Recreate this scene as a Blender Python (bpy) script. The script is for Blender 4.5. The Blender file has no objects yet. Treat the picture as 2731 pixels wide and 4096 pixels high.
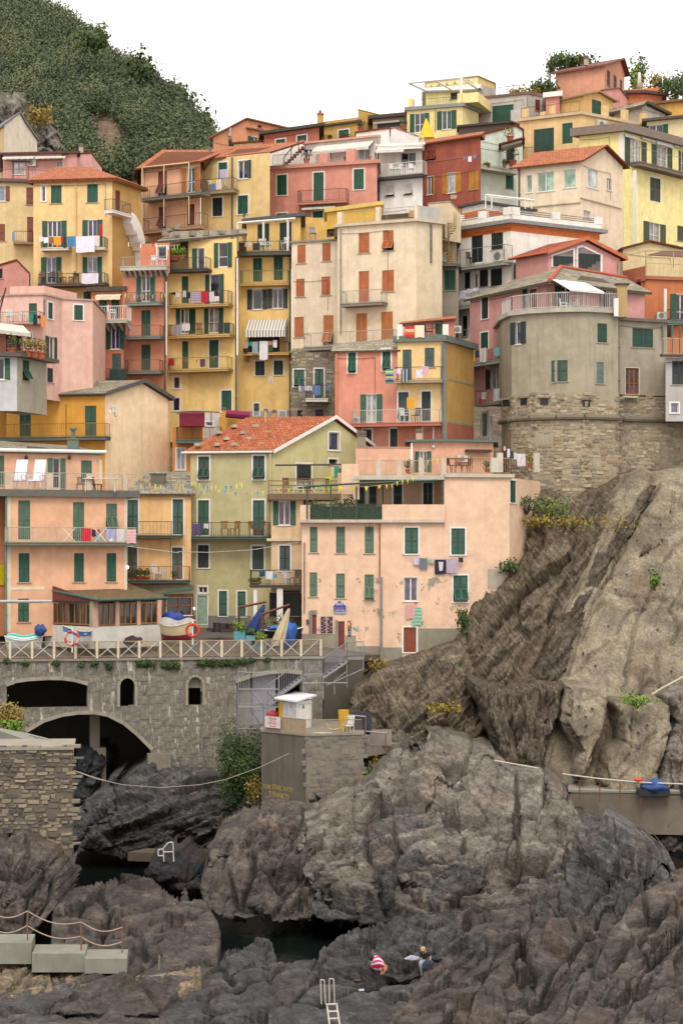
import bpy,bmesh,math,random
import numpy as np
from mathutils import Vector,Matrix
from mathutils.geometry import tessellate_polygon

rnd=random.Random(11)
SC=bpy.context.scene
COL=SC.collection
# ---------------------------------------------------------------- camera, sky, sun, exposure
F=8000.0;CX=1365.5;HY=2230.0;H=18.5      # focal length in photo pixels, optical axis, eye height above the sea
cam_d=bpy.data.cameras.new('camera');cam=bpy.data.objects.new('camera',cam_d);COL.objects.link(cam)
cam_d.sensor_fit='HORIZONTAL';cam_d.sensor_width=36.0;cam_d.lens=36.0*F/2731.0
cam_d.shift_y=(HY-2048.0)/2731.0*1.0
cam_d.clip_start=1.0;cam_d.clip_end=3000.0
cam.location=(0,0,H);cam.rotation_euler=(math.radians(90),0,0)
SC.camera=cam
SUN_EL=math.radians(52);SUN_AZ=math.radians(180)# azimuth clockwise from +Y (north): behind the camera
world=bpy.data.worlds.new('World');SC.world=world;world.use_nodes=True
wn=world.node_tree;wn.nodes.clear()
w_out=wn.nodes.new('ShaderNodeOutputWorld');w_bg=wn.nodes.new('ShaderNodeBackground')
w_sky=wn.nodes.new('ShaderNodeTexSky');w_sky.sky_type='NISHITA';w_sky.sun_disc=False
w_sky.sun_elevation=SUN_EL;w_sky.sun_rotation=SUN_AZ;w_sky.air_density=1.0;w_sky.dust_density=4.0;w_sky.altitude=20
w_hs=wn.nodes.new('ShaderNodeHueSaturation');w_hs.inputs['Saturation'].default_value=0.25
w_mix=wn.nodes.new('ShaderNodeMixRGB');w_mix.inputs[0].default_value=0.80;w_mix.inputs[2].default_value=(13.5,12.9,12.5,1)# even cloud cover
wn.links.new(w_sky.outputs[0],w_hs.inputs['Color']);wn.links.new(w_hs.outputs[0],w_mix.inputs[1])
wn.links.new(w_mix.outputs[0],w_bg.inputs[0]);w_bg.inputs[1].default_value=0.092
wn.links.new(w_bg.outputs[0],w_out.inputs[0])
sun_d=bpy.data.lights.new('sun','SUN');sun_d.energy=1.3;sun_d.angle=math.radians(22);sun_d.color=(1.0,0.94,0.86)
sun=bpy.data.objects.new('sun',sun_d);COL.objects.link(sun)
_sd=Vector((math.sin(SUN_AZ)*math.cos(SUN_EL),math.cos(SUN_AZ)*math.cos(SUN_EL),math.sin(SUN_EL)))
sun.rotation_euler=_sd.to_track_quat('Z','Y').to_euler()
SC.view_settings.view_transform='Standard';SC.view_settings.look='None'
SC.view_settings.exposure=0.7;SC.view_settings.gamma=1.0;SC.view_settings.use_curve_mapping=False
SC.cycles.max_bounces=4;SC.cycles.diffuse_bounces=3;SC.cycles.glossy_bounces=2;SC.cycles.transparent_max_bounces=4
SC.cycles.use_denoising=True

# ---------------------------------------------------------------- geometry helpers
# survey sheets: (origin x, origin y, scale) of the plan tiles the measurements were taken on
TI=dict(A=(0,400,2.24),B=(0,1000,2.24),C=(0,1600,2.24),D=(0,2200,2.24),E=(600,400,2.24),F=(600,1000,2.24),G=(600,1600,2.24),
          H=(600,2200,2.24),I=(1200,200,2.24),J=(1200,800,2.24),K=(1200,1400,2.24),L=(1200,2000,2.24),M=(1600,200,2.24),
          N=(2031,200,2.24),P=(1700,800,2.24),Q=(2031,800,2.24),R=(1700,1400,2.24),S=(900,2500,2.24),U=(0,2600,2.24),
          V=(1700,1900,1.5209),X=(1700,2700,1.5209),Y=(0,3300,1.96),Z=(700,3100,1.568),ZZ=(1731,3300,1.568),
          AA=(2331,1200,3.92),AB=(0,0,1.742),AC=(2331,300,3.92),O=(0,0,0.57415),n=(0,0,1.0))
def nat(t,x,y):
    a=TI[t];return a[0]+x/a[2],a[1]+y/a[2]
def W(px,py,D):return Vector(((px-CX)*D/F,D,H-(py-HY)*D/F))
def WT(t,x,y,D):return W(*nat(t,x,y),D)

def lin(c):
    return tuple((v/12.92 if v<=0.04045 else((v+0.055)/1.055)**2.4)for v in c)
def rgb(h,k=1.0):
    h=h.lstrip('#');c=lin([int(h[i:i+2],16)/255 for i in(0,2,4)])
    return(c[0]*k,c[1]*k,c[2]*k,1)

class Pl:
    """vertical plane through A and B; u along it, n outward, z up"""
    def __init__(s,A,B):
        s.O=Vector((A[0],A[1],0));d=Vector((B[0]-A[0],B[1]-A[1],0));s.L=d.length
        s.U=d.normalized();s.N=Vector((s.U.y,-s.U.x,0))
    def P(s,u,n,z):return s.O+s.U*u+s.N*n+Vector((0,0,z))
    def loc(s,px,py,n=0.0):
        dx=(px-CX)/F;O=s.O+s.N*n
        # (O + U u).x = dx * D ; (O+U u).y = D
        u=(dx*O.y-O.x)/(s.U.x-dx*s.U.y);D=O.y+s.U.y*u
        return u,H-(py-HY)*D/F
    def loct(s,t,x,y,n=0.0):return s.loc(*nat(t,x,y),n)
    def off(s,n):
        p=Pl.__new__(Pl);p.O=s.O+s.N*n;p.U=s.U;p.N=s.N;p.L=s.L;return p

class MB:
    def __init__(s):s.v=[];s.f=[];s.uv=[]
    def face(s,pts,uv=None):
        i=len(s.v);s.v+=[tuple(p)for p in pts];s.f.append(list(range(i,i+len(pts))))
        s.uv+=(list(uv)if uv else[(0,0)]*len(pts))
    def fbox(s,pl,u0,u1,n0,n1,z0,z1):
        p=[pl.P(u,n,z)for z in(z0,z1)for n in(n0,n1)for u in(u0,u1)]
        s.hexa(p)
    def hexa(s,p):
        i=len(s.v);s.v+=[tuple(q)for q in p]
        for f in((0,1,5,4),(2,6,7,3),(0,4,6,2),(1,3,7,5),(4,5,7,6),(0,2,3,1)):
            s.f.append([i+k for k in f]);s.uv+=[(0,0)]*4
    def box(s,c,sx,sy,sz,rz=0.0,M=None):
        R=Matrix.Rotation(rz,3,'Z')if M is None else M;c=Vector(c)
        s.hexa([c+R @ Vector((x*sx/2,y*sy/2,z*sz/2))for z in(-1,1)for y in(-1,1)for x in(-1,1)])
    def tube(s,a,b,r,k=5,r2=None):
        a=Vector(a);b=Vector(b);d=(b-a)
        if d.length<1e-6:return
        d.normalize();q=Vector((0,0,1))if abs(d.z)<.9 else Vector((1,0,0))
        e=d.cross(q).normalized();g=d.cross(e);i=len(s.v);r2=r if r2 is None else r2
        for c,rr in((a,r),(b,r2)):
            for j in range(k):
                t=2*math.pi*j/k;s.v.append(tuple(c+e*(rr*math.cos(t))+g*(rr*math.sin(t))))
        for j in range(k):
            s.f.append([i+j,i+(j+1)%k,i+k+(j+1)%k,i+k+j]);s.uv+=[(0,0)]*4
        s.f.append([i+j for j in range(k)][::-1]);s.uv+=[(0,0)]*k
        s.f.append([i+k+j for j in range(k)]);s.uv+=[(0,0)]*k
    def path(s,pts,r,k=5):
        for a,b in zip(pts[:-1],pts[1:]):s.tube(a,b,r,k)
    def prism(s,pts,E,uvm=True):
        """polygon extruded along E"""
        n=len(pts);q=[Vector(p)+E for p in pts]
        s.face(pts);s.face(q[::-1])
        for i in range(n):
            j=(i+1)%n;s.face([pts[j],pts[i],q[i],q[j]])
    def slab(s,pts,th,uv=True):
        """flat polygon of 3-D points given thickness th below it (uv: metres along first edge / up the slope)"""
        P=[Vector(p)for p in pts];nn=Vector((0,0,0))
        for i in range(len(P)):
            a,b=P[i],P[(i+1)%len(P)]
            nn+=Vector(((a.y-b.y)*(a.z+b.z),(a.z-b.z)*(a.x+b.x),(a.x-b.x)*(a.y+b.y)))
        nn.normalize()
        if nn.z<0:nn=-nn
        e=(P[1]-P[0]).normalized();g=nn.cross(e)
        uvs=[((p-P[0]).dot(e),(p-P[0]).dot(g))for p in P]
        s.face(P,uvs);Q=[p-Vector((0,0,th))for p in P];s.face(Q[::-1])
        for i in range(len(P)):
            j=(i+1)%len(P);s.face([P[j],P[i],Q[i],Q[j]])
    def ball(s,c,rx,ry,rz,seg=10,ring=7):
        i=len(s.v);c=Vector(c)
        for a in range(ring+1):
            th=math.pi*a/ring
            for b in range(seg):
                ph=2*math.pi*b/seg
                s.v.append((c.x+rx*math.sin(th)*math.cos(ph),c.y+ry*math.sin(th)*math.sin(ph),c.z+rz*math.cos(th)))
        for a in range(ring):
            for b in range(seg):
                s.f.append([i+a*seg+b,i+(a+1)*seg+b,i+(a+1)*seg+(b+1)%seg,i+a*seg+(b+1)%seg]);s.uv+=[(0,0)]*4
    def mesh(s,name,o=Vector((0,0,0)),smooth=False):
        me=bpy.data.meshes.new(name)
        me.from_pydata([(x-o.x,y-o.y,z-o.z)for x,y,z in s.v],[],s.f)
        l=me.uv_layers.new(name='UVMap');l.data.foreach_set('uv',np.array(s.uv,dtype=np.float32).ravel())
        if smooth:me.polygons.foreach_set('use_smooth',[True]*len(me.polygons))
        return me
    def build(s,name,mat,parent=None,smooth=False,origin=None):
        if not s.f:return None
        o=rootloc(parent)if parent else(Vector(origin)if origin is not None else Vector((0,0,0)))
        me=s.mesh(name,o,smooth);me.materials.append(mat)
        ob=bpy.data.objects.new(name,me);COL.objects.link(ob)
        if parent:ob.parent=parent
        else:ob.location=o
        return ob
def rootloc(p):
    o=Vector(p.location)
    while p.parent:p=p.parent;o+=p.location
    return o
def tag(o,label=None,cat=None,group=None,kind=None):
    if label:o['label']=label
    if cat:o['category']=cat
    if group:o['group']=group
    if kind:o['kind']=kind
    return o
def empty(name,loc,label,cat,group=None):
    o=bpy.data.objects.new(name,None);COL.objects.link(o);o.location=loc;o.empty_display_size=.3
    return tag(o,label,cat,group)
def sub(name,parent):
    o=bpy.data.objects.new(name,None);COL.objects.link(o);o.parent=parent;o.empty_display_size=.2;return o

# ---------------------------------------------------------------- materials
MATS={}
def _nt(name):
    m=bpy.data.materials.new(name);m.use_nodes=True;nt=m.node_tree
    return m,nt,nt.nodes['Principled BSDF']
def noise(nt,sc,det=3,vec=None,rough=.6,dist=0.0):
    n=nt.nodes.new('ShaderNodeTexNoise');n.inputs['Scale'].default_value=sc;n.inputs['Detail'].default_value=det
    n.inputs['Roughness'].default_value=rough;n.inputs['Distortion'].default_value=dist
    if vec is not None:nt.links.new(vec,n.inputs['Vector'])
    return n
def ramp(nt,src,stops):
    r=nt.nodes.new('ShaderNodeValToRGB');e=r.color_ramp.elements
    while len(e)<len(stops):e.new(0.5)
    for i,(p,c)in enumerate(stops):e[i].position=p;e[i].color=c if len(c)==4 else(*c,1)
    nt.links.new(src,r.inputs[0]);return r
def mapping(nt,src,scale=(1,1,1),rot=(0,0,0),loc=(0,0,0)):
    m=nt.nodes.new('ShaderNodeMapping');m.inputs['Scale'].default_value=scale;m.inputs['Rotation'].default_value=rot;m.inputs['Location'].default_value=loc
    nt.links.new(src,m.inputs['Vector']);return m.outputs[0]
def mixc(nt,fac,a,b,mode='MIX'):
    m=nt.nodes.new('ShaderNodeMixRGB');m.blend_type=mode
    for i,v in((0,fac),(1,a),(2,b)):
        if hasattr(v,'links')or hasattr(v,'is_output'):nt.links.new(v,m.inputs[i])
        else:m.inputs[i].default_value=v
    return m.outputs[0]
def bump(nt,bs,src,strength,dist=0.02):
    b=nt.nodes.new('ShaderNodeBump');b.inputs['Strength'].default_value=strength;b.inputs['Distance'].default_value=dist
    nt.links.new(src,b.inputs['Height'])
    if bs.inputs['Normal'].links:nt.links.new(bs.inputs['Normal'].links[0].from_socket,b.inputs['Normal'])
    nt.links.new(b.outputs[0],bs.inputs['Normal'])
def gray(v):return(v,v,v,1)
def soft(c,k=.15):l=c[0]*.25+c[1]*.65+c[2]*.1;return(c[0]+(l-c[0])*k,c[1]+(l-c[1])*k,c[2]+(l-c[2])*k,1)
AK=0.80
def plaster(h,dirt=.35,peel=0.0,streak=.25):
    key=('pl',h,dirt,peel,streak)
    if key in MATS:return MATS[key]
    m,nt,bs=_nt('plaster_'+h);c=soft(rgb(h,AK));tc=nt.nodes.new('ShaderNodeTexCoord').outputs['Object']
    n1=noise(nt,.35,4,tc);n2=noise(nt,2.2,5,tc);st=noise(nt,1.0,4,mapping(nt,tc,(2.2,2.2,.16)))
    dk=(c[0]*.74,c[1]*.72,c[2]*.70,1);lt=(min(c[0]*1.10,.9),min(c[1]*1.12,.9),min(c[2]*1.15,.9),1)
    r1=ramp(nt,n1.outputs[0],[(.40,gray(0)),(.60,gray(1))])
    f1=nt.nodes.new('ShaderNodeMath');f1.operation='MULTIPLY';f1.inputs[1].default_value=dirt*.65;nt.links.new(r1.outputs[0],f1.inputs[0])
    a=mixc(nt,f1.outputs[0],c,dk)
    r2=ramp(nt,n2.outputs[0],[(.50,gray(0)),(.72,gray(.45))]);a=mixc(nt,r2.outputs[0],a,lt)
    n5=noise(nt,1.1,5,tc);r5=ramp(nt,n5.outputs[0],[(.36,gray(.90)),(.6,gray(1.03))]);a=mixc(nt,1.0,a,r5.outputs[0],'MULTIPLY');r3=ramp(nt,st.outputs[0],[(.50,gray(0)),(.72,gray(min(.9,streak*1.2)))]);a=mixc(nt,r3.outputs[0],a,(c[0]*.55,c[1]*.55,c[2]*.55,1))
    if peel:
        n3=noise(nt,1.1,7,mapping(nt,tc,(1,1,.8)),.72)
        zc=nt.nodes.new('ShaderNodeSeparateXYZ');nt.links.new(tc,zc.inputs[0])
        rz=nt.nodes.new('ShaderNodeMapRange');rz.inputs[1].default_value=peel;rz.inputs[2].default_value=peel+.5
        rz.inputs[3].default_value=0.0;rz.inputs[4].default_value=-.30;nt.links.new(zc.outputs[2],rz.inputs[0])
        ad=nt.nodes.new('ShaderNodeMath');ad.operation='ADD';nt.links.new(n3.outputs[0],ad.inputs[0]);nt.links.new(rz.outputs[0],ad.inputs[1])
        r4=ramp(nt,ad.outputs[0],[(.580,gray(0)),(.600,gray(.9))])
        a=mixc(nt,r4.outputs[0],a,rgb('#9c9180',.7));bump(nt,bs,r4.outputs[0],-.5,.02)
    nt.links.new(a,bs.inputs['Base Color']);bs.inputs['Roughness'].default_value=.92;bs.inputs['Specular IOR Level'].default_value=.15
    n4=noise(nt,14,3,tc);bump(nt,bs,n4.outputs[0],.12,.01);bump(nt,bs,n2.outputs[0],.2,.03)
    MATS[key]=m;return m
def plain(h,rough=.6,metal=0.0,k=AK,var=.25,sc=3.0,emis=0):
    key=('p',h,rough,metal,k,var,sc,emis)
    if key in MATS:return MATS[key]
    m,nt,bs=_nt('paint_'+h);c=rgb(h,k);tc=nt.nodes.new('ShaderNodeTexCoord').outputs['Object']
    n=noise(nt,sc,4,tc);r=ramp(nt,n.outputs[0],[(.35,(c[0]*(1-var),c[1]*(1-var),c[2]*(1-var),1)),(.68,c)])
    nt.links.new(r.outputs[0],bs.inputs['Base Color']);bs.inputs['Roughness'].default_value=rough;bs.inputs['Metallic'].default_value=metal
    if emis:bs.inputs['Emission Color'].default_value=c;bs.inputs['Emission Strength'].default_value=emis
    MATS[key]=m;return m
def glass_mat(h='#3a4048'):
    key=('g',h)
    if key in MATS:return MATS[key]
    m,nt,bs=_nt('window_glass');c=rgb(h,1);tc=nt.nodes.new('ShaderNodeTexCoord').outputs['Object']
    n=noise(nt,.9,2,tc);r=ramp(nt,n.outputs[0],[(.4,(c[0]*.4,c[1]*.4,c[2]*.4,1)),(.65,c)])
    nt.links.new(r.outputs[0],bs.inputs['Base Color']);bs.inputs['Roughness'].default_value=.06;bs.inputs['Specular IOR Level'].default_value=.6
    MATS[key]=m;return m
def tiles_mat(h,h2,bw,bh,moss='#6e6440',mf=.25,mortar=.015):
    key=('t',h,h2,bw,bh)
    if key in MATS:return MATS[key]
    m,nt,bs=_nt('roof_tiles');uv=nt.nodes.new('ShaderNodeTexCoord').outputs['UV'];tc=nt.nodes.new('ShaderNodeTexCoord').outputs['Object']
    b=nt.nodes.new('ShaderNodeTexBrick');nt.links.new(uv,b.inputs['Vector']);b.inputs['Scale'].default_value=1.0
    b.inputs['Brick Width'].default_value=bw;b.inputs['Row Height'].default_value=bh;b.inputs['Mortar Size'].default_value=mortar
    b.inputs['Color1'].default_value=soft(rgb(h,AK),.12);b.inputs['Color2'].default_value=soft(rgb(h2,AK),.12);b.inputs['Mortar'].default_value=rgb(h2,.35)
    b.inputs['Bias'].default_value=-.1
    n=noise(nt,.8,5,tc);r=ramp(nt,n.outputs[0],[(.5,gray(0)),(.72,gray(mf))]);a=mixc(nt,r.outputs[0],b.outputs['Color'],rgb(moss,.7))
    n2=noise(nt,5,4,tc);r2=ramp(nt,n2.outputs[0],[(.4,gray(.7)),(.65,gray(1.15))]);a=mixc(nt,1.0,a,r2.outputs[0],'MULTIPLY')
    nt.links.new(a,bs.inputs['Base Color']);bs.inputs['Roughness'].default_value=.9;bs.inputs['Specular IOR Level'].default_value=.15
    bump(nt,bs,b.outputs['Fac'],-.8,.04);bump(nt,bs,n2.outputs[0],.5,.05)
    MATS[key]=m;return m
TERRA=lambda:tiles_mat('#c4744a','#a8603c',.30,.38)
SLATE=lambda:tiles_mat('#a79c84','#7f7766',.75,.35,'#6a6038',.5)
def rockmat(name,cs,ang=0.0,vein=.5,stretch=6.0,sc=.5,wet=None,streakc=None,crackb=1.0,tide=0):
    """cs: three colours; ang: direction of the strata in the picture plane"""
    m,nt,bs=_nt(name);tc=nt.nodes.new('ShaderNodeTexCoord').outputs['Object']
    rot=mapping(nt,tc,(1,1,1),(0,ang,0));st=mapping(nt,rot,(1.0,1.0,stretch))
    n1=noise(nt,sc,6,rot,.62,.6);n2=noise(nt,sc*1.3,7,st,.68,.5);n3=noise(nt,5.5,5,tc,.7)
    a=ramp(nt,n2.outputs[0],[(.30,rgb(cs[0])),(.50,rgb(cs[1])),(.72,rgb(cs[2]))]).outputs[0]
    r1=ramp(nt,n1.outputs[0],[(.38,gray(.58)),(.62,gray(1.12))]);a=mixc(nt,1.0,a,r1.outputs[0],'MULTIPLY')
    r3=ramp(nt,n3.outputs[0],[(.36,gray(.62)),(.60,gray(1.1))]);a=mixc(nt,1.0,a,r3.outputs[0],'MULTIPLY')
    if vein:
        nv=noise(nt,1.5,8,mapping(nt,rot,(.6,.6,3.4),(0,0,0),(3,1,7)),.74,.8)
        rv=ramp(nt,nv.outputs[0],[(.665,gray(0)),(.70,gray(vein))]);a=mixc(nt,rv.outputs[0],a,rgb('#c9bda4',.9))
    if streakc:
        ns=noise(nt,.9,6,mapping(nt,tc,(1.6,1.6,.25)),.7);rs=ramp(nt,ns.outputs[0],[(.58,gray(0)),(.70,gray(.6))]);a=mixc(nt,rs.outputs[0],a,rgb(streakc))
    nb=noise(nt,.28,4,tc,.6);rb=ramp(nt,nb.outputs[0],[(.52,gray(0)),(.70,gray(.35))]);a=mixc(nt,rb.outputs[0],a,rgb('#7d5a3c',.55))
    if tide:
        gp=nt.nodes.new('ShaderNodeNewGeometry');sx=nt.nodes.new('ShaderNodeSeparateXYZ');nt.links.new(gp.outputs['Position'],sx.inputs[0]);nz=noise(nt,.35,4,gp.outputs['Position'])
        ma=nt.nodes.new('ShaderNodeMath');ma.operation='MULTIPLY_ADD';ma.inputs[1].default_value=9.0;nt.links.new(nz.outputs[0],ma.inputs[0]);nt.links.new(sx.outputs[2],ma.inputs[2])
        mr=nt.nodes.new('ShaderNodeMapRange');mr.inputs[1].default_value=6.2;mr.inputs[2].default_value=9.5;mr.inputs[3].default_value=.72;mr.inputs[4].default_value=0.0;nt.links.new(ma.outputs[0],mr.inputs[0])
        dk=mixc(nt,1.0,a,(.46,.46,.48,1),'MULTIPLY');a=mixc(nt,mr.outputs[0],a,dk)
    nt.links.new(a,bs.inputs['Base Color']);bs.inputs['Roughness'].default_value=.85;bs.inputs['Specular IOR Level'].default_value=.25
    vo=nt.nodes.new('ShaderNodeTexVoronoi');vo.feature='DISTANCE_TO_EDGE';vo.inputs['Scale'].default_value=.8
    wv=noise(nt,1.2,4,st);add=nt.nodes.new('ShaderNodeVectorMath');add.operation='ADD'
    nt.links.new(mapping(nt,rot,(1,1,2.2)),add.inputs[0]);nt.links.new(wv.outputs['Color'],add.inputs[1]);nt.links.new(add.outputs[0],vo.inputs['Vector'])
    rc=ramp(nt,vo.outputs['Distance'],[(0,gray(0)),(.05,gray(1))])
    bump(nt,bs,n3.outputs[0],.7,.10);bump(nt,bs,n2.outputs[0],.9,.35);bump(nt,bs,rc.outputs[0],.6*crackb,.12)
    return m
def leafmat(name,ca,cb,cc):
    m,nt,bs=_nt(name);at=nt.nodes.new('ShaderNodeVertexColor');at.layer_name='tint'
    r=ramp(nt,at.outputs[0],[(0,rgb(ca)),(.5,rgb(cb)),(1,rgb(cc))]);nt.links.new(r.outputs[0],bs.inputs['Base Color'])
    bs.inputs['Roughness'].default_value=.7;bs.inputs['Specular IOR Level'].default_value=.2;return m

SH=dict(g='#14523a',G='#4b6a50',k='#1d2c2a',o='#bd6832',O='#c07434',b='#7a2f22',y='#c98a1e',m='#9db8a0',v='#4a4e38',t='#3d5650',d='#1f4434',s='#6a7876',B='#8c3f22',w='#e6e2da')
def shm(c):return plain(SH[c],.55,0,AK,.3,1.5)
WHITE=lambda:plain('#e9e5dd',.7,var=.12)
DARK=lambda:plain('#15151a',.5,k=.8)
IRON=lambda:plain('#4a4440',.6)
GREENI=lambda:plain('#3f4a40',.6)
CONC=lambda:plaster('#9a978a',.6)
# ---------------------------------------------------------------- building kit
def mbx(mb,O,U,Nn,Dn,a0,a1,b0,b1,c0,c1):
    mb.hexa([O+U*a+Nn*b+Dn*c for c in(c1,c0)for b in(b0,b1)for a in(a0,a1)])
def shutter_mesh(mb,O,U,Nn,Dn,w,h,two=True):
    """louvred shutter leaf: O top-left corner, Dn points down along the leaf"""
    s=min(.07,w*.16);t=.035
    mbx(mb,O,U,Nn,Dn,0,s,-t/2,t/2,0,h);mbx(mb,O,U,Nn,Dn,w-s,w,-t/2,t/2,0,h)
    cs=[0,h-s]+([h*.5-s/2]if two else[])
    for c in cs:mbx(mb,O,U,Nn,Dn,s,w-s,-t/2,t/2,c,c+s)
    mb.face([O+U*a+Nn*(-t/2+.004)+Dn*c for a,c in((s,s),(w-s,s),(w-s,h-s),(s,h-s))])
    c=s+.02
    while c<h-s-.05:
        if not(two and abs(c+.03-h*.5)<s*.75):
            mb.face([O+U*s+Nn*(-t/2+.006)+Dn*c,O+U*(w-s)+Nn*(-t/2+.006)+Dn*c,O+U*(w-s)+Nn*(t/2-.002)+Dn*(c+.055),O+U*s+Nn*(t/2-.002)+Dn*(c+.055)])
        c+=.085
def rad(p):
    return Vector((p.x/p.y,1,0)).normalized()
class Bld:
    def __init__(s,name,label,mat,group=None,cat='house',trim=None):
        s.name=name;s.label=label;s.mat=mat;s.cat=cat;s.group=group
        s.faces=[];s.mb=MB();s.root=None;s.trim=trim or WHITE();s.extra=[];s.foot=None
    def _root(s,p):
        if s.root is None:s.root=empty(s.name,p,s.label,s.cat,s.group)
    def addface(s,pl,poly,mat=None):
        s.faces.append(dict(pl=pl,poly=poly,mat=mat or s.mat,holes=[]));return len(s.faces)-1
    def box(s,D,t,cs,yb,back=8.0,mat=None,mats=None,roof=True):
        """cs: roofline corners left to right (x, y[, D]); later depths follow from the level roofline"""
        px,py=nat(t,cs[0][0],cs[0][1]);D0=cs[0][2]if len(cs[0])>2 else D
        zt=H-(py-HY)*D0/F;pts=[W(px,py,D0)]
        for c in cs[1:]:
            qx,qy=nat(t,c[0],c[1]);d=c[2]if len(c)>2 else F*(zt-H)/(HY-qy)
            p=W(qx,qy,d);p.z=zt;pts.append(p)
        zb=H-(nat(t,0,yb)[1]-HY)*D0/F;s._root((pts[0].x,pts[0].y,zb));s.zt=zt;s.zb=zb
        i0=len(s.faces)
        for i in range(len(pts)-1):
            pl=Pl(pts[i],pts[i+1]);s.addface(pl,[(0,zb),(pl.L,zb),(pl.L,zt),(0,zt)],(mats[i]if mats else mat))
        if len(pts)==2:
            N=s.faces[i0]['pl'].N;foot=pts+[pts[1]+rad(pts[1])*back,pts[0]+rad(pts[0])*back]
        elif len(pts)==3:
            d0=(pts[1]-pts[0]).normalized();d1=(pts[2]-pts[1]).normalized();N0=s.faces[i0]['pl'].N
            if d0.dot(d1)>.75 or(pts[2]-pts[1]).length<4:foot=pts+[pts[2]+rad(pts[2])*back,pts[0]+rad(pts[0])*(back+max(0,pts[2].y-pts[0].y))]
            else:foot=pts+[pts[0]+pts[2]-pts[1]]
        else:foot=pts+[pts[-1]+Vector((0,back,0)),pts[0]+Vector((0,back,0))]
        z=Vector((0,0,zb-zt))
        m=len(pts)-1
        for i in range(m,len(foot)):
            a,b=foot[i],foot[(i+1)%len(foot)];s.mb.face([a+z,b+z,b,a])
        s.mb.face(foot);s.foot=foot;s.mbmat=(mats[-1]if mats else mat)or s.mat
        return i0
    def flat(s,over=.3,th=.25,mat=None,up=.0,name='cornice'):
        c=sum(s.foot,Vector())/len(s.foot);mb=MB();P=[]
        n=len(s.foot)
        for i in range(n):
            a,p,q=s.foot[i-1],s.foot[i],s.foot[(i+1)%n]
            d1=(p-a).normalized();d2=(q-p).normalized();n1=Vector((d1.y,-d1.x,0));n2=Vector((d2.y,-d2.x,0))
            v=n1+n2;v=v/max(.25,v.length_squared)*2*over if v.length>1e-3 else n1*over
            P.append(p+v*1.0+Vector((0,0,up+.003)))
        mb.prism(P,Vector((0,0,th)))
        return mb.build(name,mat or CONC(),s.root)
    def parapet(s,fis,h,th=.15,mat=None,z=None):
        for fi in fis:
            pl=s.faces[fi]['pl'];mb=MB();zz=(s.zt if z is None else z)+.01
            mb.fbox(pl,0,pl.L,-th,0.004,zz,zz+h);mb.build('parapet',mat or s.mat,s.root)
    def hip(s,t,ridge,run,over=.35,mat=None,th=.14,rise=None):
        """ridge: two photo points at depth + run"""
        D0=s.foot[0].y;ft=s.foot if len(s.foot)==4 else[s.foot[0],s.foot[1],s.foot[-2],s.foot[-1]]
        c=sum(ft,Vector())/4
        e=[p+(p-c).normalized()*over*1.4+Vector((0,0,-.04))for p in ft]
        R=[WT(t,x,y,D0+run)for x,y in ridge];a,b=R;b.z=a.z=(a.z+b.z)/2
        mat=mat or TERRA();mb=MB()
        for q in([e[0],e[1],b,a],[e[1],e[2],b],[e[2],e[3],a,b],[e[3],e[0],a]):
            mb.slab(q,th)
        mb.build('roof',mat,s.root)
    def shed(s,t,top,run,over=.35,mat=None,th=.14,low=None):
        """roof rising from the front eave to the photo line top=(xa,ya,xb,yb) at depth + run"""
        D0=s.foot[0].y;a=WT(t,top[0],top[1],D0+run);b=WT(t,top[2],top[3],s.foot[1].y+run)
        N=s.faces[0]['pl'].N;U=s.faces[0]['pl'].U
        e0=s.foot[0]+N*over-U*over;e1=s.foot[1]+N*over+U*over
        mb=MB();mb.slab([e0,e1,b,a],th);zz=Vector((0,0,s.zt))
        mb.build('roof',mat or TERRA(),s.root)
        mb=MB();m=[Vector((a.x,a.y,s.zt)),Vector((b.x,b.y,s.zt))]
        mb.face([s.foot[1],m[1],b-Vector((0,0,th))]);mb.face([s.foot[0],a-Vector((0,0,th)),m[0]]);mb.face([m[0],a,b,m[1]])
        mb.build('gable',s.mat,s.root)
    def gable(s,t,A,B,prof,yb,E,roofmat=None,over=.35,th=.14,mats=None,fascia=None,Dref=None):
        """gable wall from A=(x,D) to B=(x,D), roof profile prof in photo points, body extruded to E=(x,D) (position of A's far end)"""
        a=W(nat(t,A[0],0)[0],HY,A[1]);b=W(nat(t,B[0],0)[0],HY,B[1]);e=W(nat(t,E[0],0)[0],HY,E[1])
        ev=e-a;ev.z=0;pl=Pl(a,b)
        pr=[pl.loct(t,x,y)for x,y in prof];pr[0]=(0,pr[0][1]);pr[-1]=(pl.L,pr[-1][1])
        zb=H-(nat(t,0,yb)[1]-HY)*A[1]/F;s._root((a.x,a.y,zb));s.zb=zb;s.zt=pr[0][1]
        mats=mats or[s.mat,s.mat]
        i0=s.addface(pl,[(0,zb),(pl.L,zb)]+pr[::-1],mats[0])
        lp=Pl(a+ev,a)if ev.dot(pl.U)<0 else Pl(b,b+ev)
        zz=pr[0][1]if ev.dot(pl.U)<0 else pr[-1][1]
        s.addface(lp,[(0,zb),(lp.L,zb),(lp.L,zz),(0,zz)],mats[1])
        P=[pl.P(u,0,z)for u,z in[(0,zb),(pl.L,zb)]+pr[::-1]];Q=[p+ev for p in P]
        s.mb.face(Q[::-1])
        for i in range(len(P)):
            j=(i+1)%len(P)
            if i==0:continue
            if ev.dot(pl.U)<0 and i==len(P)-1:continue
            if ev.dot(pl.U)>=0 and i==1:continue
            s.mb.face([P[j],P[i],Q[i],Q[j]])
        s.mbmat=mats[1]
        roofmat=roofmat or TERRA();mb=MB();fb=MB();en=ev.normalized()
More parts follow.
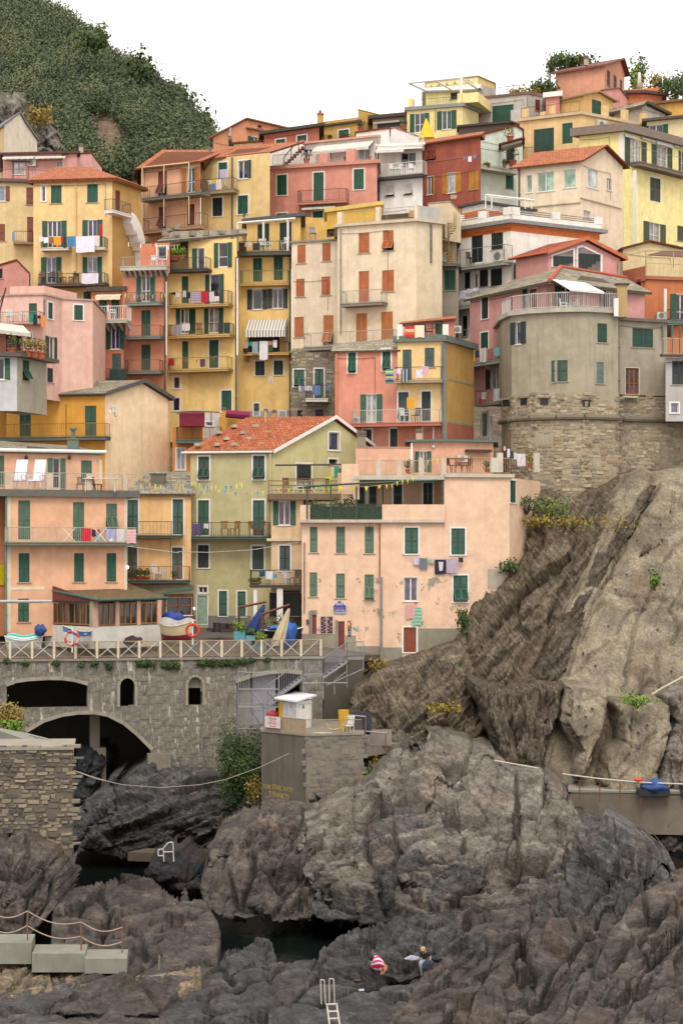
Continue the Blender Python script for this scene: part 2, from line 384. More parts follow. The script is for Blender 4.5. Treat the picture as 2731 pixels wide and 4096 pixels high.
        for k in range(len(pr)-1):
            (u0,z0),(u1,z1)=pr[k],pr[k+1];sl=(z1-z0)/max(.01,u1-u0)
            if k==0:u0-=over;z0-=over*sl
            if k==len(pr)-2:u1+=over;z1+=over*sl
            pa=pl.P(u0,0,z0+.02)-en*over;pb=pl.P(u1,0,z1+.02)-en*over;full=ev+en*over*2
            q=[pa+full,pa,pb,pb+full]if z1>z0 else[pb,pb+full,pa+full,pa]
            up=Vector((0,0,th));mb.slab([p+up for p in q],th)
            if fascia:
                fb.prism([pa-en*.03,pb-en*.03,pb-en*.03+up*1.5,pa-en*.03+up*1.5],-en*.04)
                lo=(pa,pa+full)if z1>z0 else(pb,pb+full)
                fb.tube(lo[0]-pl.U*(.06 if z1>z0 else-.06)+up*.6,lo[1]-pl.U*(.06 if z1>z0 else-.06)+up*.6,.08,6)
        mb.build('roof',roofmat,s.root)
        if fascia:fb.build('gutter',fascia,s.root)
        s.pr=pr;s.ev=ev
        return i0
    # -- openings
    def rect(s,fi,t,x0,y0,x1,y1,n=0.0):
        pl=s.faces[fi]['pl'];xm,ym=(x0+x1)/2,(y0+y1)/2
        u0=pl.loct(t,x0,ym,n)[0];u1=pl.loct(t,x1,ym,n)[0];z1=pl.loct(t,xm,y0,n)[1];z0=pl.loct(t,xm,y1,n)[1]
        return pl,u0,u1,z0,z1
    def win(s,fi,kind,t,x0,y0,x1,y1,c='g',fr=0,sf=.26,n=2,fc='#e6e2d8',gl='#3a4048',sides='LR',curtain=0,name=None,lab=None):
        pl,u0,u1,z0,z1=s.rect(fi,t,x0,y0,x1,y1);w=u1-u0;h=z1-z0;N=pl.N;U=pl.U;Z=Vector((0,0,1))
        door=h>1.95;nm=name or('door' if door else 'window')
        h0,h1=u0,u1;leaves=[]
        if kind=='o':
            sw=w*sf;h0=u0+(sw if 'L' in sides else 0);h1=u1-(sw if 'R' in sides else 0)
            if 'L' in sides:leaves.append((u0,sw))
            if 'R' in sides:leaves.append((h1,sw))
        s.faces[fi]['holes'].append((h0,h1,z0,z1))
        root=sub(nm,s.root)
        if lab:root['label']=lab
        mb=MB();fw=.11 if fr else .035
        if fr or kind in 'ow':
            pr=.022 if fr else .012
            for a0,a1,b0,b1 in((h0-fw,h0,z0-fw*.6,z1+fw),(h1,h1+fw,z0-fw*.6,z1+fw),(h0,h1,z1,z1+fw),(h0,h1,z0-fw*.6,z0)):
                mb.fbox(pl,a0+.001,a1-.001,-.05,pr,b0+.001,b1-.001)
        if not door:mb.fbox(pl,h0-.12,h1+.12,.002,.07,z0-.07,z0-.02)
        mb.build('surround' if fr else 'sill',s.trim if(fr or kind in 'ow')else plain('#a79a86',.8),root)
        if kind in 'ow':
            mb=MB();f=.06;a,b=-.15,-.10
            for q in((h0,h0+f,z0,z1),(h1-f,h1,z0,z1),(h0+f,h1-f,z1-f,z1),(h0+f,h1-f,z0,z0+f*(2 if door else 1))):
                mb.fbox(pl,q[0],q[1],a,b,q[2],q[3])
            for k in range(1,n):
                u=h0+(h1-h0)*k/n;mb.fbox(pl,u-.045,u+.045,a+.002,b+.01,z0+f,z1-f)
            if door:mb.fbox(pl,h0+f,h1-f,a+.003,b+.004,z0+h*.42,z0+h*.42+.05)
            mb.build('frame',plain(fc,.6),root)
            mb=MB();mb.face([pl.P(h0,-.13,z0),pl.P(h1,-.13,z0),pl.P(h1,-.13,z1),pl.P(h0,-.13,z1)])
            mb.build('pane',glass_mat(gl),root)
            if curtain:
                mb=MB();k=9
                for i in range(k):
                    ua=h0+.06+(h1-h0-.12)*i/k;ub=h0+.06+(h1-h0-.12)*(i+1)/k
                    mb.face([pl.P(ua,-.125,z0+.05),pl.P(ub,-.125,z0+.05),pl.P(ub,-.125,z1-.05),pl.P(ua,-.125,z1-.05)])if i%3 else None
                mb.build('curtain',plain('#c9c4bc',.9),root)
            for ul,sw in leaves:
                mb=MB();shutter_mesh(mb,pl.P(ul+.01,.035,z1),U,N,-Z,sw-.02,h);mb.build('shutter',shm(c),root)
        elif kind=='c':
            k=max(2,int(round(w/.75)))if w>.62 else 1
            for i in range(k):
                mb=MB();shutter_mesh(mb,pl.P(h0+w*i/k+.006,-.045,z1-.01),U,N,-Z,w/k-.012,h-.02);mb.build('shutter',shm(c),root)
        elif kind=='p':
            mb=MB();mb.face([pl.P(h0,-.14,z0),pl.P(h1,-.14,z0),pl.P(h1,-.14,z1),pl.P(h0,-.14,z1)]);mb.build('pane',glass_mat('#14141a'),root)
            a=math.radians(32);k=2 if w>.5 else 1
            Dn=(-Z*math.cos(a)+N*math.sin(a));Nn=N*math.cos(a)+Z*math.sin(a)
            for i in range(k):
                mb=MB();shutter_mesh(mb,pl.P(h0+w*i/k+.006,-.03,z1-.01),U,N,-Z,w/k-.012,h*.5,False)
                shutter_mesh(mb,pl.P(h0+w*i/k+.01,-.01,z1-h*.5),U,Nn,Dn,w/k-.02,h*.48,False);mb.build('shutter',shm(c),root)
        elif kind=='d':
            mb=MB();mb.face([pl.P(h0,-.25,z0),pl.P(h1,-.25,z0),pl.P(h1,-.25,z1),pl.P(h0,-.25,z1)])
            mb.build('pane',DARK(),root)  # near-black sheet paints the shade of an open void; no glass here
        elif kind=='D':# boarded door leaf
            k=max(1,int(round(w/.16)))
            for i in range(k):
                mb=MB();mb.fbox(pl,h0+w*i/k+.004,h0+w*(i+1)/k-.004,-.12,-.07,z0+.01,z1-.01);mb.build('plank',shm(c),root)
            mb=MB();mb.ball(pl.P(h1-.1,-.05,z0+h*.45),.03,.03,.03,6,4);mb.build('handle',plain('#8a7a50',.4,.6),root)
        elif kind=='P':# panelled door leaf
            mb=MB();mb.fbox(pl,h0,h1,-.12,-.07,z0,z1);mb.build('leaf',shm(c),root)
            for r in range(4):
                for q in range(2):
                    mb=MB();a=h0+w*(q*.5+.08);mb.fbox(pl,a,a+w*.34,-.069,-.05,z0+h*(r*.25+.04),z0+h*(r*.25+.21));mb.build('panel',shm(c),root)
        return root
    def pipe(s,fi,t,x,y0,y1,col='#8a8478',r=.05):
        pl=s.faces[fi]['pl'];u,z1=pl.loct(t,x,y0,.09);_,z0=pl.loct(t,x,y1,.09)
        mb=MB();mb.tube(pl.P(u,.09,z0),pl.P(u,.09,z1),r,6)
        z=z0+1
        while z<z1:mb.tube(pl.P(u,.09,z),pl.P(u,.09,z+.08),r*1.35,6);z+=2.4
        return mb.build('drainpipe',plain(col,.6),s.root)
    def band(s,fi,t,x0,y0,x1,y1,mat,n=.012,name='band'):
        pl,u0,u1,z0,z1=s.rect(fi,t,x0,y0,x1,y1,n);mb=MB();mb.fbox(pl,u0,u1,-.02,n,z0,z1);return mb.build(name,mat,s.root)
    def balc(s,fi,t,x0,x1,yt,yb,yr,out=1.0,smat=None,rmat=None,bar=.12,base=0,panel=None,name='balcony',mid=0,brackets=0):
        pl=s.faces[fi]['pl'];fp=pl.off(out);xm=(x0+x1)/2
        u0=fp.loct(t,x0,yt)[0];u1=fp.loct(t,x1,yt)[0];zt=fp.loct(t,xm,yt)[1];zb=fp.loct(t,xm,yb)[1];zr=fp.loct(t,xm,yr)[1]if yr is not None else zt
        mb=MB();mb.fbox(pl,u0,u1,0.003,out,zb,zt);mb.fbox(pl,u0-.04,u1+.04,.003,out+.04,zt-.05,zt+.012)
        B=mb.build(name,smat or CONC(),s.root)
        if brackets:
            for k in range(brackets):
                u=u0+.2+(u1-u0-.4)*k/max(1,brackets-1);q=MB();q.prism([pl.P(u,.003,zb-.5),pl.P(u,out*.85,zb-.08),pl.P(u,out*.85,zb-.001),pl.P(u,.003,zb-.001)],pl.U*.14);q.build('bracket',smat or CONC(),B)
        if yr is not None:
            s.rail(pl,u0+.05,u1-.05,out-.06,zt+.01,zr,rmat or IRON(),B,bar,panel=panel)
        return fp
    def rail(s,pl,u0,u1,n,z0,z1,mat,parent,bar=.12,ends=True,panel=None):
        mb=MB()
        segs=[(pl.P(u0,n,0),pl.P(u1,n,0))]
        if ends:segs+=[(pl.P(u0,.02,0),pl.P(u0,n,0)),(pl.P(u1,n,0),pl.P(u1,.02,0))]
        for a,b in segs:
            L=(b-a).length
            if L<.1:continue
            mb.tube(a+Vector((0,0,z1)),b+Vector((0,0,z1)),.024,4);mb.tube(a+Vector((0,0,z0+.08)),b+Vector((0,0,z0+.08)),.015,4)
            k=max(1,int(L/bar))
            for i in range(k+1):
                p=a.lerp(b,i/k);big=(i%12==0)or i==k
                mb.tube(p+Vector((0,0,z0)),p+Vector((0,0,z1)),.022 if big else .0105,4 if big else 3)
        return mb.build('railing',mat,parent)
    def done(s):
        bymat={}
        def mbf(m):
            return bymat.setdefault(m.name,(MB(),m))[0]
        for f in s.faces:
            pl=f['pl'];mb=mbf(f['mat']);poly=f['poly'];zs=[z for _,z in poly];us=[u for u,_ in poly]
            ulo,uhi=min(us),max(us);zlo=min(zs)
            zrect=min(z for u,z in poly if z>zlo+.01)if len(poly)>4 else max(zs)
            holes=[]
            for a,b,c,d in f['holes']:
                a=max(a,ulo+.02);b=min(b,uhi-.02);c=max(c,zlo+.02)
                if b-a>.05 and d-c>.05:holes.append((a,b,c,d))
            ztop_needed=max([h[3]for h in holes]+[0])
            def clipz(u):# height of the outline at u
                tp=[q for q in poly if q[1]>zlo+.01];tp.sort()
                for(ua,za),(ub,zb)in zip(tp[:-1],tp[1:]):
                    if ua<=u<=ub and ub>ua:return za+(zb-za)*(u-ua)/(ub-ua)
                return tp[0][1]if u<tp[0][0]else tp[-1][1]
            U=sorted(set([ulo,uhi]+[round(v,4)for h in holes for v in h[:2]]+[u for u,z in poly]))
            for ua,ub in zip(U[:-1],U[1:]):
                if ub-ua<1e-4:continue
                um=(ua+ub)/2;za,zb_=clipz(ua+1e-6),clipz(ub-1e-6)
                hs=sorted([h for h in holes if h[0]-1e-3<=um<=h[1]+1e-3],key=lambda h:h[2]);z=zlo
                for h in hs:
                    if h[2]>z:mb.face([pl.P(ua,0,z),pl.P(ub,0,z),pl.P(ub,0,h[2]),pl.P(ua,0,h[2])])
                    z=max(z,h[3])
                mb.face([pl.P(ua,0,z),pl.P(ub,0,z),pl.P(ub,0,zb_),pl.P(ua,0,za)])
            for a,b,c,d in holes:
                q=[(a,c),(b,c),(b,d),(a,d)]
                for i in range(4):
                    (p0,r0),(p1,r1)=q[i],q[(i+1)%4]
                    mb.face([pl.P(p1,0,r1),pl.P(p0,0,r0),pl.P(p0,-.28,r0),pl.P(p1,-.28,r1)])
        m0=mbf(getattr(s,'mbmat',s.mat));off=len(m0.v)
        m0.v+=s.mb.v;m0.f+=[[i+off for i in f]for f in s.mb.f];m0.uv+=s.mb.uv
        for mb,m in bymat.values():mb.build('wall',m,s.root)
        pl=s.faces[0]['pl'];rr=random.Random(int(pl.L*1000));h=s.zt-s.zb
        if s.cat=='house' and 4<pl.L<12 and rr.random()<.75:
            z=s.zt-rr.choice((.35,.5,3.1));e=rr.uniform(.6,.95)*pl.L;mb=MB();P=[pl.P(.1+(e-.1)*k/8,.05,z-.08*math.sin(math.pi*k/8))for k in range(9)];mb.path(P,.016,3);mb.tube(P[-1],P[-1]-Vector((0,0,h*rr.uniform(.2,.5))),.016,3);mb.build('cable',plain('#4a4238',.8),s.root)
        return s

# ---------------------------------------------------------------- cloth and other small things
def stripes(cols,axis=1,rep=1):
    key=('st',tuple(cols),axis,rep)
    if key in MATS:return MATS[key]
    m,nt,bs=_nt('striped_cloth');uv=nt.nodes.new('ShaderNodeTexCoord').outputs['UV'];sx=nt.nodes.new('ShaderNodeSeparateXYZ');nt.links.new(uv,sx.inputs[0])
    mu=nt.nodes.new('ShaderNodeMath');mu.operation='MULTIPLY';mu.inputs[1].default_value=rep;nt.links.new(sx.outputs[axis],mu.inputs[0])
    fr=nt.nodes.new('ShaderNodeMath');fr.operation='FRACT';nt.links.new(mu.outputs[0],fr.inputs[0])
    r=ramp(nt,fr.outputs[0],[(i/len(cols),rgb(c,AK))for i,c in enumerate(cols)]);r.color_ramp.interpolation='CONSTANT'
    nt.links.new(r.outputs[0],bs.inputs['Base Color']);bs.inputs['Roughness'].default_value=.9;MATS[key]=m;return m
def cloth(label,cat,pl,n,t,x0,y0,x1,y1,col,name=None,group=None,fold=.03,taper=0.0,curve=0.0,lean=0.0):
    """hanging cloth on plane pl offset n, photo rectangle; col: hex or material"""
    u0,_=pl.loct(t,x0,(y0+y1)/2,n);u1,_=pl.loct(t,x1,(y0+y1)/2,n);_,z1=pl.loct(t,(x0+x1)/2,y0,n);_,z0=pl.loct(t,(x0+x1)/2,y1,n)
    c=max(5,int((u1-u0)/.09));r=6;mb=MB();ph=rnd.random()*6;fq=5+rnd.random()*4
    def P(i,j,o):
        a=i/c;b=j/r;uu=u0+(u1-u0)*(a+(0.5-a)*taper*b)+lean*b;f=fold*(b**.7)*math.sin(a*fq*2+ph)+fold*.5*math.sin(b*4+a*9+ph)
        edge=.03*math.sin(a*7+ph)*b-curve*math.sin(math.pi*a)*b
        return pl.P(uu,n+f+o,z1+(z0-z1)*b+edge)
    for o,fl in((.012,0),(0,1)):
        for i in range(c):
            for j in range(r):
                q=[(i,j+1),(i+1,j+1),(i+1,j),(i,j)];q=q[::-1]if fl else q
                mb.face([P(a,b,o)for a,b in q],[(a/c,1-b/r)for a,b in q])
    m=plain(col,.9,var=.15)if isinstance(col,str)else col
    o=mb.build(name or cat.replace(' ','_'),m,None,True,pl.P((u0+u1)/2,n,z0));return tag(o,label,cat,group)
def leaf_cloud(c,rx,ry,rz,n,size,seed=0,mb=None,shell=.5,tintbase=0.5):
    r=np.random.RandomState(seed);p=r.normal(size=(n,3));p /= np.linalg.norm(p,axis=1)[:,None]
    rad=(shell+(1-shell)*r.rand(n))[:,None];lump=1+.22*np.sin(p[:,:1]*5+seed)+.18*np.sin(p[:,1:2]*7+p[:,2:3]*6+seed*2)
    p=p*rad*lump*np.array([rx,ry,rz])+np.array(c)
    d_=(p-np.array(c))/np.array([rx,ry,rz]);d_=d_/np.linalg.norm(d_,axis=1)[:,None]+.55*r.normal(size=(n,3));a=np.cross(d_,r.normal(size=(n,3)));a /= np.linalg.norm(a,axis=1)[:,None];b=np.cross(d_,a);b /= np.linalg.norm(b,axis=1)[:,None]
    s=size*(.6+.8*r.rand(n))[:,None];V=np.stack([p-a*s-b*s*.5,p+a*s*.2-b*s*.6,p+a*s+b*s*.3,p-a*s*.2+b*s*.6],1).reshape(-1,3)
    tint=np.clip(tintbase+.14*r.normal(size=n),0,1);return V,tint
def leaf_object(name,V,tint,mat,parent=None,origin=None):
    n=len(V)//4;o=np.array(rootloc(parent)if parent else(origin if origin is not None else(0,0,0)))
    me=bpy.data.meshes.new(name);me.vertices.add(4*n);me.vertices.foreach_set('co',(V-o).astype(np.float32).ravel())
    me.loops.add(4*n);me.loops.foreach_set('vertex_index',np.arange(4*n,dtype=np.int32));me.polygons.add(n)
    me.polygons.foreach_set('loop_start',np.arange(0,4*n,4,dtype=np.int32));me.polygons.foreach_set('loop_total',np.full(n,4,dtype=np.int32))
    ca=me.color_attributes.new('tint','FLOAT_COLOR','POINT');t4=np.repeat(tint,4);ca.data.foreach_set('color',np.stack([t4,t4,t4,np.ones_like(t4)],1).astype(np.float32).ravel())
    me.update(calc_edges=True);me.materials.append(mat);ob=bpy.data.objects.new(name,me);COL.objects.link(ob)
    if parent:ob.parent=parent
    else:ob.location=Vector(o)
    return ob
LG=lambda:MATS.setdefault('lg',leafmat('leaves_green','#26341f','#40502c','#616d3c'))
LY=lambda:MATS.setdefault('ly',leafmat('leaves_dry','#5a4a22','#7c6a32','#a08a48'))
LB=lambda:MATS.setdefault('lb',leafmat('leaves_bright','#3e5424','#62792f','#869842'))
def pot_plant(label,t,x,y,D,h=.9,w=.5,mat=None,pot='#a85a3a',group=None,palm=False,seed=None,bare=False):
    if D>150:h*=.62;w*=.62
    p=WT(t,x,y,D);seed=seed if seed is not None else int(x*7+y);r=empty('potted_plant',p,label,'plant',group)
    mb=MB();mb.tube(p,p+Vector((0,0,h*.32)),w*.26,10,w*.36);mb.tube(p+Vector((0,0,h*.28)),p+Vector((0,0,h*.33)),w*.40,10)
    mb.build('pot',plain(pot,.8),r)
    if palm:
        mb=MB();mb.tube(p+Vector((0,0,h*.3)),p+Vector((0,0,h*.62)),w*.13,8);mb.build('trunk',plain('#4a3a2c',.9),r)
        mb=MB();q=p+Vector((0,0,h*.62));rr=random.Random(seed)
        for k in range(26):
            a=rr.random()*6.28;el=rr.uniform(-.2,1.4);L=w*rr.uniform(.8,1.2);pr=q
            for j in range(4):
                e2=el-.45*j;nx=pr+Vector((math.cos(a)*math.cos(e2),math.sin(a)*math.cos(e2),math.sin(e2)))*L/4;sd=Vector((-math.sin(a),math.cos(a),0))*(.09-.018*j)
                mb.face([pr-sd,pr+sd,nx+sd*.7,nx-sd*.7]);pr=nx
        mb.build('fronds',plain('#3c5224',.7),r)
    else:
        V,ti=leaf_cloud(p+Vector((0,0,h*.68)),w*.5,w*.5,h*.36,150,.05+.03*w,seed);leaf_object('foliage',V,ti,mat or LG(),r)
    return r
def chair(label,t,x,y,D,h=.9,col='#e8e6e0',rz=0.0,kind='plastic',group=None,name='chair'):
    p=WT(t,x,y,D);h=h if kind=='deck' else min(h,1.02);r=empty(name,p,label,'chair',group);m=plain(col,.6,var=.1);R=Matrix.Rotation(rz,3,'Z');k=h/.9
    def B(nm,c,s,tilt=0,mm=None):
        mb=MB();mb.box(p+R @ Vector(c)*k,s[0]*k,s[1]*k,s[2]*k,0,R @ Matrix.Rotation(tilt,3,'X'));mb.build(nm,mm or m,r)
    if kind=='deck':# steamer lounger with a tall padded back
        B('seat',(0,-.2,.32),(.55,.6,.07));B('backrest',(0,.22,.78),(.5,.08,.95),-.35)
        for sx in(-.26,.26):B('arm',(sx,-.1,.55),(.05,.6,.04));B('leg',(sx,-.42,.27),(.05,.05,.55),.3);B('leg',(sx,.3,.25),(.05,.05,.55),-.4)
        return r
    B('seat',(0,0,.43),(.46,.44,.04))
    mb=MB()
    for i in range(5):mb.box(p+R @ Vector((-.17+.085*i,.23+.03,.68))*k,.055*k,.02*k,.42*k,0,R @ Matrix.Rotation(-.15,3,'X'))
    mb.box(p+R @ Vector((0,.27,.89))*k,.44*k,.03*k,.06*k,0,R);mb.build('backrest',m,r)
    for sx in(-.2,.2):
        for sy in(-.19,.2):B('leg',(sx,sy,.21),(.035,.035,.43),.12 if sy<0 else-.12)
        if kind=='plastic':B('arm',(sx*1.1,0,.63),(.04,.42,.03));B('arm_post',(sx*1.1,-.19,.53),(.03,.03,.2))
    return r
def table(label,t,x,y,D,w=.9,h=.74,col='#e8e6e0',group=None,d=.6):
    w=w*.6 if D>=140 else w;p=WT(t,x,y,D);r=empty('table',p,label,'table',group);m=plain(col,.6,var=.1)
    mb=MB();mb.box(p+Vector((0,0,h)),w,d,.035);mb.build('table_top',m,r)
    for sx in(-1,1):
        for sy in(-1,1):
            mb=MB();mb.tube(p+Vector((sx*w*.42,sy*d*.4,0)),p+Vector((sx*w*.42,sy*d*.4,h-.02)),.022,5);mb.build('leg',m,r)
    return r
def acunit(label,pl,t,x0,y0,x1,y1,n=.35):
    u0,_=pl.loct(t,x0,(y0+y1)/2,n);u1,_=pl.loct(t,x1,(y0+y1)/2,n);_,z1=pl.loct(t,(x0+x1)/2,y0,n);_,z0=pl.loct(t,(x0+x1)/2,y1,n)
    r=empty('air_conditioner',pl.P((u0+u1)/2,n,z0),label,'air conditioner');mb=MB();mb.fbox(pl,u0,u1,n-.3,n,z0,z1);mb.build('casing',plain('#cfcabd',.6),r)
    mb=MB();c=pl.P(u0+(u1-u0)*.4,n+.002,(z0+z1)/2);rr=(z1-z0)*.38;mb.tube(c,c+pl.N*.02,rr,14);mb.build('fan_grille',plain('#77756c',.6),r)
    mb=MB()
    for i in range(5):
        z=z0+(z1-z0)*(.2+.15*i);mb.fbox(pl,u0+(u1-u0)*.82,u1-.04,n,n+.015,z,z+.02)
    mb.build('louver',plain('#77756c',.6),r);return r
def chimney(label,t,x0,y0,x1,y1,D,body='#b8a68c',group=None):
    a=WT(t,x0,y1,D);b=WT(t,x1,y0,D);w=b.x-a.x;h=b.z-a.z;c=Vector(((a.x+b.x)/2,D+w/2,a.z));r=empty('chimney',c,label,'chimney',group)
    mb=MB();mb.box(c+Vector((0,0,h*.3)),w*.85,w*.85,h*.62);mb.build('stack',plaster(body),r)
    mb=MB()
    for k in range(4):mb.box(c+Vector((0,0,h*(.66+.085*k))),w,w,h*.04)
    mb.box(c+Vector((0,0,h*.78)),w*.5,w*.5,h*.36);mb.build('cap',plain('#8f8472',.9),r);return r
def dish(label,t,x,y,D,r=.4,col='#cfccc4',yaw=-.5):
    r*=.45;c=WT(t,x,y,D);o=empty('satellite_dish',c,label,'satellite dish');d=Vector((math.sin(yaw),-math.cos(yaw),.5)).normalized()
    e=d.cross(Vector((0,0,1))).normalized();g=e.cross(d);mb=MB();prev=None
    for k in range(5):
        rr=r*k/4;ring=[c+e*rr*math.cos(2*math.pi*j/14)+g*rr*math.sin(2*math.pi*j/14)+d*(rr*rr/r*.35)for j in range(14)]
        if prev:[mb.face([prev[j],prev[(j+1)%14],ring[(j+1)%14],ring[j]])for j in range(14)]
        prev=ring
    mb.build('reflector',plain(col,.5),o,True);mb=MB();mb.tube(c-g*r*.9,c+d*r*1.1,.02,4);mb.ball(c+d*r*1.1,.05,.05,.05,6,4);mb.build('feed_arm',plain('#777777'),o)
    mb=MB();mb.tube(c,c-d*.35-Vector((0,0,.3)),.03,5);mb.build('bracket',plain('#777777'),o);return o
def text_mesh(s,pl,u,z,n,size,mat,parent,name='lettering',align='CENTER',sx=1.0,rot=0.0):
    cu=bpy.data.curves.new(name,'FONT');cu.body=s;cu.size=size;cu.align_x=align;cu.extrude=.004;cu.resolution_u=2
    ob=bpy.data.objects.new(name,cu);COL.objects.link(ob);dg=bpy.context.evaluated_depsgraph_get();me=bpy.data.meshes.new_from_object(ob.evaluated_get(dg));bpy.data.objects.remove(ob)
    Z=Vector((0,0,1));U=pl.U*math.cos(rot)+Z*math.sin(rot);V=Z*math.cos(rot)-pl.U*math.sin(rot)
    M=Matrix((U*sx,V,pl.N)).transposed().to_4x4();M.translation=pl.P(u,n,z)-rootloc(parent);me.transform(M);me.materials.clear();me.materials.append(mat)
    o=bpy.data.objects.new(name,me);COL.objects.link(o);o.parent=parent;return o
def awning(b,fi,t,x0,y0,x1,y1,out,mat,vh=.2,name='awning',drop=None):
    """projecting awning: upper edge on the wall at y0, lower edge at y1 measured at distance out"""
    pl=b.faces[fi]['pl'];u0=pl.loct(t,x0,y0)[0];u1=pl.loct(t,x1,y0)[0];z1=pl.loct(t,(x0+x1)/2,y0)[1];z0=pl.loct(t,(x0+x1)/2,y1,out)[1]
    mb=MB();k=max(4,int((u1-u0)/.25))
    for i in range(k):
        a=u0+(u1-u0)*i/k;c=u0+(u1-u0)*(i+1)/k
        uv=[(a-u0,0),(c-u0,0),(c-u0,1),(a-u0,1)]
        for o in(0,-.015):mb.face([pl.P(a,out,z0+o),pl.P(c,out,z0+o),pl.P(c,.02,z1+o),pl.P(a,.02,z1+o)],uv)
        for o in(0,.015):mb.face([pl.P(a,out+o,z0-vh-(.03 if i%2 else 0)),pl.P(c,out+o,z0-vh-(0 if i%2 else .03)),pl.P(c,out+o,z0),pl.P(a,out+o,z0)],uv)
    A=mb.build(name,mat,b.root);mb=MB();mb.tube(pl.P(u0,out,z0),pl.P(u1,out,z0),.03,5)
    for u in(u0+.05,u1-.05):mb.tube(pl.P(u,.03,z1),pl.P(u,out,z0),.025,4)
    mb.build('awning_frame',WHITE(),A);return A
# ================================================================ the houses, far to near
YEL=stripes
def B_(name,label,col,**k):
    return Bld(name,label,plaster(col,k.pop('dirt',.35),k.pop('peel',0),k.pop('streak',.25)),**k)
CW='#e8e2d4'
# ---- skyline
b=B_('house','salmon house with a low wide gable alone on the skyline right of the wooded hill','#dd9368')
b.gable('E',(565,215),(1250,222),[(548,332),(875,172),(1250,260)],470,(780,226),mats=None,roofmat=plain('#9a6a50',.9),over=.5)
b.win(0,'o','E',875,328,1002,372,'g',n=2);b.win(0,'d','E',965,222,1003,245);b.band(0,'E',875,258,1100,268,plain('#9a6a50',.9),.35,'canopy');b.pipe(0,'E',714,240,320,'#c7b8a4',.18);b.done()
b=B_('house','cream annex under a curved tiled coping, in front of the salmon skyline house','#dcc48a')
b.box(208,'E',[(750,392),(1015,372)],470,4);b.flat(.2,.18,TERRA(),0,'roof');b.done()
b=B_('house','brick red house with two white framed windows below a thin grey roof on the skyline','#c0694e')
b.box(206,'E',[(1020,308),(1515,240)],460,6);b.flat(.5,.3,SLATE(),0,'roof')
b.win(0,'c','E',1127,348,1212,388,'g',fr=1);b.win(0,'c','E',1318,312,1402,372,'d',fr=1);b.done()
b=B_('house','ochre house with scalloped terrace wall and round chimney on the skyline','#cf9f45')
b.box(207,'I',[(185,690),(525,645)],830,6);b.flat(.3,.2,SLATE(),0,'roof');b.win(0,'c','I',345,712,436,788,'g',fr=1);b.parapet([0],.55);b.pipe(0,'I',176,690,815,'#6a5a50');b.done()
mb=MB();r_=empty('chimney',WT('I',182,660,206.5),'round capped chimney beside the scalloped ochre terrace wall on the skyline','chimney')
mb.tube(WT('I',182,668,206.5),WT('I',182,575,206.5),.33,10);mb.build('stack',plaster('#cf9f45'),r_);mb=MB();mb.tube(WT('I',182,580,206.5),WT('I',182,566,206.5),.4,10);mb.ball(WT('I',180,556,206.5),.18,.18,.3);mb.build('cap',plain('#a85a3a'),r_)
b=B_('house','ochre block with slanting parapet behind the potted bushes on the skyline','#cfa23e')
b.gable('I',(520,212),(760,214),[(520,532),(655,566),(760,592)],760,(540,220),roofmat=plain('#b08a3a',.9),over=.05,th=.08);b.done()
b=B_('house','long low house with dark overhanging roof left of the tall yellow house','#d9cbb0')
b.box(210,'I',[(650,618),(955,590)],730,6,mat=plaster('#a9907c'));b.flat(.5,.35,plain('#54403a',.9),0,'roof');b.band(0,'I',655,630,955,645,WHITE(),.03);b.win(0,'d','I',690,650,900,690);b.done()
b=B_('house','highest peach house with brown chimney and gable at the top right of the village','#e39c7a')
b.gable('N',(865,216),(1045,224),[(868,140),(1008,88),(1045,205)],460,(428,219.5),roofmat=plain('#7a4a3e',.9),over=.55,th=.2)
for x0,y0,x1,y1 in((888,180,914,312),(948,224,973,336),(1004,264,1025,345)):b.win(0,'c','N',x0,y0,x1,y1,'k')
b.pipe(1,'N',852,150,360,'#6a4238',.14);b.done()
chimney('brown brick chimney on the roof of the highest peach house','N',680,42,725,128,217)
b=B_('house','orange house under a brown eave right of the highest peach house','#cf7646')
b.box(212,'N',[(1020,395),(1215,388),(1380,408)],480,6);b.flat(.5,.3,plain('#5e4434',.9),0,'roof');b.done()
b=B_('terrace_wall','orange terrace wall carrying plants above the brown eave at top right','#d58050',cat='wall')
b.box(215,'N',[(1030,350),(1385,330)],400,4);b.done()
b=B_('house','small pink house with gable tucked below the highest peach house','#e39a92')
b.gable('N',(862,208),(1075,212),[(862,356),(1000,342),(1075,440)],480,(700,210),roofmat=plain('#8a6a58',.9),over=.15,th=.1);b.done()
b=B_('house','golden yellow house at the right edge below the orange terrace','#e0a83e')
b.box(206,'N',[(1290,490),(1500,466),(1700,450)],640,6);b.flat(.4,.25,plain('#7e5c40',.9),0,'roof');b.done()
b=B_('house','grey plastered house with slate roof right of the tan penthouse','#c3b6a6')
b.gable('N',(1205,200),(1410,203),[(1205,490),(1215,480),(1410,575)],700,(950,203),roofmat=SLATE(),over=.5,th=.25)
b.win(1,'d','N',1070,560,1098,640);b.win(1,'d','N',1008,575,1026,612);b.done()
b=B_('house','pale yellow house with thin dark roof edge and one shuttered window at right edge','#e4cf9a')
b.box(197,'N',[(1245,640),(1700,598)],830,8);b.flat(.5,.25,plain('#5a5048',.9),0,'roof');b.win(0,'o','N',1215,668,1436,755,'g',sf=.22);b.done()
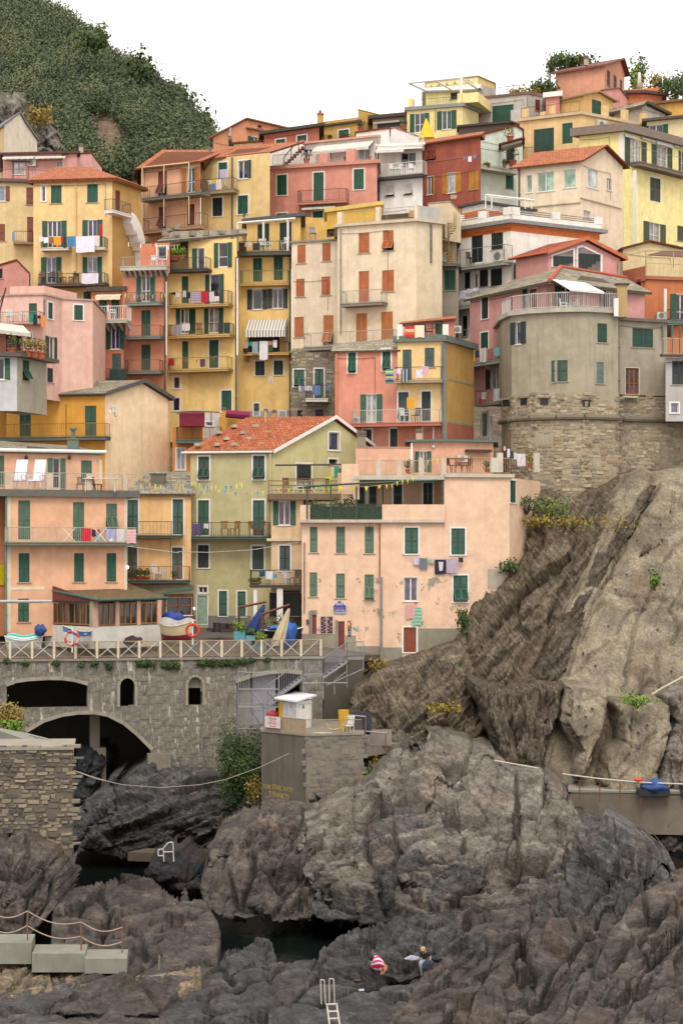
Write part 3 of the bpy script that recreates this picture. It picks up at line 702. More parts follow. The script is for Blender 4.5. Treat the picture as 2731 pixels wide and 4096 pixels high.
# trees and plants on the skyline
def bush(label,t,x,y,D,rx,rz,n=260,mat=None,trunk=0,name='shrub',cat='shrub',sz=.16,seed=None,col='#4a3a2a',group=None):
    c=WT(t,x,y,D);seed=seed or int(x+y*3);g=trunk or rz*1.1;r=empty(name,c-Vector((0,0,g)),label,cat,group)
    mb=MB();base=c-Vector((0,0,g));rr=random.Random(seed)
    for k in range(5):
        a=rr.random()*6.28;mb.tube(base,c+Vector((math.cos(a)*rx*.45,math.sin(a)*rx*.45,rz*rr.uniform(-.1,.5))),.07 if k else .11,5,.02)
    mb.build('trunk' if trunk else 'stem',plain(col,.9),r)
    V,ti=leaf_cloud(c,rx,rx,rz,n,sz,seed,shell=.3);leaf_object('crown',V,ti,mat or LG(),r);return r
bush('broad green tree behind the roof of the highest peach house','N',560,110,224,2.8,1.1,900,trunk=4,name='tree',cat='tree',sz=.2)
bush('thin leaning tree left of the highest peach house','N',385,135,222,.9,1.5,240,trunk=4,name='tree',cat='tree',sz=.17)
bush('dark bushy tree low at the left of the highest peach house','N',305,330,219,1.7,1.1,420,trunk=2,name='tree',cat='tree',sz=.2)
bush('small shrub against the left wall of the highest peach house','N',395,360,217.5,.9,1.2,260)
bush('slim yellow green cypress on the orange terrace','N',1140,260,217,.9,2.4,420,mat=LB(),trunk=3,name='tree',cat='tree')
bush('pointed green tree above the orange terrace, tallest of its row','N',1190,195,219,.8,2.2,320,trunk=3,name='tree',cat='tree')
bush('round reddish bush on the orange terrace by the white pole','N',1330,285,217,1.5,1.2,380,mat=LY())
bush('dark green bush hanging over the orange terrace corner','N',1425,310,215,1.3,1.0,340)
bush('large dark tree at the right edge of the skyline','N',1560,300,220,1.6,1.5,600,trunk=3,name='tree',cat='tree')
bush('dark green shrub over the rocks right of the orange house','N',1490,350,212,1.9,1.3,500)
mb=MB();p=WT('N',1178,335,215.2);mb.tube(p,WT('N',1178,195,215.2),.30,8,.12);o=mb.build('parasol',plain('#d8d0c0',.9),None,True,p);tag(o,'closed white parasol standing among the plants of the orange terrace','parasol')
mb=MB();p=WT('N',1385,330,214);mb.tube(p,WT('N',1383,190,214),.05,5);mb.tube(WT('N',1383,205,214),WT('N',1395,190,214),.15,6);o=mb.build('pole',WHITE(),None,False,p);tag(o,'thin white pole beside the reddish bush on the orange terrace','pole')

# ---- tall yellow house with pergola (upper centre)
b=B_('house','bright yellow house with green shutters and roof pergola above the brick red house','#eeda8a')
b.box(204,'M',[(60,542),(560,503),(702,560)],830,8);b.flat(.25,.35,plain('#8d8f88',.8),0)
b.win(0,'o','M',88,565,262,738,'g',sf=.24);b.win(0,'o','M',330,540,505,706,'g',sf=.26);b.pipe(0,'M',315,530,720,'#a48a50')
zt=b.zt+.36;D0=204;pl=b.faces[0]['pl'];r=b.root
def up(x0,y0,x1,y1,n0,n1,mat,nm):
    u0,z1=pl.loct('M',x0,y0,n1);u1,z0=pl.loct('M',x1,y1,n1);mb=MB();mb.fbox(pl,u0,u1,n0,n1,max(zt,z0),z1);mb.build(nm,mat,r)
up(68,430,112,528,-.6,.1,b.mat,'pillar');up(512,385,552,492,-.5,.1,b.mat,'pillar');up(552,385,700,500,-6,.0,b.mat,'parapet')
mb=MB();P4=[WT('M',75,292,204),WT('M',545,245,203.5),WT('M',692,345,209),WT('M',225,360,210)]
for a,c in((0,1),(1,2),(0,3),(3,2)):mb.tube(P4[a],P4[c],.13,4)
mb.tube(P4[0].lerp(P4[1],.5),P4[3].lerp(P4[2],.5),.1,4);mb.tube(P4[1],WT('M',545,490,203.5),.14,4);mb.tube(P4[0],WT('M',75,520,204),.03,4);mb.build('pergola',WHITE(),r)
b.rail(pl,pl.loct('M',125,500)[0],pl.loct('M',510,480)[0],-1.2,zt,zt+1.0,IRON(),r,.3,False);b.done()
b=B_('house','yellow roof room behind the pergola, topped by a white ledge','#e8d88a')
b.box(211,'M',[(228,368),(692,335),(702,345)],560,7);b.flat(.4,.4,WHITE(),-.1);b.win(0,'d','M',450,375,540,436);b.done()
b=B_('house','upper yellow block with small holes, highest part behind the pergola','#e8d88a')
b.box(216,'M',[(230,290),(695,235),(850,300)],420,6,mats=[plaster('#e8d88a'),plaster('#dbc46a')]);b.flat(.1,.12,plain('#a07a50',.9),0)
for x,y in((275,318),(345,305),(418,295),(490,285),(612,265)):b.win(0,'d','M',x-4,y-5,x+5,y+5)
b.done()
mb=MB();b=B_('house','lilac grey house side behind the yellow roof room','#b3aa9f');b.box(209.5,'M',[(700,300),(858,345)],480,6);b.done()
b=B_('house','lilac grey house with one very large green shutter beside the tall yellow house','#bdb3a8')
b.box(207,'M',[(690,440),(1145,392),(1330,430)],700,7);b.flat(.15,.25,plain('#7a5a4e',.9),0)
b.win(0,'c','M',825,490,1015,642,'g');b.pipe(0,'M',1140,400,520,'#8a8078');b.band(0,'M',990,530,1090,655,plaster('#c6bdb2'),2.0,'stair_wall');b.win(1,'c','M',1210,440,1252,540,'b');b.done()
b=B_('roof_edge','dark sheet roof sloping below the large green shutter','#54463e',cat='roof')
b.box(200,'M',[(525,690),(985,650),(1090,690)],800,5,mat=plain('#54463e',.9));b.flat(.2,.2,plain('#4a4038',.9),0,'roof');b.done()
mb=MB();r=empty('railing',WT('M',885,400,208),'thin iron railing on the skyline roof above the lilac house','railing');pts=[WT('M',x,y,208)for x,y in((885,330),(985,322),(1010,315),(1068,310))]
mb.path(pts,.04,4);mb.build('rail',IRON(),r);mb=MB()
for x,y in((885,330),(1012,300),(1068,305),(1127,265)):mb.tube(WT('M',x,y,208),WT('M',x,395,208),.035,4)
mb.build('post',IRON(),r)
bush('dry brown bush on the roof of the lilac grey house','M',1045,378,207.5,1.3,.5,200,mat=LY());bush('dry bush at the ridge end of the lilac grey house','M',1210,378,207.5,.9,.5,150,mat=LY())

# ---- tan penthouse house (upper right)
b=B_('house','tan house with wide dark green loggia shutters and railed roof terrace','#e2bc7c')
b.box(197,'N',[(105,640),(655,575),(1245,690)],1010,9);b.flat(.25,.28,plaster('#cbb288'),0)
b.win(0,'c','N',232,700,412,940,'d');b.win(0,'c','N',486,650,579,834,'g');b.balc(0,'N',100,330,975,1000,865,.7,bar=.2)
acunit('white air conditioner on the right wall of the tan terrace house',b.faces[1]['pl'],'N',808,625,890,705)
b.rail(b.faces[0]['pl'],.2,b.faces[0]['pl'].L-.1,.1,b.zt+.28,b.zt+1.3,IRON(),b.root,3.0,False)
for x0,y0,x1,y1 in((125,515,172,630),(290,552,335,604),(372,480,412,590)):
    u0,z1=b.faces[0]['pl'].loct('N',x0,y0);u1=b.faces[0]['pl'].loct('N',x1,y0)[0];mb=MB();mb.fbox(b.faces[0]['pl'],u0,u1,-.4,.05,b.zt+.28,z1);mb.build('pillar',b.mat,b.root)
for x0,x1 in((860,900),(1035,1075),(1205,1245)):
    q=b.faces[1]['pl'];u0,z1=q.loct('N',x0,480+(x0-860)*.2);u1=q.loct('N',x1,500)[0];mb=MB();mb.fbox(q,u0,u1,-.4,.05,b.zt+.28,b.zt+1.35);mb.build('pillar',b.mat,b.root)
b.done()
b=B_('house','tan roof room with small gable and two green shutters on the tan house','#d8a95e')
b.gable('N',(680,200.5),(945,204),[(680,402),(800,378),(955,462)],640,(460,203),roofmat=plain('#a3805a',.9),over=.35,th=.16)
b.win(0,'c','N',752,446,836,572,'g');b.win(1,'c','N',580,426,636,548,'d');b.done()
b=B_('house','pink shed with white canopy left of the tan roof room','#d8847c');b.box(203,'N',[(340,425),(462,412)],640,5);b.flat(.3,.5,WHITE(),0,'canopy');b.done()
# ---- yellow house at the right edge
b=B_('house','lemon yellow house with white corner and long brown eave at the right edge','#efde84')
b.box(186,'N',[(640,770),(1035,728),(1700,905)],1850,9,mats=[plaster('#efde84',.2),plaster('#f2e28e',.2)]);b.flat(.55,.75,plain('#86766a',.85),-.02,'roof')
b.band(1,'N',1038,740,1062,1010,WHITE(),.02,'quoin');b.band(0,'N',990,740,1030,1010,WHITE(),.02,'quoin');b.band(0,'N',1120,1075,1150,1800,WHITE(),.03,'quoin')
b.win(1,'o','N',1043,800,1240,1050,'v',sf=.24,gl='#8a8478',curtain=1);b.win(1,'o','N',1285,858,1470,1070,'v',sf=.24,gl='#8a8478');b.win(1,'o','N',1527,905,1600,1090,'v',sf=.2)
b.balc(1,'N',1180,1640,1052,1086,925,1.0,plain('#77685e',.85),plain('#8d9692',.5),bar=3.0)
b.win(1,'c','N',1272,1143,1366,1354,'v',fr=1);b.win(1,'o','Q',1212,202,1411,396,'v',sf=.25,gl='#8a8478');b.win(1,'c','Q',1517,232,1600,368,'v')
for k,(x0,y0,x1,y1)in enumerate(((1036,750,1140,790),(1190,778,1310,815),(1320,800,1470,862),(1480,845,1600,885))):awning(b,1,'N',x0,y0,x1,y1-14,.2,WHITE(),.03)
b.done()
# ---- cream house with mint blinds
b=B_('house','cream gabled house with pale mint blinds and tiled roof','#e6cfae',dirt=.2)
b.gable('N',(655,172),(1028,177.5),[(655,990),(850,866),(1030,1045)],1850,(80,175),over=.45,th=.16)
for x0,y0,x1,y1,n in((165,1118,215,1275,1),(263,1093,412,1262,2),(500,1068,606,1230,1)):b.win(1,'w','N',x0,y0,x1,y1,gl='#9db8a0',n=n)
b.win(0,'w','N',714,1070,803,1234,gl='#b8c4c0',n=2);b.win(0,'w','N',884,1148,928,1254,gl='#8a8f8c',n=2);b.win(0,'w','N',675,1436,740,1500,gl='#a09a90',n=1)
b.band(0,'N',655,1362,1026,1372,plaster('#cdbb9c'),.12,'string_course');b.band(1,'N',82,1380,652,1390,plaster('#cdbb9c'),.12,'string_course');b.pipe(1,'N',100,1060,1395,'#565058',.09);b.done()
# ---- mint house
b=B_('house','pale mint house with potted plants on its recessed terrace','#cdd8c6',dirt=.2)
b.gable('M',(722,186),(1095,189),[(722,765),(1038,683),(1095,715)],1440,(745,196),over=.2,th=.16)
b.win(0,'c','M',946,1088,1015,1240,'g');b.balc(0,'M',722,1068,1052,1085,905,1.1,plaster('#b9bda8'),bar=2.0);b.win(0,'d','M',950,870,1030,1020);b.done()
for k,(x,y,h,w,lb)in enumerate(((1010,1045,2.9,1.6,'large leafy bush in a terracotta pot on the mint house terrace'),(935,1048,1.2,.9,'small shrub beside the large potted bush on the mint terrace'),(780,1050,.8,1.2,'row of red flowers in a box at the left of the mint terrace'),(985,808,1.9,1.6,'dry bush in a long planter on the upper mint ledge'))):
    pot_plant(lb,'M',x,y,185.2 if k<3 else 186.5,h,w,LY()if k>=2 else LG())
b=B_('ledge','short tiled ledge roof sticking out of the mint house','#cdd8c6',cat='roof');b.box(185,'M',[(905,850),(1092,800)],870,2);b.flat(.25,.15,TERRA(),0,'roof');b.done()
# ---- brick red house
b=B_('house','dark brick red house with ochre shutters under a stone roof','#a85640',dirt=.5,streak=.35)
b.box(184,'M',[(197,842),(722,762)],1460,9);b.shed('M',(230,800,760,722),2.0,.35,TERRA(),.15)
b.win(0,'p','M',240,892,318,985,'B');b.win(0,'o','M',245,1128,314,1290,'y',sf=.3,sides='R');b.win(0,'o','M',378,1098,546,1276,'y',sf=.28,gl='#c9c6c4',n=1);b.win(0,'c','M',613,1080,700,1245,'y');b.win(0,'c','M',505,1395,548,1450,'y')
for x0,x1 in((415,500),(560,640)):b.band(0,'M',x0,810-(x0-415)*.12,x1,955-(x0-415)*.15,plaster('#9a4e38'),.006,'blocked_opening')
b.band(0,'M',212,968,700,976,plaster('#b0604a'),.04,'string_course')
for x in(468,492):
    q=b.faces[0]['pl'];u,z=q.loct('M',x,1315);mb=MB();mb.tube(q.P(u,0,z),q.P(u,.05,z),.22,10);mb.build('vent',plain('#c9b49a'),b.root)
b.done();PLB=b.faces[0]['pl']
for x0,y0,x1,y1,c,l in((565,955,592,975,'#7a86a8','small blue cloth pegged left of the white shirt on the brick red house'),(607,950,640,998,'#e6e4ea','white shirt pegged on the line of the brick red house'),(655,938,680,962,'#7a90b8','small blue cloth pegged right of the white shirt on the brick red house')):cloth(l,'laundry',PLB,.6,'M',x0,y0,x1,y1,c)
# ---- white house with terraces
b=B_('house','white house block with railed roof terrace under the skyline','#e9e4dc',dirt=.15)
b.box(191,'I',[(500,742),(800,702)],900,8);b.flat(.12,.15,TERRA(),0,'coping');b.done()
b=B_('house','white house block with low gable behind the upper white balcony','#ece7de',dirt=.15)
b.gable('I',(785,192),(1065,194),[(785,712),(850,697),(1065,775)],900,(800,200),roofmat=plain('#b0836a',.9),over=.1,th=.08);b.done()
b=B_('house','white house with slanting bottom hung shutters under a railed balcony','#ebe8e2',dirt=.2)
b.box(181,'I',[(690,1142),(1097,1104)],1480,8);b.flat(.05,.1,plain('#3c3a3c'),0,'ledge')
for x0,y0,x1,y1 in((768,1208,842,1308),(932,1192,1004,1294)):b.win(0,'p','I',x0,y0,x1,y1,'w')
b.pipe(0,'I',706,1160,1370,'#4a5268',.1)
b.balc(0,'I',655,1100,1126,1142,1008,.9,plain('#4a4644'),WHITE(),.26)
b.done()
b=B_('house','white recessed storey with dark glass door behind the white balcony','#ddd6ca',dirt=.2)
b.box(184,'I',[(705,865),(1092,848)],1150,6);b.win(0,'w','I',905,918,1036,1030,gl='#22222a',n=2,fc='#b8b0a4');b.flat(.3,.2,WHITE(),0)
b.balc(0,'I',690,1092,860,885,745,1.2,WHITE(),WHITE(),.26);awning(b,0,'I',705,880,955,892,1.6,plain('#e4ddd2',.9));b.done()
mb=MB();r=empty('parasol',WT('I',1130,800,188),'closed yellow parasol on the upper white balcony','parasol');mb.tube(WT('I',1130,810,188),WT('I',1130,612,188),.04,5);mb.build('pole',WHITE(),r);mb=MB();mb.tube(WT('I',1135,790,188),WT('I',1130,610,188),.8,8,.05);mb.build('canopy',plain('#e6c21e',.8),r)
for k,(x,y)in enumerate(((830,1110),(885,1110),(1000,1105))):chair(['left white plastic chair on the white balcony','middle white plastic chair on the white balcony','right white plastic chair on the white balcony'][k],'I',x,y,180.4,.95,rz=[.6,-.7,.3][k],group='chairs on the white balcony')
table('white plastic table between the chairs of the white balcony','I',935,1108,180.5,1.1)
b=B_('house','white penthouse with long awning and arched window over the pink house','#e8e3d8',dirt=.2)
b.box(188,'I',[(-120,860),(690,780)],1080,7);b.flat(.35,.18,plaster('#cf9a80'),0,'coping')
b.win(0,'w','I',400,880,440,1010,gl='#7a9498',n=1);b.win(0,'w','I',470,866,626,1000,gl='#8aa4a4',n=3);b.win(0,'d','I',84,888,106,930);b.win(0,'w','I',660,905,685,980,gl='#5a6068',n=1);b.win(0,'w','I',255,900,280,960,gl='#7a9498',n=1)
awning(b,0,'I',160,826,670,878,1.4,plain('#ddd4c6',.9),.25);b.done()
b=B_('house','white sloping gable with outside stair above the pink house','#ebe6dc',dirt=.15)
b.gable('E',(1070,186.5),(1380,187),[(1070,452),(1372,368),(1380,372)],660,(1090,194),roofmat=plain('#b5694c',.9),over=.1,th=.14);b.done()
r=empty('outdoor_stair',WT('E',1160,600,185),'dark red outdoor stair with rail climbing the white gable','stair')
for k in range(9):
    x=1165+k*24;y=600-k*23;mb=MB();p=WT('E',x,y,185);mb.box(p+Vector((.1,.4,-.06)),.3,.8,.22);mb.build('step',plain('#8a4438',.9),r)
mb=MB();mb.path([WT('E',1200,510,184.5),WT('E',1265,430,184.5),WT('E',1330,370,184.5)],.05,4)
for x,y in((1200,510),(1265,430),(1330,370)):mb.tube(WT('E',x,y,184.5),WT('E',x,y+80,184.5),.04,4)
mb.build('handrail',IRON(),r)
# ---- pink house (upper centre)
b=B_('house','rose pink house with dark green shutters and plant filled roof terrace','#d88e78',dirt=.3)
b.box(182,'I',[(-274,1068),(690,1008)],1530,7);b.flat(.3,.32,plaster('#cf8a76'),-.05,'ledge')
b.win(0,'c','E',1137,668,1226,850,'g',fr=1);b.win(0,'c','I',120,1094,212,1354,'g',fr=1);b.win(0,'c','I',480,1064,572,1246,'g',fr=1);b.win(0,'c','I',113,1440,207,1500,'g',fr=1);b.win(0,'c','E',1135,1012,1226,1080,'g',fr=1)
fp=b.balc(0,'I',-25,412,1348,1372,1246,.9,plaster('#cf8a76'),bar=.16);awning(b,0,'I',40,1385,335,1408,.8,plain('#ddd4c6',.9),.12)
b.rail(b.faces[0]['pl'],.4,b.faces[0]['pl'].L-.2,.15,b.zt+.27,b.zt+1.25,plain('#b8b4ac'),b.root,.22,False)
for x in(215,458):
    q=b.faces[0]['pl'];u,_=q.loct('I',x,950);mb=MB();mb.fbox(q,u-.42,u+.42,-.5,.2,b.zt+.27,b.zt+1.15+(.2 if x>300 else 0));mb.build('pillar',plaster('#d89480'),b.root)
b.done()
pot_plant('palm in a round clay pot on the pink house terrace','I',58,1030,181.2,3.0,1.3,palm=True)
pot_plant('small leafy plant between the pillars of the pink terrace','I',262,1015,181.2,1.2,.7);pot_plant('red flowered plant left of the second pink pillar','I',412,1000,181.4,.9,.9,LY(),'#a03038');pot_plant('orange flowers in a low bowl on the pink terrace','I',618,985,181.2,.7,.9,LY())
for k,(x,y,h,w,lb)in enumerate(((545,725,1.9,1.5,'round bush in a big terracotta pot on the ochre roof terrace'),(925,710,1.9,1.6,'bushy plant in a terracotta pot left of the tall yellow house'),(145,815,.9,1.0,'low plant in a bowl before the brick red skyline house'),(268,800,.8,.9,'low plant in a bowl on the ochre terrace'),(400,790,.9,2.0,'long terracotta flower box under the ochre house window'))):pot_plant(lb,'I',x,y,203 if k<2 else 205,h,w,LG())

# ---- orange flat with balconies
b=B_('house','orange plastered house with two long balconies and a wide tiled roof','#e3a97e')
b.box(177,'E',[(-80,615),(452,545)],1280,9);b.hip('E',[(110,478),(700,405)],4.5,.5,TERRA())
b.win(0,'p','E',72,635,150,860,'b');b.win(0,'o','E',284,600,450,830,'O',sf=.27,gl='#2a2022');b.win(0,'p','E',78,955,140,1150,'b');b.win(0,'c','E',332,930,398,1120,'b')
b.balc(0,'E',-95,452,850,872,748,1.4,plain('#77746c'),IRON(),.2);b.balc(0,'E',-95,445,1145,1172,1035,1.3,plaster('#b08868'),IRON(),.2)
mb=MB();q=b.faces[0]['pl']
for yy0,yy1 in((600,850),(900,1150)):
    for x in(-70,125,348):
        u,_=q.loct('E',x,yy0,1.3);z1=q.loct('E',x,yy0-(x+70)*.1,1.3)[1];z0=q.loct('E',x,yy1-(x+70)*.1,1.3)[1];mb.tube(q.P(u,1.3,z0),q.P(u,1.3,z1),.05,5)
    mb.tube(q.P(q.loct('E',-70,yy0,1.3)[0],1.3,q.loct('E',-70,yy0,1.3)[1]),q.P(q.loct('E',348,yy0-42,1.3)[0],1.3,q.loct('E',348,yy0-42,1.3)[1]),.05,5)
mb.build('canopy_frame',plain('#d8c8a0'),b.root);b.pipe(0,'E',-58,620,1280,'#c8b090');b.done()
dish('grey satellite dish on the ridge between the orange and yellow houses','E',540,440,176,.5,'#55564f');chimney('dark chimney pot on the tiled ridge behind the yellow house','E',700,330,735,405,180,'#3a3434')
# ---- mustard yellow house beside it
b=B_('house','mustard yellow house with white framed windows and a tiled roof, left of the pink house','#dfbe78')
b.box(177,'E',[(455,525),(745,502),(1073,468)],1300,9);
e=[WT('E',x,y,d)for x,y,d in((530,518,176.3),(1082,458,175.6),(1385,365,186),(720,412,182))];mb=MB();mb.slab(e,.18);mb.build('roof',TERRA(),b.root)
b.win(0,'c','E',613,556,692,704,'g',fr=1);b.win(1,'o','E',790,538,906,700,'k',fr=1,sf=.26,sides='R',gl='#2c3444');b.win(0,'c','E',560,872,648,1038,'k',fr=1);b.win(1,'c','E',785,852,878,1018,'g',fr=1)
b.balc(0,'E',462,752,800,832,700,1.1,plaster('#9a8a60'),IRON(),.2);b.pipe(1,'E',735,510,1270,'#6a6050',.08);b.done();PLM=b.faces[0]['pl']
for x0,y0,x1,y1,c,l in((520,716,548,756,'#e4e0dc','white cloth at the left end of the mustard house balcony line'),(545,712,585,750,'#d8c02a','yellow cloth on the mustard house balcony line'),(540,745,590,812,stripes(['#3c5a8c','#8aa0c0','#46608c'],1,5),'blue patterned towel on the mustard house balcony'),(592,706,640,800,'#e0ccc6','pale pink towel on the mustard house balcony'),(645,700,700,765,'#b4a07c','beige towel on the mustard house balcony'),(622,618,690,704,stripes(['#a8a0b8','#c4bcc8'],0,6),'lilac checked sheet hanging before the mustard balcony door')):cloth(l,'laundry',PLM,1.12 if y0>650 else .4,'E',x0,y0,x1,y1,c)

# ---- far left group
b=B_('house','cream house with a blank weathered gable and grey slate roof at the upper left edge','#e6d6b4')
b.gable('A',(38,188),(332,196),[(38,225),(180,118),(225,200),(332,355)],760,(-150,194),mats=[plaster('#e9dcc2',.3),plaster('#cdb27c')],roofmat=plain('#7d7f80',.9),over=.25,th=.2);b.done()  # gable in the lit tone, side wall's shade put into a darker plaster
b=B_('house','rose house with rolled white awnings and terrace left below the hill','#d4958a')
b.box(181,'A',[(28,492),(690,478)],860,8);b.flat(.3,.2,plain('#5a3a36',.9),0,'roof')
b.win(0,'w','A',115,556,216,660,gl='#c2c4bc',n=2,fc='#9aa09a');b.win(0,'w','A',510,552,580,610,gl='#b8b8ae',n=1,fc='#9aa09a')
awning(b,0,'A',40,500,318,512,.7,plain('#e4dccb',.9),.12);awning(b,0,'A',328,498,600,506,.7,plain('#e4dccb',.9),.12);b.done()
acunit('cream air conditioner on the rose house under the rolled awnings',b.faces[0]['pl'],'A',245,530,320,586)
b=B_('house','pale pink gable end with tiled edge and chimney, in front of the bare slope','#e3aaa0')
b.gable('A',(560,180),(912,184),[(560,498),(820,476),(912,600)],760,(600,190),over=.12,th=.12);b.done()
chimney('tall cream chimney on the pale pink gable house','A',702,378,745,475,182,'#b8ab94')
b=B_('house','yellow house at the left edge with brown shutters and a terrace on top','#e8ca8c')
b.box(172,'A',[(-100,725),(300,735)],1700,8);b.flat(.25,.3,plain('#7a5a50',.9),-.05)
b.win(0,'o','A',-60,768,88,902,'B',sf=.27,sides='R',gl='#8a96a4',n=1);b.win(0,'c','A',236,780,298,932,'B');b.win(0,'c','A',-30,1108,46,1260,'B');b.win(0,'c','A',243,1045,299,1272,'B')
b.balc(0,'A',122,300,1270,1286,1172,1.0,plaster('#b89a70'),IRON(),.18);b.balc(0,'A',-90,430,722,735,618,.3,plain('#6a4a44'),plain('#7a5a5a'),.25);b.done()
table('round dark table on the far left roof terrace','A',185,722,172.8,2.6,1.7,'#20242c');PLF=b.faces[0]['pl']
cloth('blue and white cloth drying on the small balcony of the left yellow house','laundry',PLF,1.02,'A',110,1180,135,1262,stripes(['#2a5aa8','#3c6ab4','#d8d8e0'],0,3))
b=B_('house','large yellow ochre house with hipped tile roof and curved white side stair','#e6be76',dirt=.3)
b.box(168,'A',[(300,712),(1005,693),(1268,778)],1820,9,mats=[plaster('#eac47c',.3),plaster('#c99c50',.3)]);b.hip('A',[(500,600),(820,594)],4.2,.4,TERRA(),.3)  # second plaster is the shaded copy: side wall's shade put into its colour
b.win(0,'w','A',374,768,406,904,fr=1,gl='#3a3c58',n=1)
for x0,y0,x1,y1 in((456,760,552,922),(781,750,877,915)):b.win(0,'c','A',x0,y0,x1,y1,'g')
b.win(0,'o','A',378,1080,598,1325,'g',sf=.22,n=3,gl='#383848');b.win(0,'o','A',738,1072,920,1320,'g',sf=.27,gl='#34365a');b.win(0,'o','A',368,1406,552,1640,'g',sf=.27,gl='#5a6478');b.win(0,'o','A',740,1404,915,1640,'g',sf=.25,gl='#8a9098')
fpa=b.balc(0,'A',360,612,1320,1344,1226,1.1,plaster('#d8ccb8'),IRON(),.12);fpb=b.balc(0,'A',690,938,1318,1340,1226,1.1,plaster('#d8ccb8'),IRON(),.12);fpc=b.balc(0,'B',340,940,296,318,206,1.3,plain('#5e5048'),IRON(),.14)
b.pipe(0,'A',680,705,1700,'#d8b878',.07);b.win(0,'c','B',748,370,790,440,'g')
b.win(1,'c','A',1034,806,1076,990,'b');fpd=b.balc(1,'A',1015,1180,1005,1030,905,.9,WHITE(),IRON(),.16)
mb=MB();q=b.faces[1]['pl'];pp=[q.loct('A',x,y,.45)for x,y in((1150,1010),(1180,1040),(1215,1110),(1240,1180),(1258,1260),(1266,1380))]
for(ua,za),(ub,zb)in zip(pp[:-1],pp[1:]):mb.prism([q.P(ua,.01,za),q.P(ub,.01,zb),q.P(ub-.15,.01,zb-1.6),q.P(ua-.2,.01,za-.9)][::-1],q.N*.9)
mb.build('side_stair',WHITE(),b.root);b.done()
def laund(pl,n,t,items,cat='laundry',grp=None):
    for x0,y0,x1,y1,c,l in items:cloth(l,cat,pl,n,t,x0,y0,x1,y1,c,group=grp)
PLY=b.faces[0]['pl']
laund(PLY,1.16,'A',[(352,1222,388,1264,'#e8e6ee','white cloth at the left end of the upper ochre house balcony'),(392,1228,434,1278,'#eceaf0','second white cloth on the upper ochre house balcony'),(436,1228,476,1284,'#9a6238','brown cloth on the upper ochre house balcony'),(480,1222,546,1300,'#e8a01e','orange yellow towel on the upper ochre house balcony'),(545,1220,566,1270,'#b8243a','narrow red cloth right of the orange yellow towel'),(568,1222,600,1320,'#283a3c','dark green cloth hanging low on the upper ochre balcony'),(612,1218,676,1312,'#3a84b8','turquoise blue towel between the two upper ochre balconies'),(682,1218,848,1362,'#e8e4f0','large white sheet hanging in a deep fold between the ochre balconies'),(846,1212,892,1308,'#dcd2cc','cream towel beside the large white sheet'),(888,1112,916,1222,'#c8202c','closed red parasol cloth at the right upper ochre balcony')])
laund(PLY,1.36,'B',[(732,206,882,300,'#e6e0ee','folded white sheet on the long lower balcony of the ochre house')])
for k,(x,y)in enumerate(((385,292),(460,292),(560,290),(640,290))):chair(['bare wood chair at the left end of the long ochre balcony','dark folding chair on the long ochre balcony','light wood chair before the shuttered door of the long ochre balcony','wooden chair right of the small table on the long ochre balcony'][k],'B',x,y,167.2,.95,['#7a5c34','#5a3034','#a07c40','#a07c40'][k],[.4,-.3,.8,-1.2][k],'wood','chairs on the long ochre balcony')
table('small wood table on the long ochre balcony','B',680,292,167.2,.8,.75,'#8a6c3a')
# ---- coral gable house and light pink block
b=B_('house','dull pink gabled house with tile edge and blind window at the left edge','#cc8878',dirt=.4)
b.gable('B',(-120,161),(262,160),[(-120,175),(150,96),(262,212)],420,(-100,170),over=.1,th=.14);b.win(0,'d','B',-20,165,22,250);b.done()
b=B_('house','light pink roof block with plain parapet behind the pink corner house','#e4b09c',dirt=.2)
b.box(150,'B',[(88,325),(395,318),(690,385)],480,6);b.done()
b=B_('house','light pink corner house with green doors and a corner terrace on the left','#e6b6a2',dirt=.25)
b.box(145,'B',[(-60,412),(385,402),(555,441),(830,456)],1340,8);b.flat(.12,.12,plaster('#b8a094'),0)
b.win(0,'c','B',258,475,331,668,'g');b.win(1,'c','B',431,470,473,615,'g',fr=1);b.win(2,'c','B',664,492,742,626,'g',fr=1);b.win(0,'c','B',236,740,284,868,'g',fr=1);b.win(1,'o','B',405,775,508,1000,'g',sf=.24);b.win(1,'c','B',424,1056,476,1184,'k')
b.balc(0,'B',-40,360,650,664,552,1.0,plaster('#d8a898'),plain('#8a8078'),.16);b.pipe(1,'B',400,440,580,'#7a6a68',.05);b.done();PLP=b.faces[0]['pl']
laund(PLP,1.06,'B',[(260,568,298,644,'#1f8a6c','teal green cloth hanging before the pink terrace door'),(297,578,334,674,'#1c2c34','black cloth beside the teal one on the pink terrace'),(336,585,364,615,'#1e1e28','small black garment on the pink terrace corner'),(366,585,407,692,'#d88a48','orange towel hanging at the pink terrace corner')])
for k,(x,y)in enumerate(((75,640),(110,640),(205,638))):chair(['left white garden chair on the pink corner terrace','second white garden chair on the pink corner terrace','white garden chair near the green door of the pink terrace'][k],'B',x,y,143.9,.9,rz=k*.9,group='chairs on the pink corner terrace')
mb=MB();p=WT('B',-20,560,141);r=empty('stair_railing',p,'rusty slanting stair railing at the left edge of the pink terrace','railing');mb.tube(WT('B',-15,600,141),WT('B',52,335,141),.06,4);mb.tube(WT('B',-15,500,141),WT('B',30,400,141),.04,4);mb.build('rail',plain('#5a3430'),r)
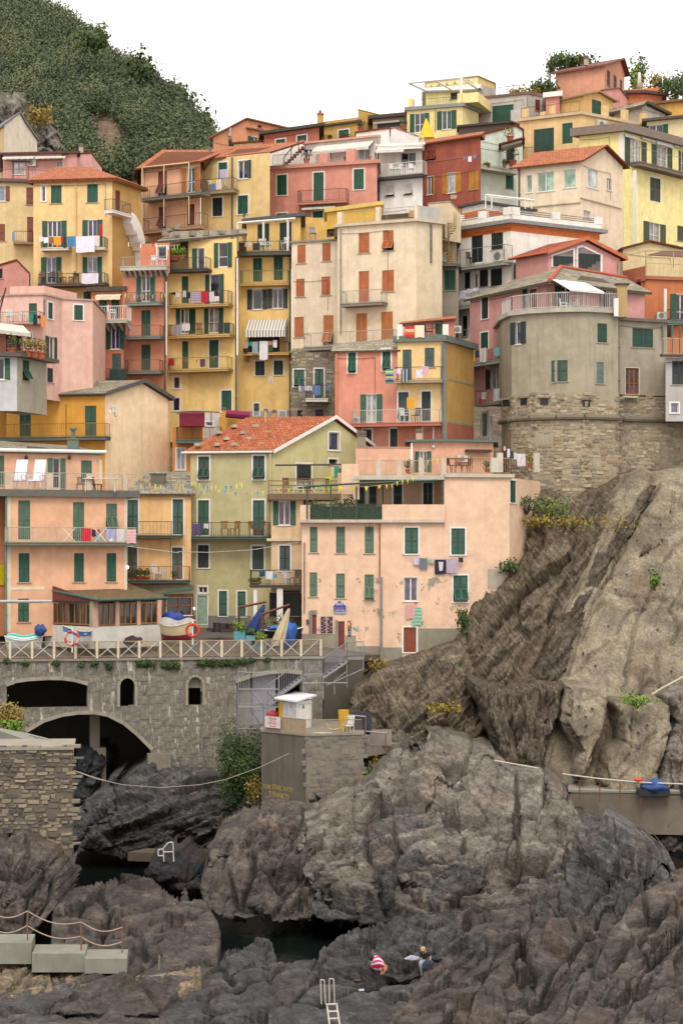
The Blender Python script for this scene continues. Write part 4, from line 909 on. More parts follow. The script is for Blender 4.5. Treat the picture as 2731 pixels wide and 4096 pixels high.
# ---- red orange house
b=B_('house','orange red house with white railed upper terrace, left part','#cf7650',dirt=.35)
b.box(160.5,'B',[(815,372),(1098,366)],700,6);b.flat(.35,.35,SLATE(),0,'roof')
b.win(0,'c','B',888,432,957,622,'g');b.win(0,'c','B',998,428,1068,618,'g');awning(b,0,'B',875,392,1098,408,.7,plain('#e6d8b0',.9),.3);b.done()
b=B_('house','orange red house with four green shutter sets between pink and tall red houses','#cd7450',dirt=.35)
b.box(158,'B',[(690,655),(1118,648)],1330,8);q=b.faces[0]['pl']
b.win(0,'o','B',735,685,838,892,'g',sf=.3,n=1,gl='#c0c4c4');b.win(0,'o','B',950,678,1115,886,'g',sf=.27,gl='#3c3c74');b.win(0,'c','B',1005,926,1085,1140,'t')
b.balc(0,'B',660,1138,628,652,502,1.5,plaster('#c6c0ae'),WHITE(),.16,brackets=8);b.balc(0,'B',480,1112,1152,1176,1064,1.2,plain('#4f5c50'),IRON(),.13,brackets=9)
b.box(158.05,'B',[(530,800),(689,800)],1330,7);b.balc(1,'B',484,690,884,908,None,.8,plaster('#bdb4a2'));b.pipe(0,'B',1117,660,1180,'#5a4440');b.win(1,'c','B',600,948,676,1162,'g');b.done();PLR=b.faces[0]['pl']
for k,(x,y)in enumerate(((505,1150),(535,1150))):chair(['left white plastic chair at the end of the orange red bottom balcony','right white plastic chair at the end of the orange red bottom balcony'][k],'B',x,y,157.3,1.1,rz=k*.6,group='chairs on the orange red balcony')
laund(PLR,1.26,'B',[(742,1090,768,1122,'#3a86a8','small blue crate cloth on the orange red bottom balcony'),(980,1068,1108,1150,'#27423c','dark green windbreak sheet on the right of the bottom balcony')])
for k,(x,y)in enumerate(((785,618),(870,618),(1000,615))):chair(['left white chair behind the white terrace rail','middle white chair behind the white terrace rail','right white chair behind the white terrace rail'][k],'B',x,y,157.4,1.1,rz=k,group='chairs behind the white terrace rail')
# ---- tall red brown house
b=B_('house','tall narrow terracotta red house with three green doors and balconies','#d98a66',dirt=.35)
b.box(160,'B',[(1098,190),(1488,180)],1360,9)
b.win(0,'o','B',1222,232,1390,464,'g',sf=.27,gl='#34343c')
for y0,y1 in((536,768),(845,1078)):b.win(0,'c','B',1266,y0,1348,y1,'g')
f0=b.balc(0,'B',1118,1440,466,494,376,1.1,plain('#77867a'),plain('#7a5a48'),.13);b.balc(0,'B',1112,1438,772,796,672,1.1,plain('#77867a'),plain('#8a5a40'),.13);b.balc(0,'B',1110,1435,1082,1108,982,1.1,plain('#77867a'),plain('#8a5a40'),.13)
b.balc(0,'B',1076,1490,142,178,58,.9,plaster('#bcb6a8'),plain('#a8a094'),.2,brackets=9);b.pipe(0,'B',1478,195,1330,'#5a4440',.07);b.done();PLT=b.faces[0]['pl']
b=B_('house','small coral roof house with white window behind the terrace of the tall red house','#d88058')
b.box(162.5,'A',[(1255,1290),(1520,1275)],1560,5);b.win(0,'w','A',1412,1310,1490,1424,fr=1,gl='#2a2c34',n=1);b.done()
def bunting(label,pts,cols,n=14,s=.3,sag=.4,square=False,D0=0):
    r=empty('bunting',pts[0],label,'bunting');mb=MB();prev=None;rr=random.Random(n)
    P=[]
    for i in range(n*2+1):
        t=i/(n*2);k=min(len(pts)-2,int(t*(len(pts)-1)));f=t*(len(pts)-1)-k;p=pts[k].lerp(pts[k+1],f);p=p-Vector((0,0,sag*math.sin(math.pi*f)));P.append(p)
    mb.path(P,.012,3);mb.build('cord',plain('#b8b8a8'),r)
    for i in range(n):
        p=P[i*2];q=P[i*2+1];w=(q-p)*s*2;m=MB();dz=Vector((0,rr.uniform(-.08,.08),-s*rr.uniform(.8,1.2)))
        if square:m.face([p,p+w,p+w+dz,p+dz]);m.face([p,p+dz+Vector((0,.01,0)),p+w+dz+Vector((0,.01,0)),p+w])
        else:m.face([p,p+w,p+w*.5+dz]);m.face([p,p+w*.5+dz+Vector((0,.01,0)),p+w])
        m.build('pennant',plain(cols[i%len(cols)],.8,var=.1),r)
    return r
bunting('string of small coloured flags on the upper balcony of the tall red house',[WT('B',1120,385,158.7),WT('B',1500,385,158.7)],['#d8c05a','#7ab04a','#b8402c','#c8c4d0','#5a84a8','#d87828'],14,.3,.15,True)
bunting('bright flags strung from the tall red house terrace towards the planter',[WT('A',1148,1272,160),WT('A',1380,1272,160),WT('E',270,1290,160)],['#e8d8c8','#e8902c','#4ab05a','#c8303c','#e0e0ec','#3a84b8','#e88a28','#6ac03a','#b82838'],17,.3,.15,True)
chair('white plastic chair on the terrace of the tall red house','B',1385,135,159.4,.8,rz=.5);table('white low table on the terrace of the tall red house','B',1430,138,159.4,.9,.55)
# ---- yellow row
b=B_('house','upper part of the yellow house with planter terrace under a rough stone roof','#eec680')
b.box(165.5,'E',[(150,1262),(345,1258)],1560,6);b.win(0,'o','E',90,1300,330,1420,'g',sf=.25);b.done()
b=B_('house','tall yellow house with laundry balconies right of the terracotta red house','#f6cf76',dirt=.3)
b.box(164,'F',[(148,205),(345,203)],1720,9);b.box(164.02,'E',[(345,1262),(778,1240)],3060,9);F1=1;F0=0
b.win(1,'o','E',378,1326,486,1520,'g',sf=.42,sides='L',n=1,gl='#2c3440');b.win(1,'o','E',573,1276,736,1498,'g',sf=.24,n=1,gl='#302c2c')
b.win(0,'c','F',284,232,344,474,'g',fr=0);b.win(1,'o','F',495,216,663,478,'g',sf=.24,n=1,gl='#222430');
b.win(0,'o','F',232,522,344,750,'g',sf=.36,sides='L',n=2);b.win(1,'c','F',348,520,408,750,'g');b.win(1,'o','F',485,512,658,745,'g',sf=.24,n=2,gl='#8a7a74')
b.win(0,'c','F',288,815,343,1062,'g');b.win(1,'c','F',530,804,614,1056,'g',fr=1)
b.win(0,'w','F',210,1136,266,1240,fr=1,gl='#5a5450',n=1);b.win(0,'w','F',205,1322,266,1440,fr=1,gl='#20202a',n=1);b.win(1,'c','F',640,1258,730,1452,'g',fr=1)
G1=b.balc(1,'F',165,700,486,508,370,1.1,plaster('#c8a65c'),IRON(),.14);b.balc(1,'F',160,715,762,784,660,1.1,plaster('#d4ae54'),IRON(),.14);b.balc(1,'F',156,700,1068,1090,960,1.1,plaster('#c8a65c'),plain('#9a8a50'),.14);b.balc(1,'E',145,505,1512,1535,1410,1.2,plain('#3e3e3a'),IRON(),.16)
b.pipe(1,'F',770,60,1440,'#6a6a50',.07);b.done();PL1=b.faces[1]['pl']
mb=MB();mb.slab([WT('E',x,y,d)for x,y,d in((60,1262,163.3),(455,1228,163.3),(870,1190,163.3),(855,1150,166.5),(200,1175,167.5))],.22);o=mb.build('stone_roof',SLATE(),None,False,WT('E',60,1262,163.3));tag(o,'rough grey stone slab roof over the planter terrace house','roof')
for k,(x,y)in enumerate(((235,1200),(380,1195),(505,1190),(640,1185),(760,1180),(140,1190),(180,1160),(240,1140))):
    mb=MB();p=WT('E',x,y,164.0);mb.box(p,.55,.4,.28+.1*(k%3),k*.7);o=mb.build('roof_stone',plain('#94887a',.95),None,False,p);tag(o,['first','second','third','fourth','fifth','front left','left middle','upper left'][k]+' loose grey stone'+(' from the left on the front edge of the rough slab roof' if k<5 else ' on the slope of the rough slab roof'),'stone','stones on the rough slab roof')
pot_plant('long planter of bright yellow green grass on the yellow house terrace','E',205,1440,163.2,1.7,2.7,LB(),'#a0684a');pot_plant('tufty grass plant at the right end of the planter terrace','E',285,1430,163.2,1.7,1.5,LB(),'#a0684a');pot_plant('dark green plant behind the bright grass planter','E',300,1360,164.6,1.8,1.0)
laund(PL1,1.16,'F',[(198,376,230,400,'#2c2838','small dark garment at the left of the upper yellow balcony'),(230,378,268,418,'#dcd8dc','small white garment at the left of the upper yellow balcony'),(292,362,325,420,'#c9c4bc','pale flecked shirt on the upper yellow balcony'),(326,380,360,430,'#22242c','black garment on the upper yellow balcony'),(362,372,455,466,stripes(['#9a94a4','#c0bac0','#7a7488'],1,6),'grey patterned sheet on the upper yellow balcony'),(457,370,524,470,'#b81f3c','crimson towel on the upper yellow balcony'),(532,374,574,460,'#d4ccd0','white shirt right of the crimson towel'),(576,360,608,408,'#26222e','black tee on the upper yellow balcony'),(576,412,618,458,'#dcd8d4','white square cloth on the upper yellow balcony')])
laund(PL1,1.16,'F',[(202,668,288,760,'#a8a2a6','grey towel at the left of the middle yellow balcony'),(288,658,356,722,'#e2ded8','white shirt on the middle yellow balcony'),(660,648,716,745,'#2c4436','dark green folded awning at the right of the middle yellow balcony'),(612,662,655,735,'#283a30','dark green cushion box cloth on the middle yellow balcony')])
laund(PL1,1.16,'F',[(165,970,218,1034,'#c02430','red cloth at the left corner of the lowest yellow balcony'),(448,975,494,1045,'#5a4a60','dark flowered garment on the lowest yellow balcony')])
bunting('sparse yellow and red pennants along the lowest yellow balcony',[WT('F',160,968,162.7),WT('F',610,945,162.7)],['#d8402c','#6a9a3a','#e0c828','#c04048','#e0d028'],9,.35,.25)
chair('folded wooden chair on the middle yellow balcony','F',445,758,163.2,1.0,'#8a6a34',.3,'wood')
b=B_('house','narrow yellow house with striped awning and laundry left of the cream house','#f4ca6e',dirt=.3)
b.box(166,'E',[(785,1385),(1266,1375)],3060,9);
b.win(0,'c','E',922,1412,1004,1625,'g');b.win(0,'c','E',1108,1398,1190,1612,'g');b.win(0,'o','F',870,352,1052,530,'k',sf=.27,fr=1,n=1,gl='#34303c');b.win(0,'o','F',1053,345,1234,520,'k',sf=.25,fr=1,n=2,gl='#3c3a4c')
b.win(0,'d','F',880,740,1160,915);b.win(0,'c','F',942,994,1027,1124,'k',fr=1);b.win(0,'c','F',1108,988,1192,1118,'k',fr=1);b.win(0,'c','F',930,1374,978,1484,'d',fr=1);b.win(0,'d','F',1156,1444,1212,1510,fr=1)
b.balc(0,'F',806,1240,294,314,180,.9,plaster('#d4aa50'),plain('#8a8a5a'),.13);b.balc(0,'F',828,1246,916,940,822,1.1,plaster('#cfa650'),IRON(),.14,brackets=2);b.balc(0,'E',790,1268,1352,1386,1262,1.2,plain('#4c4c44'),IRON(),.14)
SW=stripes(['#e4ded0','#e4ded0','#6a6a78'],0,4.0);awning(b,0,'F',885,622,1238,715,1.5,SW,.55);
q=b.faces[0]['pl'];mb=MB();u1,za=q.loct('F',1240,605);_,zb=q.loct('F',1240,815,.8);u1-=.05
for k in range(7):n0,n1=1.5*k/7,1.5*(k+1)/7;mb.face([q.P(u1,n0,zb),q.P(u1,n1,zb),q.P(u1,n1,za-1.5*k/7*.7),q.P(u1,n0,za-1.5*k/7*.7)],[(n0,0),(n1,0),(n1,1),(n0,1)])
mb.build('side_curtain',SW,b.root)
b.pipe(0,'F',1252,60,1490,'#5a6a5a',.07);b.band(0,'F',785,1440,1262,1560,plaster('#a8a4a0'),.02,'plinth');b.done();PL2=b.faces[0]['pl']
laund(PL2,1.2,'F',[(830,812,878,880,'#c8a48c','beige shirt at the left of the awning balcony'),(878,820,914,858,'#3aa088','turquoise tee on the awning balcony'),(916,818,966,930,'#9ab0b8','pale blue towel on the awning balcony'),(980,814,1056,982,'#ece8ec','long white towel hanging below the awning balcony'),(1058,815,1098,850,'#c88a60','small orange patterned cloth on the awning balcony'),(1058,850,1100,908,'#2e5a34','green cloth under the orange one on the awning balcony'),(1102,806,1138,872,'#e8e4e4','white napkin at the right of the awning balcony'),(838,878,876,920,'#2a2a34','dark trousers below the beige shirt on the awning balcony'),(1060,1130,1104,1190,'#d8c4c0','pale pink cloth on the wall below the awning balcony')])
b=B_('house','yellow roof storey with dark doors, white frames and flat grey canopy','#e4bc62')
b.box(169,'E',[(865,1092),(1350,1040)],1440,7);b.flat(.4,.3,plain('#55565a',.8),-.05)
b.win(0,'c','E',962,1106,1068,1300,'k');b.win(0,'c','E',1160,1092,1268,1340,'k');q=b.faces[0]['pl'];mb=MB()
for x,y0 in((785,1100),(1016,1078),(1235,1062)):u,z1=q.loct('E',x,y0,2.2);_,z0=q.loct('E',x,1350,2.2);mb.tube(q.P(u,2.2,z0),q.P(u,2.2,z1),.09,4)
mb.tube(q.P(q.loct('E',785,1100,2.2)[0],2.2,q.loct('E',785,1100,2.2)[1]),q.P(q.loct('E',1300,1058,2.2)[0],2.2,q.loct('E',1300,1058,2.2)[1]),.09,4);mb.build('canopy_frame',WHITE(),b.root);b.done()
dish('dark satellite dish on the flat canopy of the yellow roof storey','E',845,1035,168.8,.45,'#4a4a50')
for k,(x,y,z)in enumerate(((1005,1350,.3),(1210,1335,-.4),(1060,1348,1.2))):chair(['tall white garden chair in the middle of the dark railed yellow terrace','white garden chair at the right of the dark railed yellow terrace','low white stool chair on the dark railed yellow terrace'][k],'E',x,y,165.2,[1.9,1.8,1.2][k],rz=z,group='chairs on the yellow roof terrace')
laund(PL2,1.26,'E',[(848,1268,905,1314,'#d8ccc8','white patterned cloth on the dark rail of the yellow roof terrace'),(920,1280,985,1345,'#34343a','dark cover over the rail of the yellow roof terrace')])
b=B_('house','yellow side wall and terrace screen between the yellow roof storey and the cream house','#dfb24a')
b.box(171,'E',[(1330,1040),(1700,1072)],1330,5);b.done()
# ---- cream houses
b=B_('house','cream house with orange shutters, lower left half of the pair','#e4cfb0',dirt=.3)
b.box(162,'J',[(-76,385),(352,362)],1345,9);b.flat(.15,.14,plaster('#8f8878'),0);
for x0,y0,x1,y1 in((-24,400,50,564),(199,382,274,544),(-36,704,40,864),(192,684,271,850),(-50,1046,34,1226)):b.win(0,'c','J',x0,y0,x1,y1,'o')
b.win(0,'p','J',209,1030,299,1300,'O');b.done()
chair('armchair with purple patterned cover on the cream house roof','J',115,350,162.5,1.9,'#8a86b0',.3,'wood');chair('white armchair on the cream house roof','J',285,335,162.5,1.7,'#dcd8d4',-.2,'wood')
b=B_('house','tall cream house with orange shutters and roof terrace in the middle of the village','#e4cfac',dirt=.3)
b.box(156,'J',[(335,243),(1040,190),(1272,217)],1380,8,mats=[plaster('#e4cfac',.3),plaster('#d8c4a0',.3)]);b.flat(.25,.22,plaster('#cbbb9c'),0)  # side wall plaster coloured darker to show it turned from the light
b.win(0,'c','J',524,290,620,472,'o');b.win(0,'p','J',741,269,838,450,'o');b.win(0,'c','J',525,634,618,916,'o');b.win(0,'c','J',733,626,841,818,'o');b.win(0,'c','J',501,1013,600,1290,'O');b.win(0,'c','J',726,999,831,1270,'O')
b.balc(0,'J',360,732,918,945,806,1.1,plaster('#8a857a'),plain('#a8a294'),.14);b.balc(0,'J',30,835,1300,1330,1175,1.3,plaster('#8a857a'),plain('#a8a294'),.16);b.pipe(0,'J',362,260,1200,'#a09a8a',.07);b.pipe(1,'J',1175,215,560,'#6a6068',.08)
q=b.faces[0]['pl'];zt=b.zt+.22
def bl(x0,y0,x1,nm,n0=-.3,n1=.1,mat=None,fi=0):
    qq=b.faces[fi]['pl'];u0,z1=qq.loct('J',x0,y0,n1);u1=qq.loct('J',x1,y0,n1)[0];mb=MB();mb.fbox(qq,u0,u1,n0,n1,zt,z1);mb.build(nm,mat or b.mat,b.root)
bl(333,105,372,'pillar');bl(676,60,712,'pillar');bl(1020,38,1050,'pillar');bl(1052,45,1256,'parapet',-.25,.1,plaster('#b8b4ac'),1)
b.rail(q,q.loct('J',372,150)[0],q.loct('J',1020,100)[0],.05,zt,zt+.95,plain('#b8a888'),b.root,.16,False);b.band(0,'J',975,90,1020,150,plaster('#b88a64'),.12,'panel');b.done()
b=B_('roof_shelter','yellow roof shelter with yellow screens above the cream house terrace','#d8a828',cat='shelter')
b.box(160,'J',[(240,110),(725,45)],260,4,mat=plaster('#d8a828',.2));b.flat(.2,.3,plaster('#e0bc50'),0,'roof');b.done()
b=B_('house','cream wedge shaped roof house behind the cream terrace, right side','#d8c29a')
b.gable('J',(1150,160),(1440,163),[(1150,35),(1340,18),(1440,120)],330,(1120,168),roofmat=plain('#a89a80'),over=.05,th=.1);b.done()
b=B_('house','grey rear house with green shutters between cream and white houses','#a09484',dirt=.4)
b.box(162,'J',[(1095,600),(1420,600)],1180,7);b.flat(.2,.25,plain('#5a5450',.9),0);b.win(0,'c','J',1118,628,1204,805,'g');b.win(0,'c','J',1293,625,1392,806,'g');b.balc(0,'J',1028,1232,912,930,806,1.6,plaster('#b4a898'),plain('#7a7a74'),.14);b.done()
b=B_('house','tan upper wall with spiral stair between cream and white houses','#bfa678');b.box(163.5,'J',[(1180,215),(1400,205)],620,6);b.done()
r=empty('spiral_stair',WT('J',1300,550,161),'rusty brown spiral stair between the cream and white houses','stair');mb=MB();c0=WT('J',1330,550,161.5);mb.tube(c0,WT('J',1330,200,161.5),.07,6);mb.build('post',plain('#8a6a3c'),r)
for k in range(15):
    a=k*.5;z=c0.z+k*.22;mb=MB();d=Vector((math.cos(a),math.sin(a),0));e=Vector((math.cos(a+.4),math.sin(a+.4),0));base=Vector((c0.x,c0.y,z));mb.prism([base,base+d*.6,base+e*.6],Vector((0,0,.05)));mb.tube(base+d*.6,base+d*.6+Vector((0,0,1)),.02,4);mb.build('step',plain('#8a6a3c'),r)
acunit('grey boiler box on the ledge by the spiral stair',b.faces[0]['pl'],'J',1200,465,1305,550,1.0)
b=B_('ledge','grey ledge carrying the boiler box by the spiral stair','#6a645c',cat='ledge');b.box(160.5,'J',[(1165,560),(1400,560)],590,2.5);b.done()
b=B_('stone_house','lower storey of bare grey rubble stone with green shutters and tiny balcony','#8a8272',dirt=.6,cat='house');STONEH=b
b.box(161.5,'J',[(-72,1330),(314,1330)],2000,9);
b.win(0,'p','F',1288,1070,1382,1224,'g',fr=1);b.win(0,'c','F',1474,1064,1554,1330,'g',fr=1);b.win(0,'d','F',1320,1436,1366,1490);b.win(0,'d','F',1482,1430,1550,1490)
b.balc(0,'K',50,250,432,462,312,.9,WHITE(),IRON(),.14);b.done();PLS=b.faces[0]['pl']
laund(PLS,.96,'K',[(-12,318,6,366,'#e4e4e8','white cloth at the left of the stone house balcony'),(6,320,36,380,'#8a94a8','grey blue cloth on the stone house balcony'),(40,318,108,362,'#cfc4cc','lilac towel on the stone house balcony'),(60,362,108,392,'#5a5a74','dark blue garment on the stone house balcony'),(120,316,182,404,'#6a86b4','blue jeans on the stone house balcony'),(222,316,272,362,'#7a8a98','grey shirt at the right of the stone house balcony')])
# ================================================================ right side: white and orange house, castle
b=B_('house','white house with orange stripe under its railed roof terrace','#e9e3d6',dirt=.15)
b.box(166,'P',[(275,280),(770,205),(1560,294)],1560,9);b.flat(.45,.3,plain('#8e8c8a',.8),-.02)
OR=plain('#d8702c',.8);b.band(0,'P',275,278,768,292,OR,.03,'stripe');q0=b.faces[0]['pl'];q1=b.faces[1]['pl']
for q in(q0,q1):mb=MB();mb.fbox(q,0,q.L,-.02,.03,b.zt-.62,b.zt-.05);mb.build('stripe',OR,b.root)
b.win(0,'c','P',415,284,516,556,'k');b.win(0,'c','P',592,256,697,440,'k');b.win(0,'c','P',352,645,403,790,'k');b.win(0,'w','P',440,656,468,782,gl='#2c2c44',n=1);b.win(0,'c','P',486,622,562,774,'k');b.win(0,'c','P',586,612,688,766,'k');b.win(0,'c','P',335,1035,376,1220,'k')
b.balc(0,'P',232,708,580,606,425,1.1,plaster('#a8aa9c'),plain('#8a8a80'),1.2);b.balc(0,'P',225,408,945,975,810,1.1,plaster('#a8a496'),plain('#8a8a80'),.3)
zt=b.zt+.28
for q,u0,u1 in((q0,0,q0.L),(q1,0,q1.L)):mb=MB();mb.fbox(q,u0,u1,-.25,.25,zt,zt+.42);mb.build('parapet',b.mat,b.root)
for q,xs in((q0,(303,522,760)),(q1,(800,1160,1550))):
    for x in xs:u=max(.25,min(q.L-.25,q.loct('P',x,150)[0]));mb=MB();mb.fbox(q,u-.35,u+.35,-.28,.28,zt+.4,zt+1.02);mb.build('pillar',b.mat,b.root)
    mb=MB()
    for k in range(3):mb.tube(q.P(0,0,zt+.52+.17*k),q.P(q.L,0,zt+.52+.17*k),.03,4)
    mb.build('rail',plain('#6a625e'),b.root)
b.pipe(1,'P',802,560,700,'#4a3c40',.08);b.done();PLW=b.faces[0]['pl']
b=B_('house','small white roof room with orange band on the terrace of the white house','#e6e0d6');b.box(171,'P',[(330,68),(520,28),(965,100)],200,5);b.flat(.3,.2,plain('#4a4444',.8),0,'roof')
for fi in(0,1):q=b.faces[fi]['pl'];mb=MB();mb.fbox(q,0,q.L,-.02,.03,b.zt-1.0,b.zt-.5);mb.build('stripe',OR,b.root)
b.done()
r=empty('pergola',WT('M',765,1380,168),'white pipe frame over the terrace of the white and orange house','pergola');mb=MB()
mb.path([WT('M',765,1295,168),WT('M',1205,1345,168)],.08,4);mb.path([WT('M',790,1315,169),WT('M',1205,1352,169)],.05,4)
for x,y in((765,1295),(820,1302),(1120,1335),(1178,1342)):mb.tube(WT('M',x,y,168),WT('M',x,1420,168),.05,4)
mb.build('frame',WHITE(),r)
acunit('large white air conditioner on the balcony of the white and orange house',PLW,'P',600,448,712,546,1.0)
chair('dark folding chair on the balcony of the white and orange house','P',405,572,164.4,1.4,'#3a3634',.6,'wood')
laund(PLW,1.16,'P',[(222,812,262,905,'#e0dce8','white shirt at the left end of the white house lower balcony'),(246,808,290,862,'#22253c','navy garment on the white house lower balcony'),(262,850,312,905,'#e4e0ec','white underwear cloth below the navy garment'),(312,808,360,880,'#e0dce8','white tee right of the navy garment'),(350,865,400,912,'#e8e4f0','white cloth hanging low at the right of the lower balcony'),(360,800,420,830,'#dcd8e4','crumpled white cloth near the eave corner'),(380,790,480,815,'#e6e2ea','bundled white sheet at the eave corner of the white house')])
# cream arbour house and orange house at the right edge
b=B_('house','cream house with a brown tensioned canopy on its terrace, right edge','#dcc48e')
b.gable('Q',(1030,168),(1700,172),[(1030,440),(1270,378),(1700,470)],760,(940,172),over=.3,th=.15);b.done()
mb=MB();mb.slab([WT('Q',x,y,d)for x,y,d in((1250,488,163),(1700,512,163),(1700,455,166),(1405,448,166))],.06);r=empty('canopy',WT('Q',1250,488,163),'brown cloth canopy on thin poles at the right edge','canopy');mb.build('cover',plain('#6e4a38',.9),r);mb=MB()
for x in(1235,1482):mb.tube(WT('Q',x,600,162.8),WT('Q',x,450,162.8),.05,4)
mb.tube(WT('Q',1078,488,162.8),WT('Q',1240,450,162.8),.03,4);mb.tube(WT('Q',1235,452,162.8),WT('Q',1600,452,162.8),.04,4);mb.build('frame',plain('#b09a74'),r)
b=B_('house','orange house with green door and white flue pipe at the right edge','#c97440',dirt=.3)
b.box(160,'Q',[(1190,712),(1230,708),(1700,726)],1380,8);b.flat(.2,.22,plaster('#b06a4c'),0);b.win(1,'o','Q',1452,842,1640,1120,'g',sf=.3,gl='#241e22');b.balc(1,'Q',1455,1700,1068,1090,975,.8,plain('#6a625c'),IRON(),.14)
b.parapet([1],.3);b.rail(b.faces[1]['pl'],.1,b.faces[1]['pl'].L-.1,0,b.zt+.2,b.zt+1.3,plain('#c0a468'),b.root,.35,False);b.done()
acunit('cream air conditioner on the orange house by the white flue',b.faces[1]['pl'],'Q',1338,1002,1426,1066,.6)
mb=MB();r=empty('flue_pipe',WT('Q',1408,1000,159),'tall white flue pipe on the orange house wall','pipe');mb.tube(WT('Q',1408,1000,159),WT('Q',1410,795,159),.12,8);mb.build('pipe',WHITE(),r)
b=B_('terrace_wall','orange brown terrace parapet below the cream arbour house','#bb6a48',cat='wall');b.box(162,'Q',[(1028,632),(1232,588)],760,4);b.done()
# pink gable behind the castle
b=B_('house','rose house with two large gabled windows above the slate roof, behind the castle','#d3938a',dirt=.25)
b.gable('Q',(362,158),(1005,160),[(362,475),(682,362),(1005,528)],820,(70,161),roofmat=tiles_mat('#b8583a','#96452c',.3,.35),over=.35,th=.2,fascia=plain('#c4693e'))
for prof in([(388,596),(388,490),(598,425),(598,612)],[(612,618),(612,415),(662,400),(845,490),(845,672)]):
    q=b.faces[0]['pl'];pts=[q.loct('Q',x,y)for x,y in prof];mb=MB();mb.prism([q.P(u,.05,z)for u,z in pts],-q.N*.07);fr_=mb.build('gable_window_frame',WHITE(),b.root)
    c=(sum(p[0]for p in pts)/len(pts),sum(p[1]for p in pts)/len(pts));mb=MB();mb.face([q.P(c[0]+(u-c[0])*.86,.056,c[1]+(z-c[1])*.84)for u,z in pts]);mb.build('pane',glass_mat('#7a665e'),fr_)
for x0,y0,x1,y1,k in((402,502,582,596,4),(630,482,826,655,5)):
    q,u0,u1,z0,z1=b.rect(0,'Q',x0,y0,x1,y1)
    for i in range(k):mb=MB();shutter_mesh(mb,q.P(u0+(u1-u0)*i/k,.09,z1),q.U,q.N,Vector((0,0,-1)),(u1-u0)/k-.02,z1-z0-(.25*i if k==5 else .1*i));mb.build('shutter',shm('k'),b.root)
b.pipe(0,'Q',990,560,720,'#8a9a8a',.08);b.done()
# ---- castle
b=B_('house','dusty pink house ring under a slate roof on top of the castle tower','#cf928a',dirt=.3)
b.box(156.6,'P',[(400,880),(1085,745),(1966,842,152.5)],1840,8)
b.win(0,'c','P',506,868,565,1062,'k',fr=1,lab='narrow window with an ajar lower leaf');b.win(0,'o','P',875,790,1000,1008,'k',sf=.35,sides='L',gl='#6a3a34',n=1);b.win(0,'c','P',497,1185,565,1335,'g',fr=1)
b.win(0,'o','R',545,170,672,345,'k',sf=.32,sides='L',n=2,gl='#8a9498');b.win(0,'w','R',500,560,556,778,fr=1,gl='#8a9490',n=1)
for x0,y0,x1,y1 in((418,770,566,1002),(820,815,955,1030)):b.win(1,'o','Q',x0,y0,x1,y1,'k',sf=.4,sides='L',gl='#4a2e30')
P1_=b.balc(0,'P',330,700,1448,1480,1345,1.0,plaster('#a4a898'),plain('#8a5a4a'),.14,brackets=3);P2_=b.balc(0,'R',440,680,470,492,352,1.0,plaster('#a4a898'),plain('#7a4a44'),.14);b.pipe(0,'R',590,590,830,'#dcd6c8',.12)
PLC=b.faces[0]['pl'];PLC1=b.faces[1]['pl'];ft=b.foot;b.done()
# slate roof ring
mb=MB();z=b.zt;s0=WT('P',345,858,157);s1=WT('P',1115,712,146.2);s2=WT('Q',1290,812,152.6);s0.z=s1.z=s2.z=z-.05
t0=WT('P',800,700,159.5);t1=WT('P',1215,600,152.5);t2=WT('Q',1060,735,158.5);t0.z=t1.z=t2.z=(t1.z)
mb.slab([s0,s1,t1,t0],.2);mb.slab([s1,s2,t2,t1],.2);mb.build('roof',SLATE(),b.root)
mb=MB();mb.tube(s1+Vector((0,0,.05)),t1+Vector((0,0,.05)),.16,6);mb.tube(t1+Vector((0,0,.05)),t2+Vector((0,0,.05)),.14,6);mb.build('ridge_tiles',plain('#b8583a',.9),b.root)
laund(PLC,1.06,'P',[(340,1350,380,1420,'#8a8078','grey cloth at the left of the castle side balcony'),(399,1350,444,1445,'#d8d414','acid yellow towel on the castle side balcony'),(448,1345,486,1410,'#2c2c48','navy cloth right of the acid yellow towel'),(488,1325,548,1452,'#d8d2cc','long white cloth on the castle side balcony'),(560,1350,604,1430,'#a07068','brown red cloth on the castle side balcony'),(622,1322,683,1392,'#7ac4c8','aqua towel at the right of the castle side balcony')])
laund(PLC,1.06,'R',[(612,345,668,455,'#d4d8dc','white towel on the lower castle side balcony'),(508,378,545,440,'#c4bcb0','beige cushion cloth on the lower castle side balcony'),(485,432,510,475,'#b02838','small red cloth on the lower castle side balcony')])
# drum
GP=plaster('#aa9f86',.75,streak=.5);SP=plaster('#9a8f78',.8,streak=.4)
ft_=[(690,1062,148.8),(775,1043,146),(950,1027,144.6),(1180,1020,143.8),(1420,1028,143.5),(1728,1058,144.5)]
b=Bld('castle_tower','round grey plastered castle tower on a rubble stone base with a railed terrace',GP,cat='tower');CAST=b
zt=H-(nat('P',0,1040)[1]-HY)*146/F;zm=H-(nat('R',0,405)[1]-HY)*145/F;zb=H-(nat('R',0,1500)[1]-HY)*142/F-4
P_=[W(nat('P',x,0)[0],HY,d)for x,y,d in ft_];b._root((P_[0].x,P_[0].y,zb));b.zt=zt;b.zb=zb
for i in range(5):pl=Pl(P_[i],P_[i+1]);b.addface(pl,[(0,zm),(pl.L,zm),(pl.L,zt),(0,zt)])
foot=[Vector((p.x,p.y,zt))for p in P_];b.foot=foot+[foot[-1]+Vector((0,9,0)),foot[0]+Vector((0,6,0))];b.mb.face(b.foot)
for i in range(5,8):a,c=b.foot[i],b.foot[(i+1)%8];z=Vector((0,0,zm-zt));b.mb.face([a+z,c+z,c,a])
